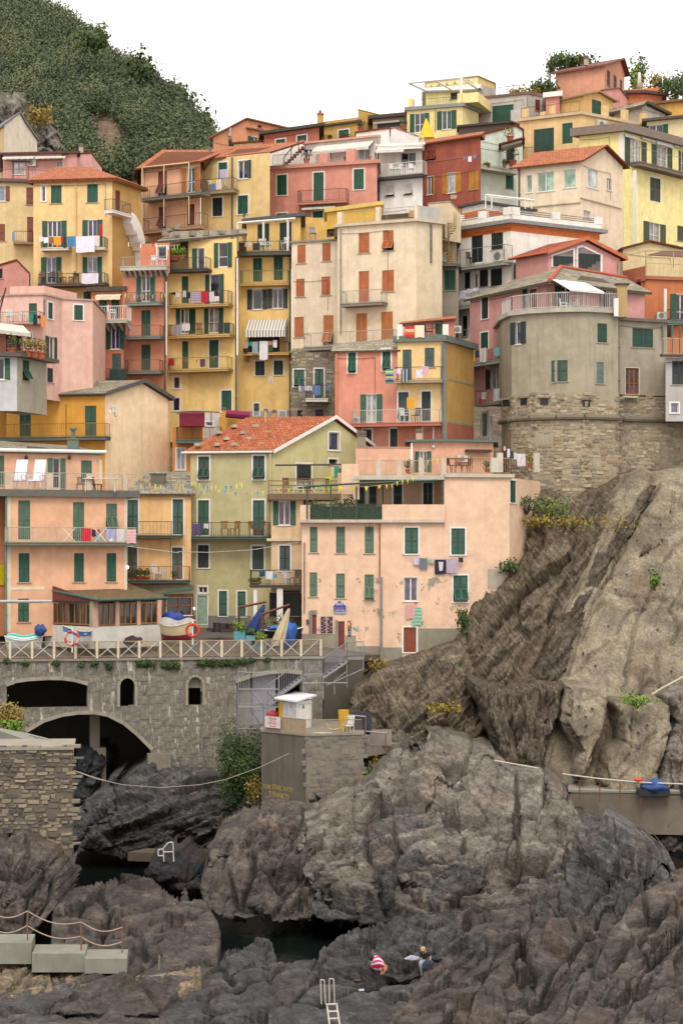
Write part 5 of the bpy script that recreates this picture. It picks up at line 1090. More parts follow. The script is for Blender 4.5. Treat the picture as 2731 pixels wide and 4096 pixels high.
b.win(1,'o','P',764,1092,904,1290,'k',sf=.34,gl='#3c3a6a',n=1);b.win(3,'c','P',1130,1434,1275,1625,'d');b.win(4,'c','Q',801,1104,888,1275,'d');b.win(4,'c','AA',213,970,325,1308,'s');b.flat(.3,.32,plaster('#b8ae9c'),0,'terrace_slab')
CASTH=[]
zr=zt+.33
mb=MB()
for i in range(5):
    a=foot[i]+Vector((0,0,.33));c=foot[i+1]+Vector((0,0,.33));hh=Vector((0,0,1.1));mb.tube(a+hh,c+hh,.04,4);mb.tube(a+hh*.08,c+hh*.08,.03,4);k=int((c-a).length/.14)
    for j in range(k+1):p=a.lerp(c,j/k);mb.tube(p,p+hh,.016 if j%10 else .035,3)
mb.build('railing',plain('#c4c0b8'),b.root)
mb=MB();w1=WT('P',1140,705,145.6);mb.slab([WT('Q',555,800,143.2),WT('Q',862,820,143.4),WT('Q',690,738,147.2),WT('Q',395,706,146.5)],.04)
for a,c in(((555,800),(862,820)),):mb.face([WT('Q',555,800,143.2),WT('Q',862,820,143.4),WT('Q',862,838,143.4),WT('Q',555,812,143.2)])
aw=mb.build('awning',WHITE(),None,False,WT('Q',555,800,143.2));tag(aw,'white stretched awning over the castle terrace furniture','awning')
for k,(x,y,z)in enumerate(((505,1008,1.2),(595,1005,-1.0))):chair(['tall white slatted garden chair under the castle awning','low white garden chair behind the table under the castle awning'][k],'Q',x,y,144.6,[1.9,1.5][k],rz=z,group='chairs on the castle terrace')
table('long white table under the castle awning','Q',640,1010,144.6,2.4,1.2)
r=empty('chimney',WT('Q',1026,1045,144),'tall ochre chimney shaft with flat cap on the castle terrace','chimney');mb=MB();p=WT('Q',1026,1045,144);h=WT('Q',1026,755,144).z-p.z;mb.box(p+Vector((0,.3,h/2)),.7,.5,h);mb.build('stack',plaster('#b89a60'),r);mb=MB();mb.box(p+Vector((0,.3,h+.05)),1.0,.8,.1);mb.build('cap',plain('#4a3a34'),r)
b2=MB();p=WT('Q',972,1035,143.6);b2.box(p+Vector((0,.2,.62)),.32,.3,1.3);o=b2.build('screen',WHITE(),None,False,p);tag(o,'narrow white panel beside the ochre chimney of the castle terrace','panel')
b.done()
# right block of the castle
b=B_('house','grey rendered house block joined to the right of the round castle tower','#a69b84',dirt=.7,streak=.4)
b.box(145.2,'Q',[(985,1078),(1425,1103)],1740,9);b.flat(.3,.22,plain('#6e645c',.9),0)
b.win(0,'c','Q',1115,1148,1300,1318,'d');b.win(0,'w','AA',666,1062,880,1482,fc='#a8602c',gl='#6a6468',n=3);b.band(0,'AA',630,1500,870,1530,plaster('#c8b890'),.25,'ledge');b.win(0,'d','AA',678,1565,830,1690);b.pipe(0,'AA',550,320,1480,'#8a7c64',.16);b.pipe(0,'AA',1250,400,860,'#4f7a70',.07);b.done()
b=B_('house','lilac grey house with dark shutters at the right edge of the castle','#b5b0ac',dirt=.3)
b.box(143.5,'AA',[(1295,900),(2500,912)],1900,8);b.win(0,'c','AA',1398,952,1620,1322,'k');b.win(0,'w','AA',1376,1614,1498,1768,fr=1,gl='#7a7688',n=1)
b.balc(0,'AA',1240,1750,850,875,600,.6,plain('#6a5a50'),plain('#c0b49c'),.16);b.done()
mb=MB();r=empty('pergola',WT('AA',1400,830,143),'green painted pergola posts with rope at the right edge balcony','pergola')
for x in(1398,1520):mb.tube(WT('AA',x,840,143.2),WT('AA',x,370,143.2),.06,5)
mb.tube(WT('AA',1330,390,143.2),WT('AA',1700,370,143.2),.08,4);mb.tube(WT('AA',1330,360,144.5),WT('AA',1700,345,144.5),.08,4);mb.build('frame',plain('#3d6450'),r)
# ================================================================ middle row
b=B_('house','salmon pink house joined left of the ochre yellow one under the cream house','#df9072',dirt=.45)
b.box(146,'K',[(312,10),(872,-36,145.2)],1000,8);b.shed('K',(300,-60,860,-105),2.0,.25,SLATE(),.12)
b.win(0,'p','K',430,22,500,204,'g',fr=1);b.win(0,'p','K',737,-8,810,184,'g',fr=1);b.win(0,'o','K',540,396,738,656,'g',sf=.27,n=2,gl='#9aa09a');b.win(0,'c','K',566,712,640,862,'k',fr=1);b.win(0,'c','K',806,704,886,870,'k',fr=1);b.pipe(0,'K',326,20,620,'#d88468',.08);b.done();PLK=b.faces[0]['pl']
b=B_('house','ochre yellow house with roof terrace and grey corner strip, right of the salmon one','#d6a850',dirt=.3)
b.box(145,'K',[(872,-68,145),(1283,-92,144.2),(1556,-100,150)],1000,8,mats=[plaster('#f0c880',.3),plaster('#c39440',.3)]);b.flat(.25,.45,plain('#6f756c',.85),0)  # right-hand wall's shade is painted as a darker yellow than the front
b.win(0,'c','K',918,-6,998,268,'t');b.win(0,'c','K',1116,-22,1202,152,'t');b.win(0,'p','K',880,376,972,640,'t',fr=1);b.win(0,'c','K',1088,370,1170,640,'k',fr=1)
b.band(0,'K',875,660,1283,900,plaster('#cf7a5c',.45),.015,'lower_wall');b.band(1,'K',1283,670,1556,900,plaster('#b5664c',.45),.015,'lower_wall');b.band(1,'K',1283,-90,1315,900,plaster('#9c9678'),.03,'corner_strip');b.band(1,'K',1316,275,1556,292,plaster('#9c9678'),.02,'band');b.band(1,'K',1316,650,1556,668,plaster('#9c9678'),.02,'band')  # lower side wall likewise coloured darker for shade
b.win(0,'c','K',1102,690,1188,802,'k',fr=1)
b.balc(0,'K',845,1268,268,292,150,1.0,plaster('#b0a080'),IRON(),3.0);b.balc(0,'K',462,1252,650,682,534,1.1,plaster('#c07058'),plain('#c8c4b8'),.14);b.pipe(0,'K',1276,-60,800,'#6a6e74',.1)
b.rail(b.faces[0]['pl'],0,b.faces[0]['pl'].L-.1,0,b.zt+.45,b.zt+1.3,IRON(),b.root,1.2,False);b.done();PLO=b.faces[0]['pl'];zto=b.zt
SB=stripes(['#4a8a6a','#2c3c5c','#5a94b4','#c8b450','#7a3444','#58a8b0','#c8d048','#3c7a9c'],1,1.0)
laund(PLO,1.06,'K',[(766,168,834,300,SB,'beach towel with many bright horizontal stripes left of the ochre balcony'),(838,170,860,262,'#d8b0b0','pale pink cloth beside the striped beach towel'),(866,166,906,212,'#e0d8e0','white cloth pegged right of the striped towel'),(904,168,968,288,stripes(['#24508c','#2c5c98','#e0c040','#204a84'],0,2),'blue printed beach towel on the ochre balcony'),(1040,176,1100,245,'#e2dce4','white clothes heap on the airer of the ochre balcony'),(1084,145,1150,212,'#d8a8bc','pink cloth on the airer of the ochre balcony')])
laund(PLO,1.6,'K',[(956,424,1022,524,'#e0a020','yellow towel hung high on the white railed ochre balcony')])
laund(PLO,.1,'K',[],'laundry')
for x0,y0,x1,y1,c,l in((942,1130,1022,1228,stripes(['#c83428','#d85a30','#e0b8a0','#c8302c'],1,1),'orange red printed towel on the roof terrace line'),(1026,1120,1112,1230,stripes(['#e0cc90','#e8e0d0'],0,4),'cream and yellow striped towel on the roof terrace line')):cloth(l,'laundry',PLO,.3,'J',x0,y0,x1,y1,c)
b=B_('house','low salmon roof hut with tiled roof on the terrace below the cream house','#cf8468')
b.box(150,'J',[(935,1105),(1392,1062)],1290,4);b.shed('J',(915,1088,1390,1035),2,.3,TERRA(),.1);b.win(0,'c','J',1210,1085,1278,1200,'g');b.win(0,'d','J',1030,1105,1110,1200);b.done()
for x,w,l in((893,.9,'white canvas cabinet at the left of the ochre roof terrace'),(1303,1.0,'white fabric column at the middle of the ochre roof terrace')):
    p=WT('J',x,1240,144.6);mb=MB();mb.box(p+Vector((0,.3,.5)),w*.42,.35,1.1);o=mb.build('screen',WHITE(),None,False,p);tag(o,l,'screen')
table('dark table on the ochre roof terrace','J',1220,1238,144.8,1.1,1.1,'#2c2c30');chair('dark chair on the ochre roof terrace','J',1150,1238,144.8,1.1,'#24242c',1.2,'wood');chair('dark bench chair at the right of the ochre roof terrace','J',1470,1225,146.5,1.2,'#3a3a40',1.2,'wood');acunit('dark air conditioner at the right of the ochre roof terrace',PLO,'J',1385,1125,1440,1190,-1.5)
acunit('white air conditioner at the left end of the long white railed balcony',PLK,'K',472,598,534,660,.6)
chair('white plastic chair behind the white balcony rail','K',935,645,143.9,1.2,rz=.7);chair('dark chair behind the white balcony rail','K',1040,645,143.9,1.2,'#3a3a4c',-.5,'wood')
# peach house set back (behind pink harbour house terrace)
b=B_('house','peach house with flat teal edged roof behind the pillared terrace','#dda482',dirt=.2)
b.box(141.5,'K',[(985,825),(1278,795,141.0),(1730,850,142)],1130,6);b.flat(.35,.16,plain('#5f6f68',.8),0,'roof')
b.win(0,'o','K',1030,908,1176,1102,'g',sf=.27,gl='#5a4a7a',n=2);q=b.faces[0]['pl'];u,z=q.loct('K',1195,866);mb=MB();mb.ball(q.P(u,.1,z),.12,.12,.12,8,6);mb.build('wall_lamp',plain('#d8d4cc',.5),b.root);b.band(1,'K',1500,890,1722,912,plain('#4a3a38',.9),.6,'canopy');b.done();PLQ=b.faces[1]['pl']
acunit('white air conditioner on the peach house wall above the wooden table',PLQ,'R',290,945,398,1002,.3)
b=B_('terrace_wall','smooth peach parapet wall left of the peach house','#e2ac8c',cat='wall');b.box(140,'K',[(498,875),(1008,890,140.5)],1130,.4);b.flat(.05,.08,plaster('#b09080'),0);b.done()
chimney('banded cream chimney before the black shuttered salmon windows','K',1034,702,1096,805,142.5,'#d0a888');chimney('low chimney with brick cap between green house and salmon house','K',505,715,595,860,143,'#9a8a74')
bunting('lime',[],[],1)if False else None
# grass green house
b=Bld('house','pale green harbour house with bright tiled roof, white gutter and gable',plaster('#c6bb84',.3),cat='house')
b.gable('n',(1090,140),(1477,145.5),[(1090,1806),(1326,1675),(1477,1788)],2560,(762,141),over=.32,th=.16,mats=[plaster('#c8bd80',.3),plaster('#bcb27c',.3)],fascia=WHITE(),roofmat=tiles_mat('#bd6a42','#a35634',.28,.34,mf=.08))  # gable plaster lighter than the facade's, painting in the light it catches
b.win(1,'p','G',433,506,530,714,'d',fr=1);b.win(1,'p','G',923,499,1026,712,'d',fr=1);b.win(1,'c','G',431,898,528,1212,'g',fr=1);b.win(1,'c','G',922,898,1025,1215,'g',fr=1);b.win(1,'c','G',428,1300,526,1504,'k',fr=1);b.win(1,'c','G',916,1310,1020,1518,'d',fr=1)
b.win(1,'P','H',424,408,512,664,'m',fr=1,lab='pale green panelled front door');b.win(1,'w','H',434,330,512,386,fr=1,gl='#3a2e34',n=2);b.win(1,'c','H',618,368,690,592,'g',fr=1);b.win(1,'c','H',784,372,857,597,'g',fr=1)
b.band(1,'H',520,590,900,800,plaster('#7f7a74',.5),.03,'plinth');b.band(1,'H',386,585,408,800,plaster('#7f7a74',.5),.03,'plinth')
b.win(0,'w','K',258,738,350,898,fr=1,gl='#4a4458',n=1);b.win(0,'d','K',258,978,335,1030,fr=1);b.win(0,'c','G',1312,572,1444,800,'k',fr=1)
b.balc(1,'G',300,1064,1222,1248,1098,1.3,plain('#4c5f4e',.8),plain('#6a4034'),.16);b.pipe(0,'G',1078,480,840,'#c8bf90',.06);b.done();PGF=b.faces[1]['pl'];PGG=b.faces[0]['pl']
SR=((610,295),(750,240),(945,238),(1170,237),(1340,230),(825,298),(1050,292),(1228,285),(682,352),(888,348),(1118,350),(602,403),(757,402),(1000,398),(428,404))
for kk,(x,y)in enumerate(((610,295),(750,240),(945,238),(1170,237),(1340,230),(825,298),(1050,292),(1228,285),(682,352),(888,348),(1118,350),(602,403),(757,402),(1000,398),(428,404))):
    d=140.3+(465-y)/305*5.2*.75
    p=WT('G',x,y,d-.1);m=MB();m.box(p+Vector((0,0,.05)),.42,.35,.2,x*.3);o=m.build('roof_stone',plain('#b8ad98',.95),None,False,p);tag(o,('%s stone from the left in the %s row of stones on the green house roof'%(('first','second','third','fourth','fifth','sixth')[sorted(q for q,w in SR if w//60==y//60).index(x)],{3:'top',4:'second',5:'third',6:'lowest'}[y//60])),'stone','stones on the green house roof')
for x,y,c in((800,320,'#b8402c'),(868,280,'#8a8a80'),(1033,170,'#c8b48a')):
    p=WT('G',x,y+45,140.3+(465-y-45)/305*3.9);m=MB();m.tube(p,p+Vector((0,0,.95)),.05,6);o=m.build('vent_pipe',plain(c),None,False,p);tag(o,{'#b8402c':'short red vent pipe on the green house roof','#8a8a80':'short grey vent pipe on the green house roof','#c8b48a':'cream vent pipe near the ridge of the green house roof'}[c],'vent pipe')
laund(PGF,1.36,'G',[(376,1112,455,1215,'#5c4a70','purple cloth over the brown rail of the green house balcony'),(480,1108,524,1150,'#d0ccc8','white cloth on the brown rail of the green house balcony')])
for k,(x,y,z)in enumerate(((670,1215,.2),(760,1215,-.6),(930,1218,.9),(985,1218,-1.2))):chair(['brown wooden chair at the middle of the green house balcony','brown wooden armchair right of the balcony middle','brown slatted chair before the right door of the green balcony','tall brown chair at the right end of the green balcony'][k],'G',x,y,139.3,1.0 if k<3 else 1.2,'#8a5a34',z,'wood')
# yellow orange house between
b=B_('house','yellow orange house in the gap between the peach and green harbour houses','#f0be78',dirt=.3)
b.box(139,'C',[(1140,838),(1712,822,139.5)],2060,8);b.shed('C',(1335,640,1720,640),4.5,.3,SLATE(),.15)
b.win(0,'c','C',1142,895,1236,1195,'g',fr=1);b.win(0,'c','G',204,890,296,1204,'g',fr=1);b.win(0,'c','C',1142,1312,1228,1605,'v',fr=1);b.win(0,'c','G',198,1322,290,1605,'v',fr=1)
b.balc(0,'C',1140,1640,1212,1234,1090,1.1,plain('#4c5f54',.8),plain('#5a4438'),.24);b.balc(0,'D',1140,1706,272,298,148,1.1,plain('#4a5a50',.8),plain('#a8683c'),.17);b.done();PYO=b.faces[0]['pl']
chair('striped folding deck chair on the small plant balcony','D',1395,268,138.2,1.15,'#d8d4dc',.5);chair('white stool chair beside the striped deck chair','D',1450,268,138.2,.85,'#d8d4d0',-.4)
for x,w,h in((1250,.9,.8),(1310,.8,.7),(1185,.5,.5),(1560,.4,.6)):pot_plant({1250:'large potted plant in the middle of the lower yellow orange balcony',1310:'potted plant next to the striped deck chair',1185:'small potted plant at the left of the lower yellow orange balcony',1560:'potted plant by the door of the lower yellow orange balcony'}[x],'D',x,268,138.3,h,w)
mb=MB();p=WT('C',1418,720,141);mb.box(p,1.0,.8,.8);mb.box(p+Vector((0,0,.45)),1.15,.9,.1);o=mb.build('chimney',plaster('#6f6a5e'),None,False,p);tag(o,'square grey chimney on the stone roof of the yellow orange house','chimney')
# mustard house with blank gable
b=Bld('house','mustard yellow house with large blank cream gable and stone slab roof',plaster('#d08c1c',.3),cat='house')
b.gable('n',(420,146),(673,152),[(444,1582),(565,1531),(673,1598)],2010,(26,147.5),over=.28,th=.2,mats=[plaster('#f6d9ac',.15),plaster('#e09c14',.3)],roofmat=SLATE(),fascia=plain('#5c5a56'))
b.win(1,'c','C',176,60,277,328,'g');b.win(1,'c','C',761,50,863,324,'g');b.balc(1,'C',-90,945,330,362,212,1.2,plain('#5f665e',.85),plain('#a87c30'),.15);b.pipe(0,'C',1518,20,640,'#d4a878',.07);b.pipe(1,'C',592,35,320,'#9a6c20',.03);b.done()
dish('white satellite dish at the corner of the mustard house','C',1015,92,144.8,.6);PMU=b.faces[1]['pl']
b=B_('house','sliver of yellow ochre house behind the mustard roof at left','#cf9a34');b.box(149,'C',[(-80,60),(70,70)],420,5);b.done()
# maroon terrace
b=B_('house','narrow ochre orange house with white window between blank gable and green house','#d0862c',dirt=.3)
b.box(149,'G',[(200,240),(470,240)],700,7);b.win(0,'w','G',240,436,312,624,fr=1,gl='#9aa0a8',n=2);b.balc(0,'G',232,640,356,386,240,1.2,plain('#5f6f68',.85),plain('#8a5a3a'),.1);b.done()
r=empty('awning',WT('G',262,230,148),'dark maroon awning with arched frame over the ochre terrace','awning');mb=MB();A_=[WT('G',x,y,d)for x,y,d in((262,232,147.3),(490,235,147.3),(490,105,150),(330,98,150),(262,112,149.5))]
mb.slab(A_,.05);mb.face([WT('G',262,232,147.2),WT('G',490,235,147.2),WT('G',490,118,147.2),WT('G',262,120,147.2)]);mb.build('canopy',plain('#7a1230',.85),r);mb=MB();mb.path([WT('G',240,130,147),WT('G',262,105,147),WT('G',400,98,147),WT('G',620,108,147)],.05,4);mb.tube(WT('G',548,235,147),WT('G',548,110,147),.04,4);mb.build('frame',plain('#6a6a70'),r)
b=B_('house','yellow block with chimneys behind the green house ridge','#d8a030');b.box(153,'G',[(490,125),(620,122)],380,3,mat=plaster('#cfc9c4'));b.box(152,'G',[(620,148),(960,152)],380,3);b.win(0,'w','G',500,196,562,232,fr=1,gl='#4a3438',n=1);b.done()
chimney('yellow chimney with banded cap left behind the green house','G',636,60,682,140,152,'#d8a030');chimney('left of the two yellow chimneys above the green house ridge','G',1018,72,1056,170,150,'#d0982c');chimney('right of the two yellow chimneys above the green house ridge','G',1092,80,1130,170,150,'#d0982c')
mb=MB();p=WT('G',790,138,151.4);mb.tube(WT('G',680,122,151.4),WT('G',895,140,151.4),.3,8);o=mb.build('rolled_awning',plain('#8a1c4a',.85),None,False,p);tag(o,'rolled magenta awning right of the yellow chimney','awning')
# cream yellow house right of the green house
b=B_('house','cream harbour house part with brown terrace, between green and pink houses','#e0bf90',dirt=.25)
b.box(138,'G',[(1085,880),(1372,880)],1730,6);b.win(0,'o','G',1100,906,1306,1120,'g',sf=.25,gl='#7a4464',n=2);b.band(0,'G',1045,1240,1372,1264,plaster('#e0c8a4'),.25,'ledge');b.win(0,'c','G',1160,1306,1254,1530,'k',fr=1)
b.balc(0,'H',892,1356,316,340,180,1.3,plain('#5a554c',.85),IRON(),.13);b.win(0,'d','H',1190,362,1345,590);b.band(0,'H',1135,350,1190,640,WHITE(),.12,'pillar');b.done();PCY=b.faces[0]['pl']
b=B_('porch','shaded porch with white pillars below the iron balcony','#c8bc84',cat='porch');b.box(139.5,'H',[(925,345),(1140,345)],700,3);b.win(0,'d','H',1070,380,1132,600);b.done()
mb=MB();q=PCY
for x0,x1 in((926,958),(1136,1190)):u0=q.loct('H',x0,500,1.2)[0];u1=q.loct('H',x1,500,1.2)[0];_,z1=q.loct('H',x0,342,1.2);_,z0=q.loct('H',x0,690,1.2);m=MB();m.fbox(q,u0,u1,.9,1.2,z0,z1);o=m.build('pillar',WHITE(),None,False,q.P(u0,1,z0));tag(o,'left white porch pillar by the blue parasol' if x0<1000 else 'right white porch pillar under the iron balcony','pillar')
laund(PCY,1.34,'H',[(978,190,1030,238,'#1f4c6c','dark blue bucket cloth on the iron balcony over the porch'),(1038,192,1100,262,'#dcdce0','white sheet on the iron balcony over the porch'),(1100,215,1140,250,'#5a9ab0','light blue cloth on the iron balcony over the porch')])
chair('striped deck chair on the iron balcony over the porch','H',1225,312,136.9,1.3,'#dcd8e0',.6);chair('dark wood chair at the right of the iron balcony over the porch','H',1295,312,136.9,1.2,'#4a342c',-.6,'wood');pot_plant('low flower box at the left of the iron balcony','H',945,314,136.9,.5,.9)
r=empty('terrace',WT('G',1065,870,137),'brown edged roof terrace with wooden rails beside the green gable','terrace');q=Pl(WT('G',1066,850,137.2),WT('K',378,1280,137.6));mb=MB();zt=WT('G',1100,838,137.2).z;mb.fbox(q,0,q.L,-4.5,0,zt-.42,zt);mb.build('slab',plain('#7c6650',.85),r);mb=MB()
for k in range(6):u=q.L*k/5;mb.fbox(q,u-.04,u+.04,-.12,-.04,zt,zt+.95)
mb.build('post',plain('#8a6a48'),r);mb=MB()
for k in range(3):mb.fbox(q,0,q.L,-.1,-.06,zt+.2+.32*k,zt+.28+.32*k)
mb.build('rail',plain('#8a6a48'),r);mb=MB();mb.tube(WT('G',1122,583,137.4),WT('K',370,1026,137.6),.06,4);mb.build('beam',plain('#4a3a30'),r)
chair('dark red tall chair at the left of the brown roof terrace','G',1228,830,138,1.5,'#8a3038',.4,'wood');table('long brown table on the brown roof terrace','G',1400,830,138,3.2,.95,'#8a5230',d=.9)
for k,(x,c)in enumerate(((1345,'#e0dcd8'),(1420,'#e4e0dc'),(1480,'#e0dcd8'))):chair(['first','second','third'][k]+' white folding chair from the left along the brown terrace table','G',x,832,137.6,.9,c,k*.5,'wood','white folding chairs at the terrace table')
q=Pl(WT('K',-50,1200,138),WT('K',378,1200,138))
laund(q,0,'K',[(232,1135,280,1196,'#c8d824','lime green cushion on the brown roof terrace'),(304,1045,352,1145,'#3a9a74','green towel hanging by the brown roof terrace door'),(350,1060,368,1140,'#7a2848','dark magenta cloth beside the green towel'),(278,1045,304,1130,'#d8cc9c','cream cloth left of the green towel')])
# pink harbour house (right)
PK='#e9c09d'
b=Bld('house','large pink harbour house with peeling lower walls and the cafe at its foot',plaster(PK,.2,peel=H-(2268-HY)*134/F-(H-(2650-HY)*134/F),streak=.1),cat='house')
b.box(134,'L',[(15,200),(722,200)],1560,8);b.box(133.8,'L',[(722,205),(1290,205)],1640,8);b.box(133.78,'L',[(1290,-204),(1875,-200),(2150,-222,141)],1640,8)
for x0,y0,x1,y1 in((88,240,155,470),(322,238,402,475),(580,238,660,478),(86,650,153,866),(322,660,400,880)):b.win(0,'c','L',x0,y0,x1,y1,'G',fr=0)
b.win(0,'p','L',577,668,660,895,'G');b.win(1,'c','L',938,248,1057,482,'g',fr=1);b.win(2,'c','L',1354,254,1476,490,'g',fr=1);b.win(1,'w','L',930,695,1050,906,fr=0,gl='#6a6274',n=2);b.win(2,'p','L',1372,676,1500,914,'g',fr=1)
b.win(1,'D','L',927,1142,1040,1365,'B',fr=1);b.win(0,'D','L',108,1030,146,1290,'b');b.win(0,'D','L',340,1088,398,1400,'b');b.win(3,'c','R',760,1170,812,1368,'g',fr=1);b.win(2,'d','L',1787,560,1806,640)
b.band(0,'L',15,1200,312,1560,plaster('#9a9078',.6),.02,'plinth');b.band(0,'L',402,1215,500,1560,plaster('#9a9078',.6),.02,'plinth');b.band(0,'L',502,1310,722,1560,plaster('#96907c',.6),.02,'plinth');b.band(1,'L',722,1322,916,1640,plaster('#96907c',.6),.02,'plinth');b.band(1,'L',1052,1152,1290,1640,plaster('#8f8b74',.6),.02,'plinth');b.band(2,'L',1291,1152,1560,1640,plaster('#8f8b74',.6),.02,'plinth');b.band(2,'L',1680,620,1875,800,plaster('#b8ab98',.4),.015,'patch')
b.band(0,'L',78,1000,106,1290,plaster('#8d8677'),.05,'door_jamb');b.band(0,'L',312,1075,338,1400,plaster('#8d8677'),.05,'door_jamb');b.band(0,'L',85,990,148,1028,plaster('#8d8677'),.06,'lintel')
b.pipe(0,'L',712,215,700,'#c8805c',.05);b.pipe(1,'L',705+22,690,1440,'#8a8a8c',.09);b.pipe(0,'L',38,380,1020,'#7a5a54',.04)
# terraces of the pink house
q=b.faces[0]['pl'];z1=q.loct('L',300,175,.5)[1];z0=q.loct('L',300,202,.5)[1];mb=MB();u1=b.faces[1]['pl'].L+q.L;mb.fbox(q,-.15,u1+.05,-4.6,.5,z0,z1);mb.build('terrace_slab',plaster('#cdb9a4'),b.root);zs=z1
mb=MB();ua=q.loct('L',735,100,.42)[0];mb.fbox(q,ua,u1,.2,.42,zs,q.loct('L',1000,40,.42)[1]);mb.build('parapet',plaster('#e9c09d',.15),b.root)
mb=MB();mb.fbox(q,-.1,.55,.1,.42,zs,q.loct('L',30,45,.42)[1]);mb.build('parapet',plaster('#e9c09d',.15),b.root)
zr=q.loct('L',400,38,.4)[1];b.rail(q,q.loct('L',60,100)[0],ua,.38,zs,zr,plain('#3f5444'),b.root,.1,False);mb=MB();mb.fbox(q,.6,ua,.3,.31,zs,zr-.15);mb.build('mesh_screen',plain('#3d4f38',.9,var=.6,sc=9),b.root)
bw=b.addface(Pl(q.P(2.4,-3.6,0),q.P(u1,-3.4,0)),[(0,zs),(u1-2.4,zs),(u1-2.4,zs+3.3),(0,zs+3.3)],plaster('#cfa984',.3));PLG=b.faces[bw]['pl']
b.win(bw,'o','K',512,1222,684,1395,'k',sf=.4,n=2,gl='#8a9498');b.win(bw,'c','K',836,1205,914,1385,'k',fr=1);b.win(bw,'c','K',1102,1188,1186,1390,'k',fr=1)
zc=q.loct('K',900,1122,.6)[1];zd=q.loct('K',900,1160,.6)[1];mb=MB();mb.fbox(q,q.loct('K',478,1130,.3)[0],u1,-5,.35,zd,zc);qq=b.faces[2]['pl'];mb.fbox(qq,.01,qq.L+.3,-6,.2,qq.loct('K',1400,1140)[1],qq.loct('K',1400,1108)[1]);mb.build('upper_terrace_slab',plaster('#c4b8a4'),b.root)
zq=zc;mb=MB();UU=lambda x,y=1050:q.loct('K',x,y,.3)[0]
for x0,x1 in((682,730),(866,912),(1062,1108),(1262,1312)):m=MB();m.fbox(q,UU(x0),UU(x1),.02,.3,zq,q.loct('K',700,982,.3)[1]if x0<1000 else q.loct('K',700,962,.3)[1]);m.build('pillar',plaster('#ccb8a2'),b.root)
b.rail(q,UU(530),UU(1262),.16,zq,q.loct('K',700,990,.3)[1],plain('#b89870'),b.root,.15,False);b.rail(qq,0,qq.L,.05,qq.loct('K',1400,1108)[1],qq.loct('R',400,968)[1],plain('#b89870'),b.root,.15,False)
m=MB();m.fbox(q,UU(480),UU(530),-.5,.3,zq-1.6,q.loct('K',500,1020,.3)[1]);m.fbox(q,q.loct('K',372,1100,.2)[0],UU(480),-.5,.2,q.loct('K',400,1290,.2)[1],q.loct('K',400,1020,.2)[1]);m.build('parapet',plaster('#e9c09d',.2),b.root)
for x0,x1,y in((590,668,965),(650,698,920),(980,1025,920)):m=MB();w0=qq.loct('R',x0,y,.1)[0];w1_=qq.loct('R',x1,y,.1)[0];m.fbox(qq,w0,w1_,-.3,.1,qq.loct('R',x0,1095)[1],qq.loct('R',x0,y)[1]);m.build('pillar',plaster('#ccc0ae'),b.root)
# cafe signs
SG=q;u=q.loc(1358,2427,.1)[0]
def rectpl(x0,y0,x1,y1,n):return(SG.loc(x0,y0,n)[0],SG.loc(x1,y0,n)[0],SG.loc(x0,y1,n)[1],SG.loc(x0,y0,n)[1])
b.done()
r=empty('cafe_sign',SG.P(u,.1,SG.loc(1358,2453,.1)[1]),'blue domed bar and caffetteria sign above the cafe door','sign')
def px(x,y,n=.1):a=SG.loc(1260+x/7.127,2380+y/7.127,n);return SG.P(a[0],n,a[1])
out=[(560,520),(520,480),(512,300),(570,265),(610,200),(690,155),(770,195),(825,265),(890,310),(888,480),(845,530)];c_=Vector((700,350));mb=MB();mb.prism([px(x,y,.06)for x,y in out][::-1],SG.N*.05);mb.build('rim',plain('#c4d8e8',.5),r)
mb=MB();mb.face([px(c_[0]+(x-c_[0])*.93,c_[1]+(y-c_[1])*.93,.115)for x,y in out][::-1]);mb.build('board',plain('#2a3488',.5,var=.1),r)
cu,cz=SG.loc(1260+700/7.127,2380+300/7.127,.12);S1=1/7.127*134/F
text_mesh('BAR',SG,cu,cz-.0,.118,125*S1,WHITE(),r,sx=.85);text_mesh('PLANCIA',SG,cu,cz-115*S1,.118,105*S1,plain('#c87aa0',.5),r,sx=.62);text_mesh('CAFFETTERIA',SG,cu,cz-172*S1,.118,66*S1,WHITE(),r,sx=.78)
mb=MB();mb.face([px(560,512,.118),px(845,512,.118),px(835,490,.118),px(568,490,.118)]);mb.build('strip',plain('#a8c0d8',.5),r)
for k,(x0,x1,l)in enumerate(((162,308,'left of the two dark red menu boards by the cafe door'),(345,497,'right of the two dark red menu boards by the cafe door'))):
    r=empty('menu_board',px(x0,1100),l,'menu board','menu boards by the cafe door');mb=MB();a=px(x0-14,1110,.03);c=px(x1+14,600,.03);ua_=(a-SG.O).dot(SG.U);ub_=(c-SG.O).dot(SG.U);mb.fbox(SG,ua_,ub_,.01,.05,a.z,c.z);mb.build('frame',plain('#cdb89c'),r)
    mb=MB();mb.face([px(x0,1095,.055),px(x1,1095,.055),px(x1,622,.055),px(x0,622,.055)]);mb.build('board',plain('#4a1230',.6),r);rr=random.Random(k);mb=MB()
    for j in range(10):y=655+j*42;s_=rr.choice((0,.5,.1));w_=rr.uniform(.25,.4);xx=x0+8+(x1-x0)*s_;mb.face([px(xx,y+14,.058),px(xx+(x1-x0)*w_,y+14,.058),px(xx+(x1-x0)*w_,y,.058),px(xx,y,.058)])
    mb.build('printed_line',plain('#cfc4c8'),r)
r=empty('poster',px(985,1180),'tall dark ice cream poster right of the cafe door','poster');mb=MB();mb.face([px(940,1182,.05),px(1030,1182,.05),px(1028,738,.05),px(935,738,.05)]);mb.build('board',plain('#2a1c34',.6),r)
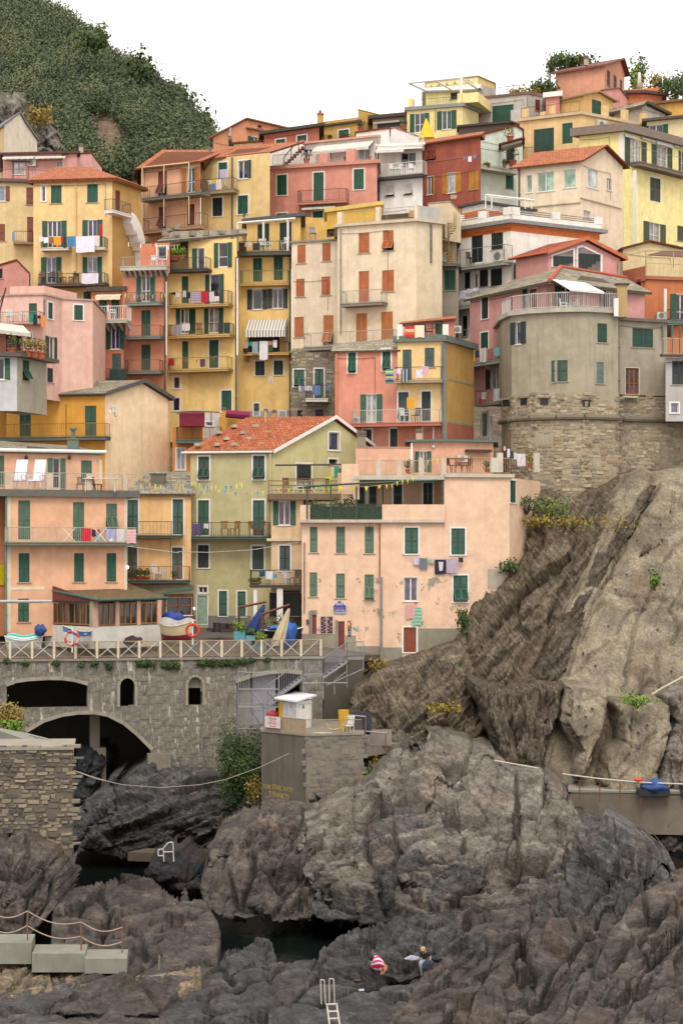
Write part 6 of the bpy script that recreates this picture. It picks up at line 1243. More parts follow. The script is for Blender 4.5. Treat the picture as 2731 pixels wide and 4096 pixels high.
mb=MB();mb.prism([px(960,945,.055),px(1000,870,.055),px(945,862,.055)],SG.N*.02);mb.build('cone',plain('#d88a3a'),r);mb=MB();mb.ball(px(968,835,.07),.10,.03,.12);mb.build('scoop',plain('#d8c040'),r);mb=MB();mb.ball(px(995,800,.07),.09,.03,.12);mb.build('scoop',plain('#c07050'),r);mb=MB()
for j,w_ in enumerate((25,45,35,50,70,60)):y=905+j*44;mb.face([px(1022-w_,y+18,.055),px(1022,y+18,.055),px(1022,y,.055),px(1022-w_,y,.055)])
mb.build('printed_line',plain('#cfc4c8'),r)
mb=MB();mb.prism([px(1090,960,.03),px(1205,1035,.03),px(1222,985,.03),px(1100,900,.03)],SG.N*.03);o=mb.build('arrow_sign',plain('#6ab0b8'),None,False,px(1090,960));tag(o,'small tilted light blue sign on the pink cafe wall','sign')
mb=MB();mb.fbox(SG,SG.loct('L',56,1100)[0],SG.loct('L',78,1100)[0],.005,.12,SG.loct('L',60,1112)[1],SG.loct('L',60,1072)[1]);o=mb.build('letter_box',plain('#4a3c38'),None,False,SG.P(0,0,12));tag(o,'small dark letter box left of the brown cafe side door','letter box')
laund(q,.35,'L',[(1012,515,1066,582,stripes(['#d8d0dc','#8a6a98','#e0d8e0'],0,3),'patterned pink cloth at the left of the pink house clothesline'),(1068,520,1138,618,'#6e7688','grey blue shorts on the pink house clothesline'),(1150,535,1196,568,'#a8b89c','small green white cloth on the pink house clothesline'),(1206,535,1306,664,'#22223c','dark navy towel with a bright bird print on the pink house clothesline'),(1312,528,1412,656,'#b4a4b4','lilac towel on the pink house clothesline'),(1420,515,1460,558,'#26202c','black garment at the right of the pink house clothesline')])
cloth('white and green print on the navy towel of the clothesline','print',q,.40,'L',1240,555,1282,635,'#d0d0cc','towel_print',None,.01,.3)
mb=MB();mb.path([q.P(q.loct('L',x,y,.35)[0],.35,q.loct('L',x,y,.35)[1])for x,y in((910,484),(1010,510),(1180,530),(1330,528),(1480,510),(1550,496))],.015,4);o=mb.build('clothesline',plain('#c8b8a8'),None,False,q.P(5,.35,20));tag(o,'sagging clothesline between two shuttered windows of the pink house','clothesline')
laund(q,.3,'L',[(950,938,1045,1066,stripes(['#d89a98','#d8a8a4','#c88a8a'],1,9),'pink checked cloth hanging under the white window'),(1002,966,1086,1124,stripes(['#7ab094','#98c4a8','#6aa084'],1,5),'green striped cloth hanging beside the pink checked one')])
q2=b.faces[3]['pl'];laund(Pl(WT('R',600,900,138),WT('R',1030,900,140)),0,'R',[(700,862,722,900,'#d8b4ac','pale pink cloth at the left of the white towels on the upper terrace'),(733,885,760,962,'#e0dce4','white towel at the left of the short upper terrace line'),(762,905,788,968,'#34304a','dark blue towel on the short upper terrace line'),(795,920,820,980,'#d4ccd0','white and grey shirt on the short upper terrace line'),(822,930,895,1040,'#d8d0d0','large spotted white cloth sloping at the right of the upper terrace line')])
pot_plant('reddish plant in a clay pot on the upper peach terrace corner','R',950,1055,137.6,1.0,.8,LY());pot_plant('potted cactus on the pillared terrace','K',970,1108,134.8,.9,.6);pot_plant('small potted plant at the right end of the pillared terrace','R',560,1098,135.2,.8,.7)
table('brown wooden table on the pillared terrace','R',290,1100,134.8,1.9,.95,'#8a4a34',d=.9)
for k,(x,z)in enumerate(((235,.9),(300,.1),(375,-.9))):chair(['left brown folding chair of the pillared terrace table','middle brown folding chair behind the pillared terrace table','right brown folding chair of the pillared terrace table'][k],'R',x,1098,135.2 if k==1 else 134.8,1.1,'#8a4634',z,'wood','brown chairs on the pillared terrace')
mb=MB();p=WT('K',1000,1100,134.6);mb.tube(p,p+Vector((0,0,2.0)),.14,8,.03);o=mb.build('parasol',WHITE(),None,True,p);tag(o,'closed white parasol on the pillared terrace','parasol')
# pergola, plants of the green terrace
r=empty('pergola',WT('L',65,170,133.6),'dark green pipe pergola over the plant terrace of the pink house','pergola');mb=MB()
for x in(64,275,505):mb.tube(WT('K',x,1515,133.4),WT('K',x,1215,133.4),.06,5)
for x in(740,):mb.tube(WT('K',x,1380,136),WT('K',x,1200,136),.05,5)
mb.path([WT('K',64,1222,133.4),WT('K',505,1196,133.4),WT('K',1230,1166,133.4)],.07,5);mb.path([WT('K',64,1222,133.4),WT('K',330,1200,137)],.05,4);mb.build('frame',plain('#2f5440'),r)
for x,h,w,m_,l in((110,1.1,1.1,LG(),'bushy plant at the left of the green railed terrace'),(190,1.0,1.0,LG(),'leafy plant left of the middle pole on the green terrace'),(340,1.2,1.3,LG(),'large yellow green plant in the middle of the green terrace'),(610,1.0,.9,LG(),'dark plant at the right of the green terrace'),(430,1.6,.9,LG(),'tall shrub against the shaded wall of the green terrace')):pot_plant(l,'K',x,1505,134.2 if x!=430 else 137,h,w,m_)
bunting('yellow pennants hung in a long curve over the pillared terrace',[WT('K',340,1215,132.8),WT('K',740,1205,132.8),WT('K',900,1165,132.8),WT('K',1060,1100,132.8),WT('K',1160,965,132.8),WT('K',1310,950,132.8)],['#e0d41c'],17,.32,.12)
bunting('lime and red pennants along the brown roof terrace',[WT('G',1100,790,136.8),WT('K',480,1225,135.5)],['#9ac83a','#e0d82c','#c85a5a','#d8d82c','#8ac4c8'],16,.3,.1)
bunting('two swags of blue pink and yellow pennants across the peach and green houses',[WT('C',1150,710,127),WT('G',230,770,130),WT('G',560,790,133),WT('G',1150,790,136)],['#d87a8a','#e0dc5a','#4a8ac8','#e0d85c','#3a78c0','#e08a8a'],36,.3,.3)
bunting('blue pennants rising to the right across the green house front',[WT('G',-10,742,127),WT('G',250,750,130),WT('G',400,725,131),WT('G',600,770,132),WT('G',860,730,134)],['#e0dc50','#e0dc50','#e4e04a','#2a8ab8','#2a8ab8'],22,.38,.12)
# peach harbour house (left)
b=B_('house','peach harbour house with sun lounger terrace and cream corner strips','#e8ae84',dirt=.3,streak=.15)
b.box(127.5,'C',[(62,832,127.5),(1140,865,130.3)],2120,8);i1=b.box(131.5,'C',[(-60,452,130.5),(895,512,133)],860,6);b.shed('C',(-60,362,640,408),4.5,.25,SLATE(),.14);q=b.faces[1]['pl']
mb=MB();mb.tube(q.P(-.3,.35,b.zt+.02),q.P(q.L+.35,.35,b.zt+.02),.12,8);mb.build('gutter',WHITE(),b.root)
for x0,y0,x1,y1 in((163,900,270,1250),(654,915,754,1262)):b.win(0,'c','C',x0,y0,x1,y1,'G')
b.win(0,'p','C',951,928,1048,1162,'G');b.win(0,'c','C',167,1372,265,1634,'g');b.win(0,'c','C',664,1372,752,1630,'g');b.win(0,'c','C',955,1372,1041,1628,'g');b.win(0,'c','D',162,436,260,645,'g')
b.win(1,'c','C',-20,496,38,760,'G');b.win(1,'o','C',425,521,587,800,'G',sf=.3,n=1,gl='#34303c');b.win(1,'c','C',726,541,823,740,'G')
CS=plaster('#dccfae',.3);b.band(0,'C',64,840,96,2080,CS,.02,'corner_strip');b.band(0,'C',1114,868,1138,2080,CS,.02,'corner_strip');b.band(0,'D',96,330,400,358,CS,.02,'band');b.band(1,'C',889,530,915,760,CS,.02,'corner_strip')
b.balc(0,'C',66,1226,1276,1302,1143,1.0,plain('#75806c',.9),plain('#b8b4a4'),.13)
q=b.faces[0]['pl'];zt=H-(nat('C',0,797)[1]-HY)*127/F;mb=MB();mb.fbox(q,-2.6,q.L+.75,-5,.35,zt-.45,zt);mb.build('terrace_slab',plain('#6c685e',.9),b.root);zr=zt+1.02;b.rail(q,-2.5,q.L+.5,.25,zt,zr+.05,plain('#b8b0a4'),b.root,.13,False)
for x0,x1 in((42,108),(412,470),(772,818),(1096,1140)):m=MB();m.fbox(q,q.loct('C',x0,740,.2)[0],q.loct('C',x1,740,.2)[0],.1,.32,zt,zr+.02);m.build('pillar',plaster('#d0b89c',.6),b.root)
b.pipe(0,'C',55,830,2080,'#6a8078',.06);b.done();PH=b.faces[0]['pl'];PHU=b.faces[1]['pl']
b=B_('house','slice of orange house with grey plinth at the left edge of the harbour','#cf9468',dirt=.4);b.box(128.5,'C',[(-120,830),(48,835)],2120,7);b.win(0,'c','C',-30,495,-5,600,'g')if False else None;b.band(0,'C',-120,1480,40,1660,plain('#d8d414',.6),.08,'yellow_panel');b.done()
for k,x in enumerate((175,340)):chair(['left white padded sun lounger chair on the peach terrace','right white padded sun lounger chair on the peach terrace'][k],'C',x,790,128.4,1.35,'#e6e0e6',-.2,'deck','white loungers on the peach terrace')
table('white table at the right of the peach terrace','C',900,822,129.2,2.2,.85);
for k,x in enumerate((715,840,880)):chair(['dark folding chair left of the white terrace table','dark folding chair behind the white terrace table','dark folding chair right of the middle of the white terrace table'][k],'C',x,815,129.4,.9,'#5a3a34',k*.8,'wood','dark chairs at the white terrace table')
for x,l in((235,'left round wall lamp under the white gutter'),(622,'right round wall lamp under the white gutter')):
    u,z=PHU.loct('C',x,515,.2);mb=MB();mb.ball(PHU.P(u,.2,z),.12,.12,.14,8,6);mb.tube(PHU.P(u,.2,z+.1),PHU.P(u,0,z+.2),.02,4);o=mb.build('wall_lamp',plain('#2c2420'),None,True,PHU.P(u,.2,z));tag(o,l,'wall lamp')
mb=MB();p=WT('C',657,430,134.5);mb.box(p+Vector((0,0,.1)),.75,.6,.9);mb.box(p+Vector((0,0,.6)),.85,.7,.1);mb.tube(p+Vector((0,0,.6)),p+Vector((0,0,1.2)),.14,8);mb.tube(p+Vector((0,0,1.2)),p+Vector((0,0,1.35)),.24,8);o=mb.build('chimney',plaster('#6f7a6a'),None,False,p);tag(o,'grey green chimney with round cowl on the peach house roof','chimney')
laund(PH,1.06,'C',[(734,1150,816,1264,stripes(['#c82038','#d83a4a','#b81830'],0,5),'bright red towel on the peach house balcony rail'),(820,1160,858,1225,'#3a2a4c','dark purple cloth beside the bright red towel'),(870,1160,896,1200,'#b04050','small red cloth on the drying rack of the peach balcony'),(860,1205,905,1264,'#9ab0b8','grey blue cloth low on the drying rack of the peach balcony'),(950,1155,1034,1250,'#a8a8c8','lilac printed towel on the peach house balcony rail'),(968,1240,1026,1266,'#e0dce0','white cloth below the lilac towel'),(1044,1156,1112,1270,'#d4ccd0','white lace towel on the peach house balcony rail'),(1140,1158,1218,1284,stripes(['#d8a8ac','#e0b8b8','#c8989c'],1,5),'pale pink ribbed towel at the right end of the peach balcony')])
for x,l in((620,'left white folding drying rack on the peach balcony'),(900,'right white folding drying rack on the peach balcony')):
    r=empty('drying_rack',WT('C',x,1268,128),l,'drying rack');mb=MB()
    for d in(0,.5):mb.tube(WT('C',x-50,1268,128-d),WT('C',x+60,1140,128-d),.022,4);mb.tube(WT('C',x+50,1268,128-d),WT('C',x-55,1150,128-d),.022,4)
    for k in range(5):a=.2*k;mb.tube(WT('C',x-45+22*k,1152,127.5),WT('C',x-45+22*k,1152,128),.012,3)
    mb.build('frame',WHITE(),r)
mb=MB();p=WT('C',-5,1640,126.5);r=empty('boom',WT('D',400,460,126),'white horizontal metal boom reaching in from the left edge','boom');mb.tube(WT('D',-200,462,125.5),WT('D',465,460,125.5),.1,6);mb.tube(WT('D',-200,474,125.5),WT('D',380,470,125.5),.05,4);mb.build('beam',plain('#b8b8b0'),r)
mb=MB();mb.path([WT('C',x,y,126)for x,y in((1140,1310),(1600,1370))]+[WT('G',x,y,128+((x)/1100)*5)for x,y in((250,1360),(520,1366),(900,1345),(1330,1275))],.02,4);o=mb.build('cable',plain('#b8b8b0'),None,False,WT('C',1200,1320,126));tag(o,'thin white cable sagging across the green house front','cable')
mb=MB();mb.ball(WT('D',1140,155,129.6),.09,.09,.12,8,6);o=mb.build('street_lamp',plain('#ffffff',.4,k=1,emis=2.5),None,True,WT('D',1140,155,129.6));tag(o,'small lit white lamp at the corner of the peach house','lamp')
mb=MB();mb.ball(WT('H',394,525,138.6),.08,.08,.10,8,6);o=mb.build('street_lamp',plain('#e8e4ff',.4,k=1,emis=2.5),None,True,WT('H',394,525,138.6));tag(o,'small lit lamp beside the pale green front door','lamp')
# left gable terrace houses over the pink corner
b=B_('house','rust brown balcony house with white awning at the left edge','#b0694c',dirt=.5)
b.box(136,'B',[(-100,700),(205,735)],950,6);b.win(0,'c','B',52,760,92,910,'b');b.win(0,'d','B',145,770,190,900);awning(b,0,'B',-80,660,205,722,.8,plain('#dcd4c4',.9),.22);b.balc(0,'B',-90,190,935,955,810,1.2,plain('#7a7468'),IRON(),.14);b.done()
b=B_('house','pale grey house with plant terrace and propped green shutter at left','#b8b4ae',dirt=.4)
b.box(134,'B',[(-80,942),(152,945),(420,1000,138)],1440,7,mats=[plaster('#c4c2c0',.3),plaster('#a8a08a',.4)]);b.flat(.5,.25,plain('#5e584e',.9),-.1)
b.win(0,'o','B',-60,968,92,1158,'g',sf=.34,sides='R',gl='#22222a',n=1);b.win(1,'p','B',204,986,262,1170,'g');b.rail(b.faces[1]['pl'],0,b.faces[1]['pl'].L,.4,b.zt+.15,b.zt+1.3,IRON(),b.root,.2,False);b.done()
for k,(x,y,w)in enumerate(((250,925,1.2),(320,930,1.0),(375,940,.8),(110,900,.9))):pot_plant(['wide dry plant on the grey house terrace','dry leafy plant in the middle of the grey house terrace','small dry plant at the right of the grey house terrace','climbing plant by the rust brown balcony'][k],'B',x,y+35,134.8,1.3,w,LY()if k<3 else LG())
# restaurant veranda
b=Bld('veranda','harbour restaurant veranda with wooden windows, white base and brown tile roof',plaster('#d9d3c6',.35),cat='restaurant')
b.box(124.8,'D',[(402,668,129.3),(832,676,124.8),(1445,660,129)],860,4.5);b.foot[0].z
zb1=b.zt;RW=plain('#9a6630',.6);PKM=plaster('#dba88c',.2);eave=H-(nat('D',0,462)[1]-HY)*124.8/F
def wood_window(pl,x0,y0,x1,y1,n,nm='window'):
    u0=pl.loct('D',x0,(y0+y1)/2)[0];u1=pl.loct('D',x1,(y0+y1)/2)[0];z1=pl.loct('D',(x0+x1)/2,y0)[1];z0=pl.loct('D',(x0+x1)/2,y1)[1];W_=sub(nm,b.root);mb=MB()
    for k in range(n+1):u=u0+(u1-u0)*k/n;mb.fbox(pl,u-.045,u+.045,-.08,.0,z0,z1)
    for z in(z0,z1-.09):mb.fbox(pl,u0,u1,-.079,-.001,z,z+.09)
    mb.build('frame',RW,W_)
    for k in range(n):ua=u0+(u1-u0)*k/n;ub=u0+(u1-u0)*(k+1)/n;mb=MB();mb.face([pl.P(ua,-.05,z0),pl.P(ub,-.05,z0),pl.P(ub,-.05,z1),pl.P(ua,-.05,z1)]);mb.build('pane',glass_mat('#34302e' if k%3 else '#5a4c48'),W_)
w0,w1=b.faces[0]['pl'],b.faces[1]['pl'];wood_window(w0,415,472,822,668,8);wood_window(w1,882,478,1032,680,3);wood_window(w1,1072,470,1224,670,3);wood_window(w1,1260,466,1408,662,3)
for q,x0,x1 in((w1,833,878),(w1,1036,1068),(w1,1228,1257),(w1,1410,1444)):m=MB();m.fbox(q,q.loct('D',x0,600)[0],q.loct('D',x1,600)[0],-.2,.03,zb1,eave);m.build('pillar',PKM,b.root)
mb=MB();a_=w0.P(0,0,eave);c_=w0.P(w0.L,0,eave);hb=H-(nat('D',0,300)[1]-HY)*130/F;mb.prism([w0.P(0,.01,eave-.02),w0.P(w0.L,.01,eave-.02),w0.P(w0.L,.01,eave+.1),w0.P(0,.01,hb)],-w0.N*.12);mb.build('gable_board',plain('#7a3420',.8),b.root)
mb=MB();roofp=[(362,342,129.9),(890,450,124.0),(1500,430,129.6),(1140,296,133.4),(400,296,133)]
R_=[WT('D',*p)for p in roofp];mb.slab([R_[1],R_[2],R_[3],R_[0]],.12);mb.build('roof',tiles_mat('#8a7250','#6f5a3e',.34,.17),b.root);mb=MB();mb.path([R_[0],R_[1],R_[2]],.1,6);mb.path([R_[0],R_[3]],.12,6);mb.build('gutter',plain('#49665a',.7),b.root)
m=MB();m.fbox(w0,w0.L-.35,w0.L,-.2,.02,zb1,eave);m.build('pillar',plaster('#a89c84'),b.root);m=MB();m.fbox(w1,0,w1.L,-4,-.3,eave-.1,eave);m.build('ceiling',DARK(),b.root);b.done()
# wooden shed behind it
b=Bld('shed','brown wooden shed with framed windows and green canvas roof beside the veranda',plain('#6e4426',.8),cat='shed');b.box(136,'H',[(125,400,136),(388,385,137)],800,3)
b.win(0,'w','H',148,428,370,585,fc='#9a6630',gl='#3c3834',n=2);b.band(0,'H',142,398,380,424,RW,.03,'beam');b.band(0,'H',142,488,380,502,RW,.03,'beam')
mb=MB();mb.slab([WT('H',110,385,135.4),WT('H',392,352,135.8),WT('H',392,318,138),WT('H',250,335,138)],.08);mb.build('roof',plain('#3f5a4c',.8),b.root);b.done()
b=B_('wall','dim beige wall under the plant balcony beside the veranda','#8f8468',cat='wall');b.box(138.6,'D',[(1140,310),(1720,310)],700,1);b.done()
# ================================================================ rock, cliff and hill
def _h(i,j,s):
    v=np.sin(i*127.1+j*311.7+s*74.7)*43758.5453;return v-np.floor(v)
def vnoise(x,z,s=0):
    i=np.floor(x);j=np.floor(z);f=x-i;g=z-j;f=f*f*(3-2*f);g=g*g*(3-2*g)
    return(_h(i,j,s)*(1-f)+_h(i+1,j,s)*f)*(1-g)+(_h(i,j+1,s)*(1-f)+_h(i+1,j+1,s)*f)*g
def fbm(x,z,o=4,s=0):
    t=0;a=.5
    for k in range(o):t=t+a*vnoise(x,z,s+k);x=x*2.03+7.1;z=z*2.03+3.3;a*=.5
    return t
def worley(x,z,s=0):
    i0=np.floor(x);j0=np.floor(z);f1=np.full(x.shape,9.);f2=np.full(x.shape,9.);H_=np.zeros(x.shape);T=np.zeros(x.shape)
    for a in(-1,0,1):
        for c in(-1,0,1):
            i=i0+a;j=j0+c;dx=x-(i+_h(i,j,s));dz=z-(j+_h(i,j,s+5));d=np.sqrt(dx*dx+dz*dz);n=d<f1
            f2=np.where(n,f1,np.minimum(f2,d));f1=np.where(n,d,f1);H_=np.where(n,_h(i,j,s+9),H_)
            T=np.where(n,(_h(i,j,s+11)-.5)*dx*2+(_h(i,j,s+13)-.5)*dz*2,T)
    return H_,T,f2-f1
def sdist(px,py,poly):
    d=np.full(px.shape,1e9);ins=np.zeros(px.shape,bool);n=len(poly)
    for k in range(n):
        (x0,y0),(x1,y1)=poly[k],poly[(k+1)%n];ex,ey=x1-x0,y1-y0;t=np.clip(((px-x0)*ex+(py-y0)*ey)/(ex*ex+ey*ey+1e-9),0,1)
        d=np.minimum(d,np.hypot(px-x0-t*ex,py-y0-t*ey));c=((y0>py)!=(y1>py));ins ^= c &(px<(x1-x0)*(py-y0)/(y1-y0+1e-12)+x0)
    return np.where(ins,d,-d)
def rockmass(name,t,pts,Dt,Db,bulge,R,mat,ang=.5,cell=2.2,st=1.6,amp=1.0,step=5,seed=1,rough=1.0,label=None,cat=None,gamma=1.0,wb=34,zs=True,fl=0):
    poly=[nat(t,x,y)for x,y in pts];xs=[p[0]for p in poly];ys=[p[1]for p in poly];m=14
    gx=np.arange(max(min(xs)-m,-380),min(max(xs)+m,3160),step);gy=np.arange(min(ys)-m,max(ys)+m,step);X,Y=np.meshgrid(gx,gy)
    f=np.clip((Y-min(ys))/(max(ys)-min(ys)),0,1)**gamma;D=Dt+(Db-Dt)*f
    x=(X-CX)*D/F;z=H-(Y-HY)*D/F;wh,wt,we=worley(x*.42,z*.42,seed+90);wob=(fbm(x*.8,z*.8,4,seed)-.47)*wb+((wh-.5)*.6+wt)*wb*(1.1 if cat=='rock' else 0)
    sd=(sdist(X,Y,poly)+wob)*D/F
    tt=np.clip(sd/R,0,1);h=bulge*(.6*tt+.4*np.sqrt(1-(1-tt)**2))
    dep=D*.3 if zs else 0;fx=x*.22;fz=(z*1.0+dep)*.22;wx=x+(fbm(fx,fz,3,seed+3)-.5)*1.0;wz=z+dep+(fbm(fx+9,fz,3,seed+4)-.5)*1.0;ca,sa=math.cos(ang),math.sin(ang)
    a=(wx*ca+wz*sa);c=(-wx*sa+wz*ca);hs=0
    for k,(sc,am)in enumerate(((cell,1.0),(cell*.45,.55),(cell*.2,.30),(cell*.09,.12))):
        hh,T,e=worley(a/(sc*st),c/sc,seed+k*20);am*=(1 if k<2 else(.35 if fl else .7));hs=hs+am*((hh-.5)*.7+T*1.2)-am*(.45 if k==0 else .22)*np.exp(-(e/(.05 if k else .035))**2)
    hs=hs+rough*(.7*(fbm(fx,fz,4,seed+7)-.5)*2+(.22 if fl else .42)*(fbm(a*.7,c*2.8,4,seed+8)-.5)+(.07 if fl else .14)*(fbm(x*2.6,fz*11,4,seed+9)-.5))
    for P in(CR if zs else()):
        if max(p[0]for p in P)<gx[0]or min(p[0]for p in P)>gx[-1]or max(p[1]for p in P)<gy[0]or min(p[1]for p in P)>gy[-1]:continue
        cd=np.full(X.shape,1e9);xw=X+(fbm(x*1.3,z*1.3,3,77)-.47)*26;yw=Y+(fbm(x*1.3+5,z*1.3,3,78)-.47)*26
        for(x0,y0),(x1,y1)in zip(P[:-1],P[1:]):
            ex,ey=x1-x0,y1-y0;t_=np.clip(((xw-x0)*ex+(yw-y0)*ey)/(ex*ex+ey*ey+1e-9),0,1);cd=np.minimum(cd,np.hypot(xw-x0-t_*ex,yw-y0-t_*ey))
        cd=cd*D/F;hs=hs-(.95*np.exp(-(cd/.09)**2)+.22*np.exp(-(cd/.4)**2))/max(.3,amp)*(.8 if mat not in(RC,RS)else .3)
    dd=np.where(sd<0,.1,np.clip(.25+sd/(.35*R),.12,1))*amp*hs;h0=np.where(sd<0,sd*(3 if fl else 22),h)
    B0=np.stack([x,D-h0,z],-1);nn=np.cross(np.gradient(B0,axis=1),np.gradient(B0,axis=0));nn*=np.where(nn[...,1:2]>0,-1,1);nn /= np.linalg.norm(nn,axis=2)[...,None]+1e-9;nn[...,2]=np.abs(nn[...,2]);nn[...,1]-=.25;nn /= np.linalg.norm(nn,axis=2)[...,None]
    B0[...,2]+=np.where(sd<0,sd*14,0)*fl;V=(B0+nn*dd[...,None]).reshape(-1,3);ny,nx=X.shape;idx=np.arange(ny*nx).reshape(ny,nx)
    ok=sd>-.30;q=ok[:-1,:-1]& ok[1:,:-1]& ok[:-1,1:]& ok[1:,1:]
    Q=np.stack([idx[1:,:-1][q],idx[1:,1:][q],idx[:-1,1:][q],idx[:-1,:-1][q]],-1);used,inv=np.unique(Q,return_inverse=True);V=V[used];Q=inv.reshape(-1,4)
    o=V.mean(0);o[2]=V[:,2].min();me=bpy.data.meshes.new(name);me.vertices.add(len(V));me.vertices.foreach_set('co',(V-o).astype(np.float32).ravel());n=len(Q)
    me.loops.add(4*n);me.loops.foreach_set('vertex_index',Q.astype(np.int32).ravel());me.polygons.add(n);me.polygons.foreach_set('loop_start',np.arange(0,4*n,4,dtype=np.int32));me.polygons.foreach_set('loop_total',np.full(n,4,dtype=np.int32))
    me.update(calc_edges=True);me.materials.append(mat);ob=bpy.data.objects.new(name,me);COL.objects.link(ob);ob.location=o
    return tag(ob,label,cat)if label else tag(ob,kind='structure')
RG=rockmat('rock_grey',('#434141','#5e5b59','#817b74'),-.45,.95,tide=1);RGD=rockmat('rock_dark',('#2b2b2e','#3d3d40','#545354'),-.35,.6,sc=.6,tide=1)
RB=rockmat('rock_brown',('#4a433e','#665e57','#877c70'),-.3,.9,4,tide=1);RT=rockmat('rock_tan',('#5a534b','#777067','#9a9184'),-.5,.9,2.5,tide=1)
RS=rockmat('cliff_strata',('#4f463a','#766a58','#9d907b'),-.98,.8,9,sc=.6,crackb=1.2);RK=rockmat('cliff_dark',('#463e36','#62584b','#837767'),-1.0,.95,9,sc=.7,crackb=1.2);RF=rockmat('cliff_fold',('#3d352e','#665a4d','#958a76'),-1.45,1.0,9,sc=.6,crackb=1.3)
RC=rockmat('cliff_smooth',('#766b5a','#897e6b','#998e7a'),-1.1,.3,2.4,sc=.4,streakc='#665a48',crackb=.8);RH=rockmat('soil',('#6b5747','#84705d','#93806d'),-.8,.15,2)
c_='rock'
# cliff under the castle
CR=[[nat(t,x,y)for x,y in l]for t,l in(('X',((535,600),(540,760),(530,900),(525,1010),(540,1150))),('X',((110,800),(230,850),(300,880),(420,950),(520,935))),('X',((200,1000),(205,900))),('X',((790,950),(850,1060),(820,1130))),('X',((0,1090),(130,1100),(260,1080))),('X',((540,870),(700,860),(830,890))),
    ('X',((950,1050),(1100,1040),(1240,1030),(1200,1130))),('X',((1310,1060),(1300,1250),(1330,1420))),('X',((0,700),(180,780),(380,800))),('X',((560,1060),(700,1110),(720,1090))),
    ('Z',((1195,370),(1210,480),(1260,590),(1275,700),(1300,830),(1320,890))),('Z',((1375,260),(1370,380),(1420,470),(1568,500))),('Z',((1130,390),(1000,470),(940,530),(860,640),(700,680))),('Z',((780,740),(790,850),(870,910),(1000,930),(1150,930))),('Z',((480,420),(520,560),(480,680),(420,800))),('Z',((640,450),(610,560),(650,700))),('Z',((370,650),(400,800),(350,870))),('Z',((840,740),(960,740),(1130,860))),('Z',((1270,660),(1400,640),(1480,760))),('Z',((980,280),(1180,260),(1200,380))),
    ('V',((1568,370),(1480,480),(1400,620),(1320,790),(1250,980),(1230,1120),(1190,1300))),('V',((1510,100),(1490,260),(1330,240))),('V',((1090,690),(1330,730),(1450,750))),('V',((1080,780),(1000,840),(940,990))),('V',((1400,1100),(1400,1160),(1430,1290))),('V',((1300,1330),(1310,1210),(1350,1180))),('V',((1568,640),(1490,800),(1540,900),(1500,1000))),('V',((1320,780),(1200,860),(1160,960))),('V',((880,1200),(1060,1050),(1120,1000))),('V',((1430,40),(1330,200),(1220,400),(1110,600),(1010,780),(930,980),(860,1200))),
    ('V',((400,560),(330,760),(300,980))),('V',((700,400),(560,700),(440,1000),(330,1260))),('V',((980,400),(840,620),(700,900),(560,1160))),('V',((1100,330),(1000,520),(900,700),(780,920),(640,1180))),('V',((560,300),(480,500),(400,720))),
    ('X',((880,75),(850,290),(960,480),(920,600),(890,690))),('X',((1110,230),(1090,420),(1050,640))),('X',((1150,210),(1120,420),(1070,600))),('X',((1190,230),(1190,370),(1210,410),(1300,430),(1400,330))),('X',((550,90),(600,230),(560,380))),('X',((300,160),(400,330),(480,560))),
    ('Y',((0,285),(80,320),(160,345),(440,300))),('Y',((440,400),(400,560),(340,650))),('Y',((820,400),(780,500),(850,560))),('Y',((900,590),(780,800))),('Y',((1000,420),(1250,470),(1500,560))),('Y',((1040,700),(1130,800),(1180,1000))),
    ('ZZ',((1568,430),(1430,520),(1330,610),(1250,680),(1100,850),(950,1000))),('ZZ',((960,640),(880,710),(790,810),(700,880),(600,1050))),('ZZ',((545,680),(550,800),(600,880))),('ZZ',((210,600),(180,690),(100,780),(0,800))),('ZZ',((660,540),(560,600),(400,640))),('ZZ',((830,560),(860,640),(940,650))),('ZZ',((1568,900),(1380,890),(1250,950))),('ZZ',((1000,600),(1050,480),(1130,430))),
    ('Z',((980,1220),(1200,1290),(1440,1280),(1568,1230))),('Z',((230,1150),(330,1250),(370,1260))),('Z',((750,1390),(900,1260),(1000,1230))),('Z',((200,1440),(400,1430),(700,1420),(900,1450))),('Z',((1230,940),(1240,1080),(1400,1110))),('Z',((1000,1060),(1120,1030),(1240,960))),('Z',((400,1300),(600,1240),(760,1130))),('Z',((0,350),(200,250),(400,180))),('Z',((0,440),(180,380),(420,290))))]
rockmass('cliff','O',[(1175,1200),(1215,1140),(1260,1125),(1330,1140),(1440,1085),(1810,1050),(1810,1880),(1150,1850),(1120,1700),(1100,1640),(1072,1570),(1062,1490),(1078,1440),(1076,1370),(1108,1305),(1160,1268)],144,120,2.5,4.0,RS,1.0,1.5,4.0,.75,5,3)
rockmass('cliff','O',[(1437,1088),(1810,1040),(1810,1810),(1170,1810),(1195,1720),(1218,1620),(1262,1480),(1335,1340),(1390,1200)],141.8,117.3,.45,.5,RC,1.15,5.5,3.5,.35,5,8,.3)
rockmass('cliff','V',[(1440,40),(1335,205),(1235,380),(1110,560),(1020,780),(945,960),(860,1200),(760,1280),(690,1240),(760,1060),(860,860),(960,700),(1010,540),(1120,380),(1240,230),(1350,70)],139.5,124,.5,.6,RK,1.02,.8,6,.45,5,61)
rockmass('cliff','X',[(280,40),(420,90),(540,120),(700,60),(860,60),(800,230),(760,420),(745,620),(560,640),(480,560),(400,330),(340,180)],122,116,1.0,1.2,RF,1.5,.7,5.0,.7,5,12)
rockmass('cliff','X',[(880,75),(1020,90),(1110,160),(1080,330),(1000,560),(930,640),(950,470),(850,290)],119.5,115.3,.4,.35,RC,1.3,3,2,.3,6,14,.4)
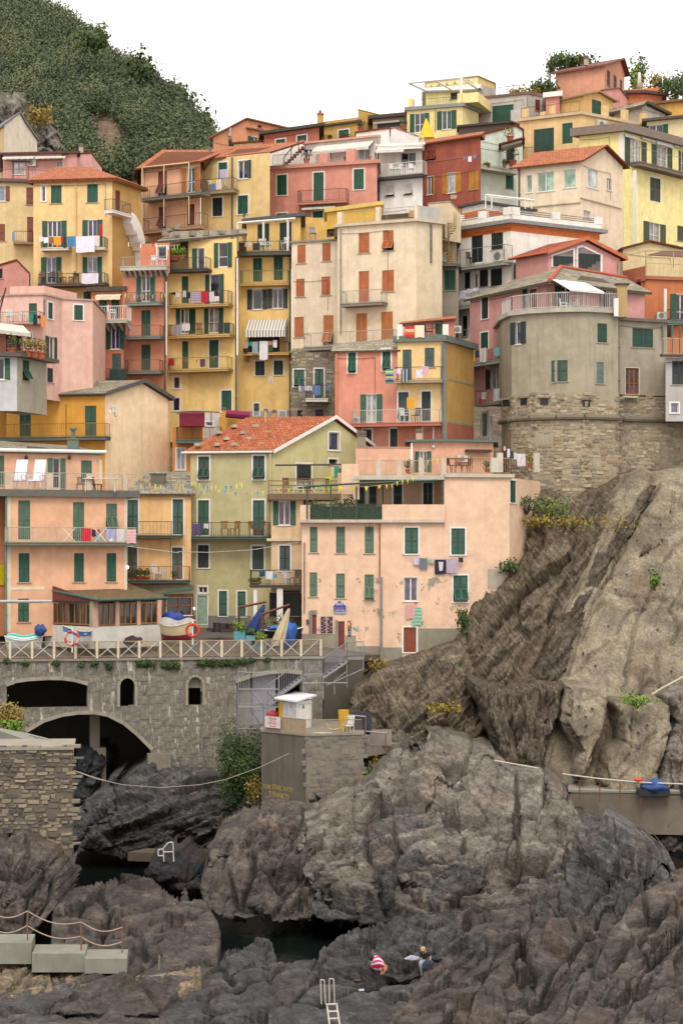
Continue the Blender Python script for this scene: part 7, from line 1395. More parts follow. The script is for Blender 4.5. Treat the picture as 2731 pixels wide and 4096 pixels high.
rockmass('cliff','X',[(1180,190),(1330,160),(1480,190),(1500,330),(1400,640),(1330,740),(1120,740),(1060,640),(1110,480),(1200,420)],119,114.8,.5,.4,RC,1.2,3,2,.35,6,15,.5)
rockmass('cliff','X',[(1490,140),(1810,60),(1810,730),(1400,730),(1450,500),(1530,300)],120,115,.8,.8,RT,1.25,1.3,3,.8,6,16)
rockmass('cliff','O',[(820,1575),(870,1545),(930,1520),(995,1505),(1045,1478),(1068,1450),(1090,1560),(1115,1640),(1145,1740),(1060,1770),(960,1715),(870,1690),(800,1640),(812,1590)],131.5,121,1.6,3.0,RS,.9,1.1,3.0,.7,5,5)
# shore rocks
rockmass('rock_outcrop','O',[(860,1800),(905,1735),(945,1750),(985,1676),(1060,1700),(1130,1722),(1180,1770),(1268,1778),(1300,1815),(1335,1880),(1352,1990),(1270,2130),(1000,2125),(820,2110),(690,2010),(700,1900)],121,95.5,3.2,3.5,RT,.25,3.0,1.7,1.1,5,21,1,'huge brown grey shore outcrop in the middle with deep vertical cracks',c_,.8)
rockmass('rock_outcrop','O',[(466,2040),(480,1965),(545,1890),(610,1862),(720,1850),(820,1850),(880,1930),(820,2070),(730,2098),(560,2112),(485,2085)],112.5,97,2.8,3.2,RB,1.2,1.7,2.4,1.0,5,22,1,'furrowed brown boulder mass left of the middle, standing in the dark pool',c_)
rockmass('rock_outcrop','O',[(690,2080),(760,1990),(860,1900),(950,1880),(1090,1960),(1140,2060),(1100,2120),(880,2122),(720,2112)],106,95.5,3.6,4.5,RG,.45,2.2,1.5,1.0,5,23,1,'dark rounded rock face above the green pool with white patches',c_)
rockmass('rock_outcrop','O',[(1150,2110),(1130,2000),(1180,1890),(1290,1860),(1345,1900),(1340,2010),(1270,2120)],109,95.5,3,3.5,RT,.2,2.4,1.3,.9,5,24,1,'tan blocky boulder right of the long vertical crack',c_)
rockmass('rock_outcrop','O',[(1100,1760),(1140,1722),(1200,1765),(1275,1768),(1310,1800),(1350,1850),(1420,1880),(1420,2000),(1200,2010)],120,110,2.5,3,RG,.3,2.2,2.0,.9,5,44,1,'grey ridge stepping down to the right behind the middle outcrop',c_)
rockmass('rock_outcrop','O',[(1262,2010),(1285,1940),(1300,1905),(1335,1885),(1410,1880),(1475,1920),(1530,1965),(1565,2030),(1590,2120),(1500,2200),(1330,2160),(1240,2110)],107,90,3.6,4,RG,1.3,2.0,2.2,.9,5,25,.8,'smooth blue grey ribbed boulder on the right',c_)
rockmass('rock_outcrop','O',[(1290,1848),(1400,1838),(1810,1850),(1810,1985),(1530,1975),(1450,1930),(1330,1890)],119,114,2.2,2.0,RB,.2,1.6,1.8,.9,5,26,1,'low brown rocks under the concrete path at the right edge',c_)
rockmass('rock_outcrop','O',[(168,1872),(245,1800),(330,1757),(470,1768),(560,1830),(640,1846),(705,1880),(570,1935),(470,1965),(370,1955),(168,1968)],124.5,118.5,2.5,3,RG,.42,.9,4.5,.75,5,27,1,'slanting layered grey rocks below the bridge arch',c_)
rockmass('rock_outcrop','U',[(640,900),(830,870),(980,960),(900,1180),(780,1420),(660,1560),(600,1300)],127,124,1.5,2,RGD,.8,1.2,2.4,.9,5,28,1,'dark rocks inside the arch behind the stone wall',c_)
rockmass('rock_outcrop','O',[(-200,1925),(60,1912),(125,1950),(140,2010),(128,2090),(70,2150),(-200,2150)],103.5,94,2,2.5,RB,1.2,1.8,1.6,.9,5,29,1,'brown block of rock under the left rubble wall',c_)
rockmass('rock_outcrop','O',[(110,2080),(165,2022),(260,2010),(340,2013),(405,2035),(470,2080),(500,2140),(490,2215),(430,2260),(360,2330),(120,2330)],104,78,2.4,4,RB,.3,2.1,2.4,.75,5,30,1,'large brown layered rock between rope path and pool on the left',c_,fl=1)
rockmass('rock_outcrop','O',[(345,2010),(365,1970),(400,1960),(455,1995),(470,2050),(420,2050)],109,106,1.5,1.2,RGD,.3,1.5,1.4,.7,5,31,1,'small blue grey boulder beside the upper pool',c_)
rockmass('rock_outcrop','O',[(470,2235),(520,2175),(590,2142),(635,2150),(655,2195),(635,2262),(480,2270)],95,84,1.5,2,RG,.2,1.6,1.6,.8,5,32,1,'pointed grey rock jutting into the lower pool',c_,fl=1)
rockmass('rock_outcrop','O',[(740,2210),(780,2160),(840,2120),(930,2090),(1020,2072),(1090,2088),(1160,2120),(1120,2230),(900,2240),(800,2220)],98.5,85,2,2.2,RG,.3,1.5,2.0,.9,5,33,1,'grey ledge behind the two people on the rocks',c_,fl=1)
rockmass('rock_outcrop','O',[(940,2300),(1000,2190),(1090,2130),(1170,2080),(1250,2020),(1330,1992),(1392,1996),(1420,2040),(1450,2110),(1560,2160),(1810,2180),(1810,2420),(840,2420)],104,69,3.0,4.5,RB,.7,1.8,2.8,.9,5,34,1.2,'jagged brown crest of rock filling the lower right',c_,fl=1)
rockmass('rock_outcrop','O',[(1370,2180),(1450,2080),(1520,2010),(1810,1960),(1810,2420),(1300,2420)],99,69,2.2,3,RB,.7,1.5,3.0,.85,5,35,1,'diagonal brown rock slabs in the lower right corner',c_,fl=1)
rockmass('rocky_shore','O',[(-200,2262),(60,2215),(170,2250),(290,2262),(440,2235),(520,2225),(600,2212),(700,2206),(790,2198),(880,2202),(1020,2195),(1120,2200),(1200,2250),(1200,2440),(-200,2440)],90.5,68.5,1.0,1.8,RG,.22,2.4,3.4,.6,5,36,.8,fl=1)
rockmass('rocky_shore','Y',[(-260,1085),(240,1090),(480,1120),(1000,1180),(1300,1150),(1568,1110),(1568,1240),(1000,1420),(600,1400),(-260,1350)],86.5,80,1.0,.8,rockmat('rubble_shore',('#6a5d4c','#857662','#9a8c78'),0,.2,1.5,sc=1.2),.2,.8,1.4,.35,4,37,.5,fl=1)
rockmass('rocky_shore','O',[(-200,2290),(120,2262),(280,2290),(330,2440),(-200,2440)],85,68.5,1.3,2,RB,-.4,1.6,2.6,.6,5,38,fl=1)
rockmass('rock_outcrop','S',[(1180,1210),(1300,1080),(1400,1150),(1568,1000),(1810,1180),(1568,1568),(1000,1660),(700,1640),(760,1540),(1000,1380)],121,116,1.8,1.5,RT,.5,.8,1.6,.9,5,39,1,'broken tan blocks of rock right of the concrete platform',c_)
# hill
HP=[(-40,-60),(225,-30),(262,20),(345,78),(430,92),(500,128),(548,212),(600,255),(640,248),(692,268),(742,340),(800,380),(850,458),(890,455),(985,450),(1045,535),(1145,640),(1200,655),(1262,672),(1300,762),(1385,862),(1440,885),(1478,945),(1520,1290),(-40,1290)]
rockmass('hill','AB',HP,400,290,10,14,RH,.9,9,1.8,.6,9,41,1.5,zs=False)
rockmass('rock_pillar','AB',[(255,850),(300,832),(362,860),(375,960),(400,1060),(380,1110),(240,1090),(235,930)],250,245,3,3,RT,1.3,2.0,1.5,1.2,6,42,1,'pale rock pillar above the cream gable at upper left',c_)
rockmass('rock_outcrop','AB',[(-30,640),(60,620),(180,690),(200,800),(100,850),(-30,850)],262,256,3,3,RT,.8,2.4,1.5,1.3,6,43,1,'bare pale crag on the hillside at the left edge',c_)
poly=[nat('AB',x,y)for x,y in HP];rs=np.random.RandomState(5);VV=[];TT=[]
bare=[(700,940,90,110),(800,1020,150,150),(890,1080,120,60),(400,215,110,38),(1120,860,70,85),(50,690,90,80),(880,515,60,32),(830,850,26,100),(560,640,60,22),(640,860,50,26),(10,500,60,170),(310,960,60,90),(1200,900,35,45)]
k=0
for _ in range(6200):
    x=rs.uniform(-30,1500);y=rs.uniform(-40,1230);nx_,ny_=nat('AB',x,y);s_=float(sdist(np.array([nx_]),np.array([ny_]),poly)[0])
    if s_<8:continue
    if any(((x-a)/p)**2+((y-c)/r_)**2<rs.uniform(.75,1.1)for a,c,p,r_ in bare):continue
    D=400+(290-400)*min(1,max(0,(ny_+34)/(740+34)));t_=min(1,s_*D/F/14);dh=10*math.sqrt(1-(1-t_)**2)+rs.uniform(0,1.5);sz=rs.uniform(1.2,3.4)*(.6 if rs.rand()<.45 else 1.1);p=W(nx_,ny_,D);p.y-=dh
    v,ti=leaf_cloud(p,sz,sz,sz*.8,int(60+65*sz),.2,k,shell=.45,tintbase=.15+.9*float(vnoise(np.array([x/90.]),np.array([y/70.]),3)[0])*rs.uniform(.6,1.1));VV.append(v);TT.append(ti);k+=1
    if k>2700:break
o=leaf_object('shrubs',np.concatenate(VV),np.concatenate(TT),leafmat('hill_shrubs','#333d2c','#49543a','#686a4a'),None,(0,300,20));tag(o,'dense green scrub covering the steep hillside','shrubs',kind='stuff')
for x,y,r_,l in((985,470,3.4,'round shrub cresting the hill skyline at its notch'),(660,268,3.0,'dark shrub on the upper hill skyline'),(1245,700,3.4,'bushy shrub on the lower hill skyline'),(1405,855,2.6,'spiky shrub near the lower end of the hill skyline')):
    bush(l,'AB',x,y,330,r_,r_*.9,500,leafmat('shrub_dark','#26301f','#3c4a2c','#5a6238')if x==985 else LG(),sz=.4)
bush('yellow flowering agave like shrub above the rock pillar','AB',275,800,246,2.2,1.8,260,LY(),sz=.25)
# water and ground
m,nt,bs=_nt('sea_water');tc=nt.nodes.new('ShaderNodeTexCoord').outputs['Object'];bs.inputs['Base Color'].default_value=(.004,.007,.0065,1);bs.inputs['Roughness'].default_value=.08
n_=noise(nt,3.5,3,mapping(nt,tc,(1,.5,1)));bump(nt,bs,n_.outputs[0],.5,.06);mb=MB();mb.face([(-160,20,0),(160,20,0),(160,175,0),(-160,175,0)]);o=mb.build('water',m);tag(o,kind='structure')
mb=MB();G_=[(-400,131,0),(400,131,0),(400,150,14),(-400,150,14),(400,176,26),(-400,176,26),(400,232,42),(-400,232,42),(400,700,44),(-400,700,44)]
for a,c_2,d,e in((0,1,2,3),(3,2,4,5),(5,4,6,7),(7,6,8,9)):mb.face([G_[a],G_[c_2],G_[d],G_[e]])
o=mb.build('ground',RH);tag(o,kind='structure')
# ================================================================ masonry
TPL={}
def stone_tpl(k,mat):
    key=(k,mat.name)
    if key not in TPL:
        r=random.Random(k);mb=MB();ins=.10
        bk=[(x,.5,z)for x,z in((-.5,-.5),(.5,-.5),(.5,.5),(-.5,.5))];fr=[(x*(1-2*ins)+r.uniform(-.07,.07),-.5+r.uniform(0,.3),z*(1-2*ins)+r.uniform(-.08,.08))for x,z in((-.5,-.5),(.5,-.5),(.5,.5),(-.5,.5))]
        mb.face(fr)
        for i in range(4):j=(i+1)%4;mb.face([bk[i],bk[j],fr[j],fr[i]])
        me=mb.mesh('stone');me.materials.append(mat);TPL[key]=(me,bk,fr)
    return TPL[key]
def masonry(root,pl,ua,ub,za,zb,inside,hs,ws,mats,seed,maxo=300,proud=.1,fill=.86,skew=0):
    r=random.Random(seed);L=[];z=za
    while z<zb:
        h=r.uniform(*hs);u=ua+r.uniform(-.3,0)
        while u<ub:
            w=r.uniform(*ws)
            if r.random()<fill and inside(u+w*.5,z+h*.5):L.append((u+w*.5,z+h*.5+skew*r.uniform(-1,1)*h*.3,w*.94,h*.9*r.uniform(.8,1.05)))
            u+=w
        z+=h
    L.sort(key=lambda q:-q[2]*q[3]);ro=rootloc(root);an=math.atan2(pl.U.y,pl.U.x);rest={}
    for k,(u,z,w,h)in enumerate(L):
        mat=mats[r.randrange(len(mats))];me,bk,fr=stone_tpl(r.randrange(8),mat);p=pl.P(u,0,z);pd=proud*r.uniform(.5,1.5)
        if k<maxo:
            o=bpy.data.objects.new('stone',me);o.location=p-ro;o.rotation_euler=(0,r.uniform(-.06,.06),an);o.scale=(w,pd*2,h);o.parent=root;COL.objects.link(o)
        else:
            mb=rest.setdefault(mat.name,(MB(),mat))[0]
            T=lambda q:p+pl.U*(q[0]*w)-pl.N*(q[1]*pd*2)+Vector((0,0,q[2]*h))
            mb.face([T(q)for q in fr])
            for i in range(4):j=(i+1)%4;mb.face([T(bk[i]),T(bk[j]),T(fr[j]),T(fr[i])])
    for mb,mat in rest.values():tag(mb.build('small_stones',mat,root),kind='stuff')
def inpoly(poly):
    P=[(float(a),float(c))for a,c in poly]
    def f(u,z):
        c=False;n=len(P)
        for i in range(n):
            (x0,y0),(x1,y1)=P[i],P[i-1]
            if(y0>z)!=(y1>z)and u<(x1-x0)*(z-y0)/(y1-y0)+x0:c=not c
        return c
    return f
ST=[plain(c,.95,var=.35,sc=4)for c in('#a2937a','#b3a487','#918571','#bfb194','#a48c6e')]
# castle base
SPm=plaster('#a89a80',.8,streak=.4);q_pts=P_+[W(2480,HY,145.6),W(3250,HY,150)];zc=H-(nat('R',0,605)[1]-HY)*144/F;tub=[]
for i in range(len(q_pts)-1):
    pl=Pl(q_pts[i],q_pts[i+1]);zt_=(H-(nat('R',0,410)[1]-HY)*145/F)if i<5 else(H-(nat('AA',0,1540)[1]-HY)*145/F);z0=H-(2105-HY)*143/F if i<5 else H-(2020-HY)*143/F
    mb=MB();mb.fbox(pl,-.02,pl.L+.02,-.5,.03,z0-2,zt_+.2);mb.build('stone_wall',SPm,CAST.root);plo=pl.off(.03);w_=42 if i in(0,)else 52
    nz=lambda u,z,i=i:float(fbm(np.array([u*.35+i*5]),np.array([z*.45]),3,2)[0])<(.56 if z<zc else .60)
    masonry(CAST.root,plo,0,pl.L,z0,zt_,nz,(.17,.34),(.28,.75),ST,50+i,w_,.05,.93,1);tub.append((pl.P(0,.16,zc),pl.P(pl.L,.16,zc)))
mb=MB()
for a,c in tub:mb.tube(a,c,.2,8)
mb.build('string_course',plaster('#7d7460',.7),CAST.root)
for x,y in((880,455),(1065,455),(1445,470),(720,470)):
    i=1 if x<950 else(2 if x<1180 else 4);pl=Pl(q_pts[i],q_pts[i+1]);u,z=pl.loct('R',x,y,.1);mb=MB();mb.fbox(pl,u-.3,u+.3,.05,.10,z-.28,z+.2);mb.build('embrasure',DARK(),CAST.root);mb=MB();mb.fbox(pl,u-.5,u+.5,.03,.2,z+.2,z+.32);mb.build('lintel',ST[2],CAST.root)
# rubble on the stone house storey
pl=STONEH.faces[0]['pl'];masonry(STONEH.root,pl,.1,pl.L-.1,STONEH.zb,STONEH.zt-.05,lambda u,z:not any(a-.2<u<c+.2 and d-.2<z<e+.25 for a,c,d,e in STONEH.faces[0]['holes']),(.2,.36),(.3,.8),ST[:4],77,240,.04,.95,1)
# quay wall with arches
A_=W(-400,HY,122);B__=W(1290,HY,127.3);QW=Pl(A_,B__);qroot=empty('quay_wall',A_+Vector((0,0,-H+4)),'weathered grey stone quay wall with arches under the boat square','wall')
def uz(t,x,y):u,z=QW.loct(t,x,y);return Vector((u,z,0))
zq0=H-(2648-HY)*123/F;outl=[Vector((0,zq0,0)),Vector((0,-3,0)),Vector((uz('U',200,780).x,-3,0))]+[uz('U',x,y)for x,y in((200,780),(240,745),(400,650),(560,600),(700,580),(850,578),(960,600),(1100,670),(1220,770),(1355,905))]+[Vector((uz('U',1356,905).x,-3,0)),Vector((QW.L,-3,0)),Vector((QW.L,zq0,0))]
holes=[[uz('U',x,y)for x,y in((60,528),(60,330),(140,298),(260,280),(430,270),(560,272),(680,290),(785,322),(785,516))],
         [uz('U',x,y)for x,y in((1075,512),(1075,322),(1085,285),(1110,262),(1141,252),(1172,262),(1197,285),(1207,322),(1207,510))],
         [uz('H',x,y)for x,y in((342,1395),(342,1200),(355,1165),(380,1145),(405,1138),(430,1145),(456,1165),(470,1200),(470,1395))],
         [uz('S',x,y)for x,y in((100,900),(100,522),(250,470),(400,442),(560,432),(690,446),(690,900))]]
tri=tessellate_polygon([outl]+holes);flat_=[v for l in[outl]+holes for v in l];mb=MB()
for a,b_,c in tri:
    for n_,rv in((0,0),(-1.0,1)):
        q=[QW.P(flat_[i].x,n_,flat_[i].y)for i in(a,b_,c)];nrm=(q[1]-q[0]).cross(q[2]-q[0]).dot(QW.N);mb.face(q if(nrm>0)!=bool(rv)else q[::-1])
for l in[outl]+holes:
    for i in range(len(l)):a,c=l[i],l[(i+1)%len(l)];mb.face([QW.P(a.x,0,a.y),QW.P(c.x,0,c.y),QW.P(c.x,-1,c.y),QW.P(a.x,-1,a.y)])
m,nt,bs=_nt('quay_stone');tc=nt.nodes.new('ShaderNodeTexCoord').outputs['Object'];n1=noise(nt,1.4,6,tc,.7);n2=noise(nt,1.6,6,mapping(nt,tc,(1.9,1.9,.22)),.65);n3=noise(nt,9,4,tc)
a=ramp(nt,n1.outputs[0],[(.32,rgb('#4e4b45')),(.5,rgb('#6b665c')),(.7,rgb('#837c6e'))]).outputs[0];r2=ramp(nt,n2.outputs[0],[(.56,gray(0)),(.66,gray(.85))]);a=mixc(nt,r2.outputs[0],a,rgb('#b8b09c'));r3=ramp(nt,n3.outputs[0],[(.35,gray(.72)),(.6,gray(1.05))]);a=mixc(nt,1.0,a,r3.outputs[0],'MULTIPLY')
nt.links.new(a,bs.inputs['Base Color']);bs.inputs['Roughness'].default_value=.9;bump(nt,bs,n1.outputs[0],.6,.08);bump(nt,bs,n3.outputs[0],.5,.03);QM=m
mb.build('wall',QM,qroot)
hp=[inpoly([(v.x,v.y)for v in l])for l in holes];op=inpoly([(v.x,v.y)for v in outl]);
def qin(u,z):return all(op(u+a,z+c)and not any(h(u+a,z+c)for h in hp)for a,c in((0,0),(-.35,0),(.35,0),(0,.3),(0,-.3)))
masonry(qroot,QW,0,QW.L,2.5,zq0-.25,qin,(.42,.75),(.5,1.2),[QM],31,300,.022,.97,1)
for l,w_,r0,r1 in((holes[0],.22,1,8),(holes[1],.18,0,9),(holes[2],.16,0,9),(outl,.22,4,13),(holes[3],.25,1,6)):
    for i in range(r0,r1-1 if l is not outl else r1-1):
        a,c=l[i],l[i+1];cm=sum(l,Vector())/len(l);d=(c-a).normalized();nn=Vector((-d.y,d.x,0))
        if nn.dot((a+c)/2-cm)<0 and l is not outl:nn=-nn
        if l is outl and nn.y<0:nn=-nn
        mb=MB();mb.prism([QW.P(p.x,.06,p.y)for p in(a,c,c+nn*w_,a+nn*w_)],-QW.N*.3);mb.build('arch_stone',plaster('#9c9480',.5),qroot)
u0,u1=uz('H',342,1200).x,uz('H',470,1200).x;mb=MB();mb.fbox(QW,u0,u1,-.9,-.35,uz('H',400,1240).y,uz('H',400,1138).y);mb.build('lunette',plaster('#8a8578',.5),qroot)
mb=MB();mb.fbox(QW,uz('S',100,600).x,uz('S',260,600).x,-.85,-.6,3,uz('S',180,455).y);mb.build('infill',plaster('#8e8a84'),qroot);mb=MB();mb.fbox(QW,uz('S',260,600).x,uz('S',470,600).x,-.9,-.7,3,uz('S',400,420).y);mb.build('infill',plaster('#9a94a0'),qroot)
mb=MB();mb.fbox(QW,-1,QW.L+.1,-.6,.12,zq0,zq0+.14);mb.build('coping',plaster('#8f877a',.5),qroot)
mb=MB();mb.fbox(QW,uz('U',832,600).x,uz('U',920,600).x,-3.2,-2.2,3,uz('U',870,560).y+.2);q=uz('U',815,980);q2=uz('U',975,980);mb.fbox(QW,q.x,q2.x,-3.4,-2,q.y-2,q.y+.5);mb.build('pier',plaster('#8a7f6c',.5),qroot)
mb=MB();mb.fbox(QW,uz('U',1315,930).x,uz('U',1520,930).x,.01,.7,uz('U',1400,1150).y-1,uz('U',1400,925).y);mb.build('buttress',plaster('#857b68',.6),qroot)
zd=zq0+.15;deckp=[QW.P(-4,-.05,zd),QW.P(QW.L+1.3,-.05,zd),W(1540,HY,134.5),W(1500,HY,146),W(-300,HY,146)]
for p in deckp[2:]:p.z=13.95 if p.y>140 else 11.95
dE=W(1185,HY,134.5);dE.z=12.75;dF=W(1150,HY,146);dF.z=13.9
mb=MB();mb.slab([deckp[0],deckp[1],dE],.4);mb.slab([deckp[1],deckp[2],dE],.4);mb.slab([deckp[0],dE,dF,deckp[4]],.4);o=mb.build('square',plain('#6a625a',.9,var=.35,sc=.8));tag(o,kind='structure')
mb=MB();mb.fbox(QW,-4,QW.L,-9.5,-9,-2,zd-.45);mb.fbox(QW,-4.5,-4,-9,-1,-2,zd-.45);mb.fbox(QW,QW.L-.3,QW.L,-9,-1,-2,zd-.45);o=mb.build('vault_wall',plaster('#4c463c',.6),qroot)  # tunnel shade put into the very dark plaster colour
for x0,x1,y in((1230,1568,990),(1700,2000,975)):pass
VV=[];TT=[]
for k,(x,y,w,h)in enumerate(((30,2645,14,14),(105,2655,18,10),(230,2652,22,10),(330,2658,14,14),(440,2665,22,24),(590,2655,70,16),(690,2660,70,18),(830,2652,75,16),(915,2650,80,18),(970,2643,50,12),(380,2655,20,10),(1010,2640,20,8),(1070,2640,12,8))):
    for j in range(max(2,w//6)):p=W(x+(j-w/12)*6,y+rnd.uniform(-3,5),122.9+4*x/1200);v,ti=leaf_cloud(p,.25,.18,h*.012+.06,60,.06,k*31+j,tintbase=.3+.3*rnd.random());VV.append(v);TT.append(ti)
o=leaf_object('wall_weeds',np.concatenate(VV),np.concatenate(TT),LG(),None,(0,123,12));tag(o,'green and dry weeds growing along the top of the quay wall','weeds',kind='stuff')
# square railing
PX=[-46,40,128.6,216.5,302,388,473,557,641,724,805,887,967,1046,1126,1204,1283];r=empty('railing',QW.P(.5,0,zd),'cream and rusty iron railing with crossed bars along the edge of the square','railing');CR=plain('#d6ccb4',.6);RU=plain('#b98a52',.7,var=.4)
US=[QW.loc(x,2600)[0]for x in PX];zt_=zd+1.02
for u in US:mb=MB();mb.fbox(QW,u-.075,u+.075,-.15,.0,zd,zt_+.04);mb.build('post',CR,r)
for k,(a,c)in enumerate(zip(US[:-1],US[1:])):
    a+=.12;c-=.12;Pn=sub('panel',r);f=lambda u,z:QW.P(u,-.07,z);z0=zd+.08;z1=zt_;mb=MB()
    mb.path([f(a,z0),f(c,z0),f(c,z1),f(a,z1),f(a,z0)],.02,4);mb.build('frame',plain('#a8825c',.7,var=.4),Pn)
    for j,(p,q)in enumerate(((f(a,z0),f(c,z1)),(f(a,z1),f(c,z0)))):mb=MB();mb.tube(p,q,.028,4);mb.build('cross_bar',CR if(k*7+j*3)%4 else RU,Pn)
    mb=MB();n_=9
    for j in range(-n_,n_):
        for sg in(1,-1):
            ua_=a+(c-a)*j/n_;pts_=[]
            for tt in(0,1):pts_.append((ua_+(z1-z0)*tt if sg>0 else ua_+(z1-z0)*(1-tt),z0+(z1-z0)*tt))
            (p0,h0),(p1,h1)=pts_;lo,hi=min(p0,p1),max(p0,p1)
            if hi<=a or lo>=c:continue
            g=lambda u:h0+(h1-h0)*(u-p0)/(p1-p0);l_,r_=max(lo,a),min(hi,c);mb.tube(f(l_,g(l_)),f(r_,g(r_)),.006,3)
    mb.build('wire_mesh',plain('#9a9080'),Pn)
mb=MB();mb.tube(QW.P(US[0],-.07,zt_+.01),QW.P(US[-1],-.07,zt_+.01),.03,5);mb.build('top_rail',plain('#b0977a',.7,var=.4),r)
# ================================================================ left rubble wall, steps, platform
b=Bld('rubble_wall','dry rubble stone wall with concrete coping at the lower left edge',plaster('#6f6454',.6),cat='wall')
b.box(104,'U',[(-700,906,103.6),(646,866,104.3),(662,858,109)],2350,5);b.done();pl=b.faces[0]['pl']
masonry(b.root,pl,0,pl.L-.02,b.zb+3,b.zt,lambda u,z:True,(.12,.30),(.22,.75),[plain(c,.95,var=.35,sc=4)for c in('#8c8270','#726a5e','#5c5650','#9a8e78')],91,300,.1,.93,1)
z=b.zt;mb=MB();P_c=[WT('U',*p)for p in((-120,880,105),(640,852,105),(655,845,109),(0,705,117),(-120,690,118))]
for p in P_c:p.z=z+.02
mb.prism([pl.P(0,.12,z),pl.P(pl.L+.1,.12,z),b.faces[1]['pl'].P(b.faces[1]['pl'].L,.1,z),pl.P(0,-5,z)],Vector((0,0,.15)));mb.build('coping',plaster('#9a9484',.5),b.root)
mb=MB();a_,c_2,e_=WT('U',-100,690,112),WT('U',240,755,110),WT('U',650,862,106);bt=[Vector((p.x,p.y,z-.5))for p in(a_,c_2,e_)]
mb.prism([bt[0],bt[2],e_,c_2,a_],Vector((0,.5,0)));mb.build('parapet',plaster('#8f8c80',.6),b.root)
bush('rust and lime coloured bush at the left edge beside the quay arch','U',85,590,119,1.25,.9,700,LY(),sz=.1);bush('bright green bush hanging over the left parapet','U',95,680,118,.9,.45,420,LB(),sz=.1)
r=empty('steps',WT('Y',0,1060,88),'three broad concrete steps descending to the right at lower left','steps')
for x0,x1,yt,yb,D in((-80,246,928,1075,84.9),(250,668,1012,1140,84.4),(664,994,1052,1150,83.9)):
    a=WT('Y',x0,yt,D);c=WT('Y',x1,yt,D);zz=WT('Y',x0,yb,D).z;c.z=a.z;mb=MB();mb.prism([Vector((a.x,a.y,zz-.1)),Vector((c.x,c.y,zz-.1)),c,a],Vector((-.15,2.0,0)));mb.build('step',plaster('#8c8b7c',.5),r)
mb=MB();p=WT('Y',1000,1170,88);mb.slab([WT('Y',1000,1195,84.5),WT('Y',1300,1180,84.5),WT('Y',1310,1145,86.5),WT('Y',1010,1155,86.5)],.3);mb.build('landing',plaster('#97917f',.4),r)
r=empty('rope_railing',WT('Y',215,905,85.2),'thin rusty posts carrying two pale ropes beside the concrete steps','railing');TP=[((-90,680),(-90,805)),((215,678,905),(212,792)),((636,765,985),(632,878)),((958,805,1030),(960,918))]
for p in TP[1:]:mb=MB();mb.tube(WT('Y',p[0][0],p[0][2],85.2),WT('Y',p[0][0],p[0][1],85.2),.035,5);mb.build('post',plain('#7a5a4c',.8),r)
for row in(0,1):
    mb=MB()
    for a,c in zip(TP[:-1],TP[1:]):
        P=WT('Y',a[row][0],a[row][1],85.2);Q=WT('Y',c[row][0],c[row][1],85.2);mb.path([P.lerp(Q,t/8)-Vector((0,0,.28*math.sin(math.pi*t/8)))for t in range(9)],.028,5)
    mb.build('rope',plain('#b09a88',.9),r)
mb=MB();mb.tube(WT('Y',1246,1140,85.5),WT('Y',1250,1028,85.5),.05,5);o=mb.build('post',plain('#8a7c64'),None,False,WT('Y',1246,1140,85.5));tag(o,'single short iron post beyond the end of the concrete steps','post')
def tubes(name,label,cat,t,lines,D,rad,col,origin=None):
    r=MB()
    for l in lines:r.path([WT(t,x,y,D)for x,y in l],rad,5)
    o=r.build(name,plain(col,.5),None,False,WT(t,*lines[0][0],D));return tag(o,label,cat)
tubes('swim_ladder','white pipe ladder frame on the ledge by the upper pool','ladder','Y',[[(1285,290),(1280,185),(1320,140),(1355,138),(1362,290)],[(1280,192),(1240,196),(1240,245),(1280,243)],[(1280,215),(1360,213)]],106,.035,'#c8c4bc')
r=empty('swim_ladder',WT('Z',985,1568,74),'white swimming ladder with two looped handrails at the bottom edge','ladder')
for l in([(918,1440),(912,1288),(935,1290),(944,1440)],[(968,1430),(967,1280),(995,1283),(1000,1430)]):mb=MB();mb.path([WT('Z',x,y,75)for x,y in l],.028,5);mb.build('handrail',plain('#b8b0a4'),r)
mb=MB();mb.path([WT('Z',952,1440,74.6),WT('Z',975,1620,74.2)],.035,5);mb.path([WT('Z',1012,1436,74.6),WT('Z',1040,1620,74.2)],.035,5);mb.build('rails',plain('#cfc8bc'),r)
for k in range(4):mb=MB();y=1442+45*k;mb.tube(WT('Z',952+k*6,y,74.5),WT('Z',1012+k*7,y-2,74.5),.035,5);mb.build('rung',plain('#cfc8bc'),r)
# platform
b=Bld('platform','concrete and stone bathing platform carrying the white kiosk',plaster('#6f6658',.8,streak=.6),cat='platform')
b.box(118,'S',[(325,957,118),(725,1000,115),(1238,990,115.8)],1800,8,mats=[plaster('#6a6256',.8,streak=.7),plaster('#82786a',.6)]);b.flat(.06,.12,plaster('#8f8676',.5),0,'slab');b.done();zp=b.zt+.13
pl=b.faces[1]['pl'];masonry(b.root,pl,0,pl.L,pl.loct('S',900,1500)[1],b.zt,lambda u,z:True,(.2,.42),(.22,.6),[plain(c,.95,var=.35,sc=3)for c in('#7f786c','#736e68','#8a8172')],13,200,.03,.8,1)
gp=b.faces[0]['pl'];S2=117/F/2.24;GY=plain('#b89a44',.9,k=.9,var=.4,sc=6)
for s_,x,y,sz in(('NON',372,1470,60),('STARE',460,1478,62),('SOTTO',565,1495,56),('IL',365,1560,72),('PARANCO',480,1560,80)):
    u,z=gp.loct('S',x,y,.02);text_mesh(s_,gp,u,z,.012,sz*S2,GY,b.root,'painted_lettering',sx=.72,rot=-.05)
mb=MB();mb.slab([WT('S',1238,1110,117),WT('S',1568,1060,119),WT('S',1700,1000,123),WT('S',1238,985,123)],.5);o=mb.build('path',plaster('#857b6c',.7));tag(o,kind='structure')
k=Bld('kiosk','white ticket kiosk with overhanging roof and yellow strip on the platform',plain('#d6d2cc',.6),cat='kiosk')
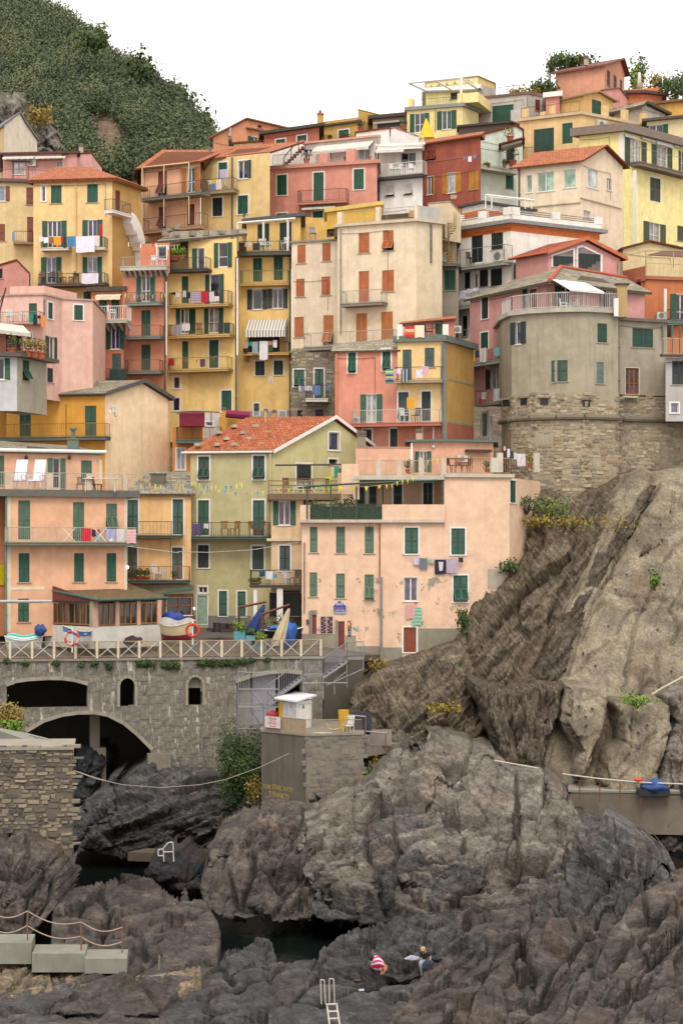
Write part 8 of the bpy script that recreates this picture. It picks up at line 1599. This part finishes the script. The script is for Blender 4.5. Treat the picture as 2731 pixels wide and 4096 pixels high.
za=nat('S',0,685);k.box(118.6,'S',[(486,672,119.6),(640,684,118),(776,645,119.6)],975,2,mats=[plain('#c9c6c8',.6),WHITE()])
zb_=k.zb;k.done();k0=k.faces[0]['pl'];mb=MB();mb.fbox(k0,0,.42,.003,.02,zb_,k.zt-.02);mb.build('yellow_strip',plain('#d8a41c',.6),k.root)
mb=MB();ro=[WT('S',x,y,d)for x,y,d in((440,652,119.4),(640,682,117.6),(820,625,119.6),(628,596,121.6))];mb.slab(ro,.09);mb.build('roof',plain('#eae8ea',.5),k.root)
k1=k.faces[1]['pl'];mb=MB();mb.path([k1.P(.2,.01,zb_+.1),k1.P(.2,.01,k.zt-.2),k1.P(k1.L-.15,.01,k.zt-.2),k1.P(k1.L-.15,.01,zb_+.1)],.012,3);mb.ball(k1.P(.3,.03,zb_+1.0),.03,.03,.03);mb.build('door_edge',plain('#a8a4a8'),k.root);u,z=k1.loct('S',700,735);mb=MB();mb.tube(k1.P(u,.005,z),k1.P(u,.012,z),.13,12);mb.build('emblem',plain('#8a8c98'),k.root)
for xa,ya,xb,yb in((530,690,560,760),(600,690,585,740),(545,760,560,810),(575,700,630,790)):mb=MB();a=k0.loct('S',xa,ya);c=k0.loct('S',xb,yb);mb.tube(k0.P(a[0],.01,a[1]),k0.P(c[0],.01,c[1]),.012,3);mb.build('map_line',plain('#8f9094'),k.root)
r=empty('fence',WT('S',355,940,117.8),'beige mesh fence along the edge of the kiosk platform','fence')
fa=[(355,815,945,117.7),(500,828,962,116.6),(722,850,990,115.2),(1018,850,985,115.5),(1220,850,985,115.8)]
for i,(p,q)in enumerate(zip(fa[:-1],fa[1:])):
    a0,a1=WT('S',p[0],p[2],p[3]),WT('S',p[0],p[1],p[3]);c0,c1=WT('S',q[0],q[2],q[3]),WT('S',q[0],q[1],q[3]);mb=MB();mb.tube(a1,c1,.025,4);mb.tube(a0,c0,.02,4);n=int((c0-a0).length/.11)
    for j in range(n+1):mb.tube(a0.lerp(c0,j/n),a1.lerp(c1,j/n),.012 if j%14 else .03,3)
    mb.build('rail_panel',plain('#9c8468',.7),r)
    if i<2:mb=MB();mb.face([a0,c0,c1,a1]);mb.build('mesh_screen',plain('#a08c74',.9,var=.2),r)
sp=Pl(WT('S',355,900,117.5),WT('S',500,900,116.4));r=empty('warning_sign',sp.P(0,.1,zp),'white warning sign with red lettering on the platform fence','sign');u0,z1=sp.loct('S',358,818);u1,z0=sp.loct('S',497,930);mb=MB();mb.fbox(sp,u0,u1,0,.02,z0,z1);mb.build('board',plain('#ddd0cc',.6),r)
RD=plain('#b83a58',.7);um=(u0+u1)/2;hh=z1-z0;text_mesh('ATTENZIONE',sp,um,z1-hh*.25,.024,hh*.24,RD,r,sx=.78);text_mesh('CADUTA MASSI',sp,um,z1-hh*.42,.024,hh*.13,RD,r,sx=.85);text_mesh('ATTENTION',sp,um,z1-hh*.69,.024,hh*.26,RD,r,sx=.78);text_mesh('DANGER OF ROCKS',sp,um,z1-hh*.90,.024,hh*.14,RD,r,sx=.7)
chair('white folding chair alone on the stone platform','S',1105,978,116.6,1.1,rz=-.5,kind='wood')
mb=MB();p=WT('S',1062,900,117.2);mb.tube(p-Vector((0,0,1.2)),p+Vector((0,0,.9)),.28,10,.33);o=mb.build('bin',plain('#c89a18'),None,False,p-Vector((0,0,1.2)));tag(o,'yellow bin behind the platform railing','bin')
for l,d,c,lb in(([(905,880),(925,930),(970,945),(1030,930),(1080,880),(1100,830)],116.2,'#b8a480','thick pale rope looped along the platform fence'),([(785,975),(870,970),(975,975)],115.6,'#d0c4a4','pale coiled rope lying at the platform edge')):tubes('rope',lb,'rope','S',[l],d,.06,c)
tubes('rope','thin pale mooring rope rising to the kiosk platform','rope','n',[[(300,3085),(380,3115),(490,3140),(640,3152),(800,3140),(900,3120),(1040,3070),(1155,3015)]],115,.02,'#a89c8c')
tubes('rope','thin white rope crossing the arch from the rubble wall','rope','U',[[(660,1082),(850,1145),(1000,1190),(1110,1215)]],119,.02,'#a8a098')
for x,l in((1258,'left rusty post at the right of the platform'),(1440,'right rusty post beside the pale board')):tubes('post',l,'post','S',[[(x,1115),(x,830 if x<1300 else 970)]],117.5,.04,'#7a5c4c')
tubes('handrail','grey top bar over the gap right of the platform','railing','S',[[(1075,806),(1262,824)],[(1262,955),(1445,972)]],117.5,.05,'#8f8a88')
mb=MB();p=WT('S',1395,1010,118);mb.box(p,1.3,.08,.95);o=mb.build('board',plain('#8f8578'),None,False,p);tag(o,'pale square board leaning right of the platform','board');mb=MB();p=WT('S',1205,862,117.8);mb.box(p,1.4,.08,1.0);o=mb.build('board',plain('#2c2c38'),None,False,p);tag(o,'dark rectangular board at the corner of the platform','board')
V,ti=leaf_cloud(WT('S',130,1280,119.5),1.5,.9,2.5,9000,.075,4,shell=.3,tintbase=.38);r=empty('ivy',WT('S',150,1560,119.5),'dark green ivy hanging down left of the kiosk platform','plant');leaf_object('foliage',V,ti,LG(),r);mb=MB();mb.tube(WT('S',150,1560,120.2),WT('S',120,1000,120.6),.12,6);mb.build('stem',plain('#3a2e22',.9),r)
for x,y,D,rx,rz,m_,l in((265,1480,118.5,.6,1.0,LY(),'rusty brown dry plant beside the hanging ivy'),(850,1500,116.5,1.1,.6,LY(),'dry orange grass tuft at the foot of the stone platform'),(930,1490,116.2,.7,.4,LG(),'green weed tuft right of the dry orange grass'),(1240,1340,116.5,.6,.4,LB(),'bright green weed on the path right of the platform'),(1340,1240,118,.6,.7,LY(),'dry tuft on the ledge right of the platform'),(1365,370,130.5,.9,.8,LY(),'yellow green bush at the foot of the pink house drainpipe')):bush(l,'S',x,y,D,rx,rz,260,m_,sz=.09)
for x,y,D,rx,rz,m_,l in((620,170,137.5,1.6,.7,LG(),'green shrub on the cliff top beside the pink house'),(765,205,138,1.5,1.0,LB(),'bright green shrub on the cliff under the castle'),(690,285,137,1.4,.6,LY(),'dry orange scrub below the green cliff shrub'),(520,560,134,.9,.6,LG(),'small green shrub on the cliff edge by the pink house'),(1130,300,136,2.4,1.0,LY(),'rust coloured scrub patch high on the cliff'),(880,290,137,2.0,.6,LY(),'dry scrub band under the castle wall'),(125,1420,121,1.2,.5,LY(),'dry grass tuft on the slope left of the dark cliff fold'),(1290,1370,117,1.5,.4,LB(),'yellow green plants on the ledge of the smooth cliff'),(1395,640,127.5,.35,.6,LB(),'small green plant growing in the cliff crack'),(230,880,131,.5,.9,LG(),'dark green shrub behind the pink house corner')):bush(l,'V',x,y,D,rx,rz,320,m_,sz=.1)
# cliff anchors, pipes, path at right
CL=[o for o in bpy.data.objects if o.name.startswith('cliff')][1]
dg=bpy.context.evaluated_depsgraph_get()
def hit(t,x,y):
    px_,py_=nat(t,x,y);d=Vector(((px_-CX)/F,1,-(py_-HY)/F)).normalized();ok_,loc,n_,i_,ob_,m_=SC.ray_cast(dg,Vector((0,0,H))+d*60,d)
    return(loc,n_)if ok_ else(WT(t,x,y,120),Vector((0,-1,0)))
mtr=plain('#8a5230',.95,var=.4)
for t,L in(('V',((1430,300),(1288,398),(1355,470),(1440,395),(1490,220),(1225,605),(1360,580),(1452,665),(1160,697),(1188,740),(1113,920),(1412,942),(960,1085),(1035,1162),(1495,1195))),('X',((563,195),(357,375),(286,382),(936,192),(1016,206),(976,257),(978,310),(1245,308),(1350,308),(1296,353),(1290,450)))):
    for k_,(x,y)in enumerate(L):
        loc,n_=hit(t,x,y);mb=MB();mb.box(loc-Vector((0,.02,0)),.13,.1,.13);mb.tube(loc-Vector((0,.1,0)),loc-Vector((0,.3,0)),.04,5)
        o=mb.build('anchor_bolt',plain('#3a3c48',.6),CL)
tubes('water_pipe','pale pipe running up the smooth cliff at the right edge','pipe','V',[[(1380,1338),(1440,1300),(1600,1215)]],116.5,.09,'#b8aa94')
tubes('water_pipe','pale pipe along the rocks towards the right hand path','pipe','X',[[(420,522),(700,572)],[(835,604),(1050,632),(1300,655),(1620,668)]],113.2,.05,'#c0b4a4')
b=Bld('path_wall','concrete retaining wall under the coastal path at right',plaster('#807464',.7),cat='wall');b.box(113.8,'X',[(880,712,114.8),(2300,790,112.6)],960,3);b.flat(.1,.12,plaster('#98907e',.5),0,'path_slab');b.done()
r=empty('railing',WT('X',940,750,113.6),'thin rusty railing posts with wires along the coastal path at right','railing')
for x,y0,y1 in((940,640,760),(1062,650,778),(1185,652,778),(1312,655,792),(1474,660,796)):mb=MB();mb.tube(WT('X',x,y1,113.4),WT('X',x,y0,113.4),.035,5);mb.build('post',plain('#7a4a3a',.8),r)
mb=MB()
for dy in(0,40,75):mb.path([WT('X',900,640+dy,113.4),WT('X',1312,660+dy,113.4),WT('X',1620,672+dy,113.4)],.012,3)
mb.build('wire',plain('#8f8578'),r)
def tarp(label,t,x,y,D,rx,ry,rz,col,cat='tarpaulin',seed=1,name='tarpaulin'):
    c=WT(t,x,y,D);mb=MB();mb.ball(c,rx,ry,rz,22,14);r_=random.Random(seed);a1,a2=r_.random()*6,r_.random()*6
    mb.v=[(vx+rx*.12*math.sin(5*(vz-c.z)/rz+a1+3*(vx-c.x)/rx),vy+ry*.18*math.sin(7*(vx-c.x)/rx+a2),c.z+(vz-c.z)*(1+.2*math.sin(6*(vx-c.x)/rx+a1))if vz>c.z else c.z+(vz-c.z)*.9)for vx,vy,vz in mb.v]
    o=mb.build(name,plain(col,.7,var=.35,sc=2),None,True,c-Vector((0,0,rz)));return tag(o,label,cat)
tarp('blue tarpaulin over a black crate stack on the coastal path','X',1395,680,113.6,.78,.6,.42,'#2c4c8c');tarp('orange buoy lying on the blue covered stack by the path','X',1296,640,113.3,.26,.2,.15,'#d84a24','buoy',2,'buoy');mb=MB();p=WT('X',1385,712,113.7);mb.box(p,1.8,.9,.4);o=mb.build('crate',plain('#1a1a22'),None,False,p);tag(o,'long black crate under the blue tarpaulin on the path','crate');mb=MB();p=WT('X',1590,700,113.7);mb.box(p,.7,.7,.8);o=mb.build('crate',plain('#1c1822'),None,False,p);tag(o,'dark crate at the right edge of the coastal path','crate')
mb=MB();mb.slab([WT('Y',1000,215,113),WT('Y',1660,240,113),WT('Y',1640,190,117),WT('Y',1150,185,117)],.5);o=mb.build('landing',plaster('#5f5344',.6),None,False,WT('Y',1200,215,113));tag(o,'low concrete bathing ledge under the white pipe ladder','ledge')
# ================================================================ steel stairs
r=empty('steel_stairs',WT('S',480,930,121),'galvanised scaffold stairs climbing from the platform to the square','stairs');GM=plain('#8f8f90',.5,.3,var=.3);Y1,Y2=120.4,121.7
b=B_('wall','dark rough stone wall behind the steel stairs','#5f584c',dirt=.7,cat='wall');b.box(128.2,'S',[(880,300,127.6),(1240,304,129.5)],1100,4);b.done()
def rails(pts,top,D,name='railing',base=0):
    mb=MB();A=[WT('S',x,y,D)for x,y in pts];hz=Vector((0,0,top))
    for a,c in zip(A[:-1],A[1:]):
        mb.tube(a+hz,c+hz,.03,5);mb.tube(a+hz*.1,c+hz*.1,.02,4);n=max(1,int((c-a).length/.13))
        for j in range(n+1):p=a.lerp(c,j/n);mb.tube(p,p+hz,.015 if 0<j<n else .032,3)
    mb.build(name,GM,r)
for pts in(((380,700),(700,458)),((702,456),(880,456)),((882,456),(1090,315)),((1095,306),(1240,306))):
    for D in(Y1,Y2):rails(pts,1.05,D)
for(x0,y0),(x1,y1),n in(((450,650),(700,470),9),((905,455),(1090,325),6)):
    for D in(Y1,Y2):mb=MB();mb.tube(WT('S',x0-20,y0+25,D),WT('S',x1,y1+15,D),.09,4);mb.build('stringer',GM,r)
    for k_ in range(n):x=x0+(x1-x0)*k_/(n-1);y=y0+(y1-y0)*k_/(n-1);p=WT('S',x,y,(Y1+Y2)/2);mb=MB();mb.box(p,.3,Y2-Y1,.05);mb.build('tread',GM,r)
for x0,x1,y in((700,885,452),(1095,1240,306),(120,480,735)):a,c=WT('S',x0,y,Y1),WT('S',x1,y,Y1);mb=MB();mb.box(((a.x+c.x)/2,(Y1+Y2)/2,a.z),c.x-a.x,Y2-Y1,.08);mb.build('landing',GM,r)
for x,y0,y1 in((120,575,930),(235,585,930),(345,700,935),(378,590,900),(480,640,900),(703,455,600),(880,455,640),(1092,310,560),(1240,306,420),(980,500,620)):
    for D in(Y1,Y2):mb=MB();mb.tube(WT('S',x,y1,D),WT('S',x,y0,D),.035,5);mb.build('pole',GM,r)
for l in([(120,578),(480,578)],[(235,590),(360,750)],[(378,600),(475,690)],[(120,740),(480,740)],[(230,760),(330,920)],[(380,745),(480,670)],[(703,523),(1090,520)],[(910,542),(1240,395)],[(1092,415),(980,500)],[(120,930),(480,930)],[(235,740),(340,930)]):mb=MB();mb.path([WT('S',x,y,Y1-.1)for x,y in l],.035,5);mb.build('brace',GM,r)
rails(((120,735),(235,740),(480,740)),2.1,Y1);rails(((190,930),(350,930)),1.1,Y1)
tarp('small red bag under the scaffold stairs','S',425,798,120.2,.35,.3,.2,'#b8303c','bag',3,'bag')
# ================================================================ things on the square
def boat(label,t,x,y,D,L,wd,ht,yaw,hull,stripe=None,cover=None,cap=.35,inside='#3a4a6a',sp=.72):
    c=WT(t,x,y,D);r=empty('rowing_boat',c,label,'boat');R=Matrix.Rotation(yaw,3,'Z');n=14
    def sec(s,lv):
        a=s*2-1;w=wd/2*max(0.02,(1-abs(a)**2.6))*(.35+.65*lv**.55);z=ht*(lv*(1+.35*a*a)+.06*a*a);return w,z
    for nm,l0,l1,col in(('hull',.0,sp,hull if not stripe else stripe[0]),('sheer_strake',sp,1.0,hull if not stripe else stripe[1])):
        mb=MB()
        for i in range(n):
            for sg in(1,-1):
                lv=[l0+(l1-l0)*k/4 for k in range(5)]
                for k in range(4):
                    P=[c+R @ Vector(((s*2-1)*L/2*(.86+.14*v),sg*sec(s,v)[0],sec(s,v)[1]))for s,v in((i/n,lv[k]),((i+1)/n,lv[k]),((i+1)/n,lv[k+1]),(i/n,lv[k+1]))];mb.face(P if sg<0 else P[::-1])
        mb.build(nm,plain(col,.5,var=.15),r,True)
    mb=MB()
    for sg in(1,-1):mb.path([c+R @ Vector(((s*2-1)*L/2,sg*sec(s,1)[0],sec(s,1)[1]))for s in[k/n for k in range(n+1)]],.045,5)
    mb.build('gunwale',plain('#d8d8dc' if not stripe else '#c8bc9c',.5),r)
    mb=MB();top=.75 if not cover else 1.02
    for i in range(n):
        for k in range(6):
            def Q(s,v):w,z=sec(s,1);return c+R @ Vector(((s*2-1)*L/2*.97,w*(v*2-1)*1.03,z*top+(cap*math.sin(math.pi*v)*math.sin(math.pi*s)**.6*(1+.25*math.sin(9*s))if cover else 0)))
            mb.face([Q(i/n,k/6),Q((i+1)/n,k/6),Q((i+1)/n,(k+1)/6),Q(i/n,(k+1)/6)],[(i/n*3,k/6),((i+1)/n*3,k/6),((i+1)/n*3,(k+1)/6),(i/n*3,(k+1)/6)])
    mb.build('cover' if cover else 'floor',cover if cover and not isinstance(cover,str)else plain(cover or inside,.8),r,True)
    if not cover:
        for s in(.3,.5,.7):w,z=sec(s,1);mb=MB();mb.box(c+R @ Vector(((s*2-1)*L/2,0,z*.86)),.22,w*1.9,.05,yaw);mb.build('thwart',WHITE(),r)
    return r
boat('white boat with teal striped cover at the left end of the railing','D',215,895,124.8,2.4,1.1,.6,.1,'#d4d8d0',None,stripes(['#4aa08c','#c4dcd0','#3a9480'],1,4),.4)
boat('white and blue open rowing boat behind the left life ring','D',722,866,125.2,2.5,1.35,.95,.6,'#d8d8da',('#d8dad8','#3c78b4'),None,0,'#2c5c8c')
boat('cream boat with dark red bottom and grey cover beside the right life ring','H',240,818,127,2.7,1.4,.95,-.5,'#d8c49c',('#7a2030','#d2c098'),'#a8a4a0',.45,sp=.38)
tarp('tall folded blue tarpaulin behind the grey covered boat','H',200,622,130.5,.75,.6,.5,'#2344a0',seed=5);tarp('blue ball shaped cover on the bow of the striped boat','D',362,720,124.6,.38,.38,.38,'#1f4a8c',seed=6);tarp('turquoise tarpaulin right of the open rowing boat','D',890,795,126.5,.62,.6,.42,'#3a86a8',seed=7);tarp('navy tarpaulin heap against the white veranda base','D',965,808,126.5,.55,.5,.28,'#23386c',seed=8);tarp('bright blue tarpaulin covering a heap behind the cream parasol','H',1232,765,130.5,.62,.6,1.0,'#1c5cac',seed=9);tarp('light blue cushion cover left of the cream parasol top','H',1120,700,131,.55,.4,.16,'#2a78c0',seed=10);tarp('dark maroon nets heap before the veranda','D',1190,815,126.8,.6,.5,.3,'#3a1c2c',seed=11)
for t,x,y,D,R_,l in(('D',645,790,123.7,.42,'red and white life ring hung on the railing before the open boat'),('H',381,722,125.2,.38,'orange life ring hung on the railing beside the grey covered boat')):
    c=WT(t,x,y,D);r=empty('life_ring',c,l,'life ring','life rings on the railing')
    for k_ in range(8):
        mb=MB();mb.path([c+Vector((R_*math.cos(a),0,R_*math.sin(a)))for a in[2*math.pi*(k_+j/4)/8 for j in range(5)]],.085,7);mb.build('band' if k_%2 else 'segment',plain('#d8402c' if k_%2==0 or t=='H' else '#d8b0a8',.6),r,True)
    mb=MB();mb.tube(c+Vector((0,.1,-.9)),c+Vector((0,.1,.65)),.05,5);mb.build('stand',WHITE(),r)
def parasol(label,pts,D,cols,rad,post):
    a,c=(WT('H',*p,D)for p in pts);r=empty('parasol',c,label,'parasol');mb=MB();n=9;d=c-a;prev=None;k=14
    for i in range(n+1):
        s=i/n;rr=rad*(.15+.85*s**.8)*(1-.35*max(0,s-.8)*5*.6);o=a+d*s;ring=[o+Vector((math.cos(2*math.pi*j/k)*rr*(1 if j%2 else .72),math.sin(2*math.pi*j/k)*rr*(1 if j%2 else .72),0))for j in range(k)]
        if prev:[mb.face([prev[j],prev[(j+1)%k],ring[(j+1)%k],ring[j]])for j in range(k)]
        prev=ring
    mb.build('canopy',plain(cols,.85,var=.3,sc=2),r,False);mb=MB()
    for l in post:mb.path([WT('H',x,y,D+.25)for x,y in l],.075,4)
    mb.build('arm',plain('#6a3a2c',.7),r)
parasol('closed dark blue cantilever parasol leaning left on the square',((1020,490),(905,765)),129,'#233a78',.62,([(790,517),(1040,464)],[(792,520),(808,705)]))
parasol('closed cream cantilever parasol leaning left near the cafe',((1245,525),(1135,860)),127.5,'#cdbb94',.5,([(990,582),(1250,490)],[(995,585),(1015,745)]))
for x,y,w,h,m_,l in((803,812,.95,.95,LB(),'light blue planter with a round bright bush left of the parasols'),(905,850,.7,.7,LG(),'light blue planter with dark foliage between the two others'),(975,895,1.25,.8,LB(),'long light blue planter with yellow green bushes nearest the railing')):
    p=WT('H',x,y,128.5 if x<850 else 127);r=empty('planter',p,l,'planter');mb=MB();mb.box(p+Vector((0,0,.3)),w*.75,.6,.6);mb.build('box',plain('#5aa0ac',.7),r);V,ti=leaf_cloud(p+Vector((0,0,.6+h*.32)),w*.45,.5,h*.35,420,.08,x);leaf_object('foliage',V,ti,m_,r)
for x0,x1,y,D,l in((925,1060,680,133,'dark hedge screen left of the blue parasol'),(1060,1345,690,133,'long dark leafy screen behind the cream parasol')):
    a=WT('H',x0,y,D);c=WT('H',x1,y,D);r=empty('hedge',(a+c)/2-Vector((0,0,1.2)),l,'hedge');V,ti=leaf_cloud((a+c)/2,(c.x-a.x)/2,.4,.95,int(500*(c.x-a.x)),.07,x0,shell=.2,tintbase=.25);leaf_object('foliage',V,ti,LG(),r)
boat('dark covered boat under the leafy screen near the cafe','H',1130,790,131.5,3.6,1.3,.5,.1,'#20242a',None,'#2a3030',.2)
for k_,(x,y)in enumerate(((575,715),(690,722),(620,720))):mb=MB();p=WT('H',x,y,135);mb.box(p,1.0,.5,.25,.3*k_);mb.box(p+Vector((.2,0,.3)),.4,.4,.35,.5);o=mb.build('crate',plain('#3a302c'),None,False,p);tag(o,['left dark pile against the grey plinth','right dark pile near the wooden bench of the green house','middle dark pile against the grey plinth'][k_],'crate')
# ================================================================ people
def body(name,joints,edges,rad,mat,parent,root=0):
    me=bpy.data.meshes.new(name);me.from_pydata([tuple(Vector(j)-rootloc(parent))for j in joints],edges,[]);o=bpy.data.objects.new(name,me);COL.objects.link(o);o.parent=parent
    md=o.modifiers.new('skin','SKIN');o.modifiers.new('sub','SUBSURF').levels=1
    for i,v in enumerate(me.skin_vertices[0].data):v.radius=(rad[i],rad[i]);v.use_root=(i==root)
    dg=bpy.context.evaluated_depsgraph_get();m2=bpy.data.meshes.new_from_object(o.evaluated_get(dg));o.modifiers.clear();o.data=m2;m2.materials.clear();m2.materials.append(mat);m2.polygons.foreach_set('use_smooth',[True]*len(m2.polygons));return o
SK=plain('#b07a5c',.7,var=.1)
def person(label,t,anchor,J,skin_e,cloth_parts,head,hair,D,extra=None):
    # J: joint name -> (tile px, py, depth offset)
    base=WT(t,anchor[0],anchor[1],D);r=empty('person',base,label,'person');P={k:WT(t,v[0],v[1],D+v[2])for k,v in J.items()}
    return r,P
T2=4.9;TI['PE']=(1460,3740,4.9)
def limb_set(r,P,names,edges,rad,mat,nm):
    idx={n:i for i,n in enumerate(names)};return body(nm,[P[n]for n in names],[(idx[a],idx[c])for a,c in edges],rad,mat,r)
h0,_=hit('PE',1150,700);h1,_=hit('PE',330,700)
D=h0.y-.35
J=dict(hip=(1150,540,0),belly=(1155,460,0),chest=(1165,380,-.05),neck=(1150,345,-.15),head=(1138,325,-.25),headt=(1132,300,-.27),shl=(1085,365,0),ell=(1095,470,-.15),hal=(1160,600,-.35),shr=(1240,350,0),elr=(1280,440,-.1),har=(1275,510,-.3),kl=(1085,560,-.45),al=(1110,770,-.3),tl=(1108,800,-.45),kr=(1240,600,-.4),ar=(1370,715,-.2),tr=(1440,725,-.35))
r=empty('person',WT('PE',1150,800,D),'person in beige cap, black top and light ripped jeans sitting bent forward on the rocks','person');P={k:WT('PE',v[0],v[1],D+v[2])for k,v in J.items()}
names=list(J);E=[('hip','belly'),('belly','chest'),('chest','neck'),('neck','head'),('head','headt'),('chest','shl'),('shl','ell'),('ell','hal'),('chest','shr'),('shr','elr'),('elr','har'),('hip','kl'),('kl','al'),('al','tl'),('hip','kr'),('kr','ar'),('ar','tr')]
RR=dict(hip=.15,belly=.13,chest=.15,neck=.06,head=.10,headt=.09,shl=.07,ell=.045,hal=.035,shr=.07,elr=.045,har=.035,kl=.07,al=.045,tl=.04,kr=.07,ar=.045,tr=.04)
limb_set(r,P,names,E,[RR[n]for n in names],SK,'body')
q=['belly','hip','chest','neck','shl','ell','shr','elr'];limb_set(r,P,q,[('hip','belly'),('belly','chest'),('chest','neck'),('chest','shl'),('shl','ell'),('chest','shr'),('shr','elr')],[.16,.165,.175,.07,.09,.06,.09,.06],plain('#16161e',.9),'shirt')
q=['hip','kl','al','kr','ar'];limb_set(r,P,q,[('hip','kl'),('kl','al'),('hip','kr'),('kr','ar')],[.175,.095,.065,.095,.065],plain('#8c98a8',.9,var=.3),'jeans')
mb=MB();mb.ball(P['headt']+Vector((0,-.02,.05)),.12,.13,.10,10,7);mb.box(P['headt']+Vector((0,-.15,.0)),.16,.14,.02);mb.build('cap',plain('#b89a70',.8),r,True);mb=MB();
for e_ in(-.04,.04):mb.ball(P['head']+Vector((e_,-.1,0)),.012,.012,.012,6,4)
mb.build('eyes',DARK(),r)
for n_ in('tl','tr'):mb=MB();mb.box(P[n_]+Vector((0,-.05,-.02)),.09,.24,.07);mb.build('shoe',plain('#2a2024'),r)
for n_ in('hal','har'):
    for k_ in range(5):mb=MB();a=P[n_]+Vector((-.03+.015*k_,-.01,-.01));mb.tube(a,a+Vector((.004*k_-.01 if k_ else-.035,-.03,-.065 if k_ else-.03)),.009,5,.007);mb.build('finger',SK,r)
tarp('dark grey backpack held between the knees of the sitting person','PE',1235,620,D-.5,.22,.16,.3,'#262c3c','backpack',12,'backpack');tarp('pale grey jacket laid on the rock left of the sitting person','PE',930,470,h0.y-.1,.34,.2,.12,'#a8a8b8','jacket',13,'jacket');tarp('black bag lying on the rock right of the sitting person','PE',1400,470,h0.y+.2,.26,.2,.14,'#1c1a28','bag',14,'bag')
D=h1.y-.15
J=dict(hip=(400,600,0),belly=(330,560,-.08),chest=(240,500,-.1),neck=(195,505,-.12),head=(160,490,-.15),headt=(140,480,-.15),shl=(230,450,-.1),ell=(190,520,-.28),hal=(150,540,-.3),kl=(280,690,-.3),al=(340,720,-.25),tl=(300,790,-.3),kr=(400,700,-.2),ar=(370,740,-.2),tr=(335,800,-.25))
r=empty('person',WT('PE',300,800,D),'person lying curled up on the rocks under a pink and white striped towel','person');P={k:WT('PE',v[0],v[1],D+v[2])for k,v in J.items()};names=list(J)
E=[('hip','belly'),('belly','chest'),('chest','neck'),('neck','head'),('head','headt'),('chest','shl'),('shl','ell'),('ell','hal'),('hip','kl'),('kl','al'),('al','tl'),('hip','kr'),('kr','ar'),('ar','tr')];RR=dict(hip=.15,belly=.14,chest=.15,neck=.06,head=.1,headt=.09,shl=.07,ell=.045,hal=.035,kl=.07,al=.045,tl=.035,kr=.075,ar=.045,tr=.035)
limb_set(r,P,names,E,[RR[n]for n in names],SK,'body');mb=MB();mb.ball(P['headt']+Vector((-.04,.03,.05)),.13,.13,.13,10,7);mb.build('hair',plain('#2a1c1a',.9),r,True)
c=WT('PE',272,545,D-.12);mb=MB();n=18;mm=12
def tw(a,v):
    x=115+(430-115)*a;top=600-190*math.sin(math.pi*min(1,a*1.05+.12))**.7;bot=620+85*math.sin(math.pi*a*.9+.2);y=top+(bot-top)*v
    return WT('PE',x,y,D-.05-.34*math.sin(math.pi*min(1,v*.8+.1))*math.sin(math.pi*(a*.9+.05))+.02*math.sin(a*21+v*4))
for o_ in(0,1):
    for i in range(n):
        for j in range(mm):f_=[(i,j+1),(i+1,j+1),(i+1,j),(i,j)];mb.face([tw(a/n,v/mm)+Vector((0,.012*o_,0))for a,v in(f_ if not o_ else f_[::-1])],[(a/n,v/mm+.35*a/n)for a,v in(f_ if not o_ else f_[::-1])])
o=mb.build('striped_towel',stripes(['#e4d0dc','#c02468','#e4d0dc','#b02478','#e4d0dc','#c8205c','#c8205c'],1,1.0),None,True,c);tag(o,'pink and white striped towel draped over the lying person','towel')
for x,y,l in((1168,1357,'white wrapper lying on the rock right of the ladder'),(1145,1295,'small brown scrap lying on the rock')):p,n_=hit('Z',x,y);mb=MB();mb.box(p+Vector((0,-.05,.05)),.22,.1,.06,.2);o=mb.build('litter',plain('#d8d8dc' if x>1150 else '#8a5a38'),None,False,p);tag(o,l,'litter')
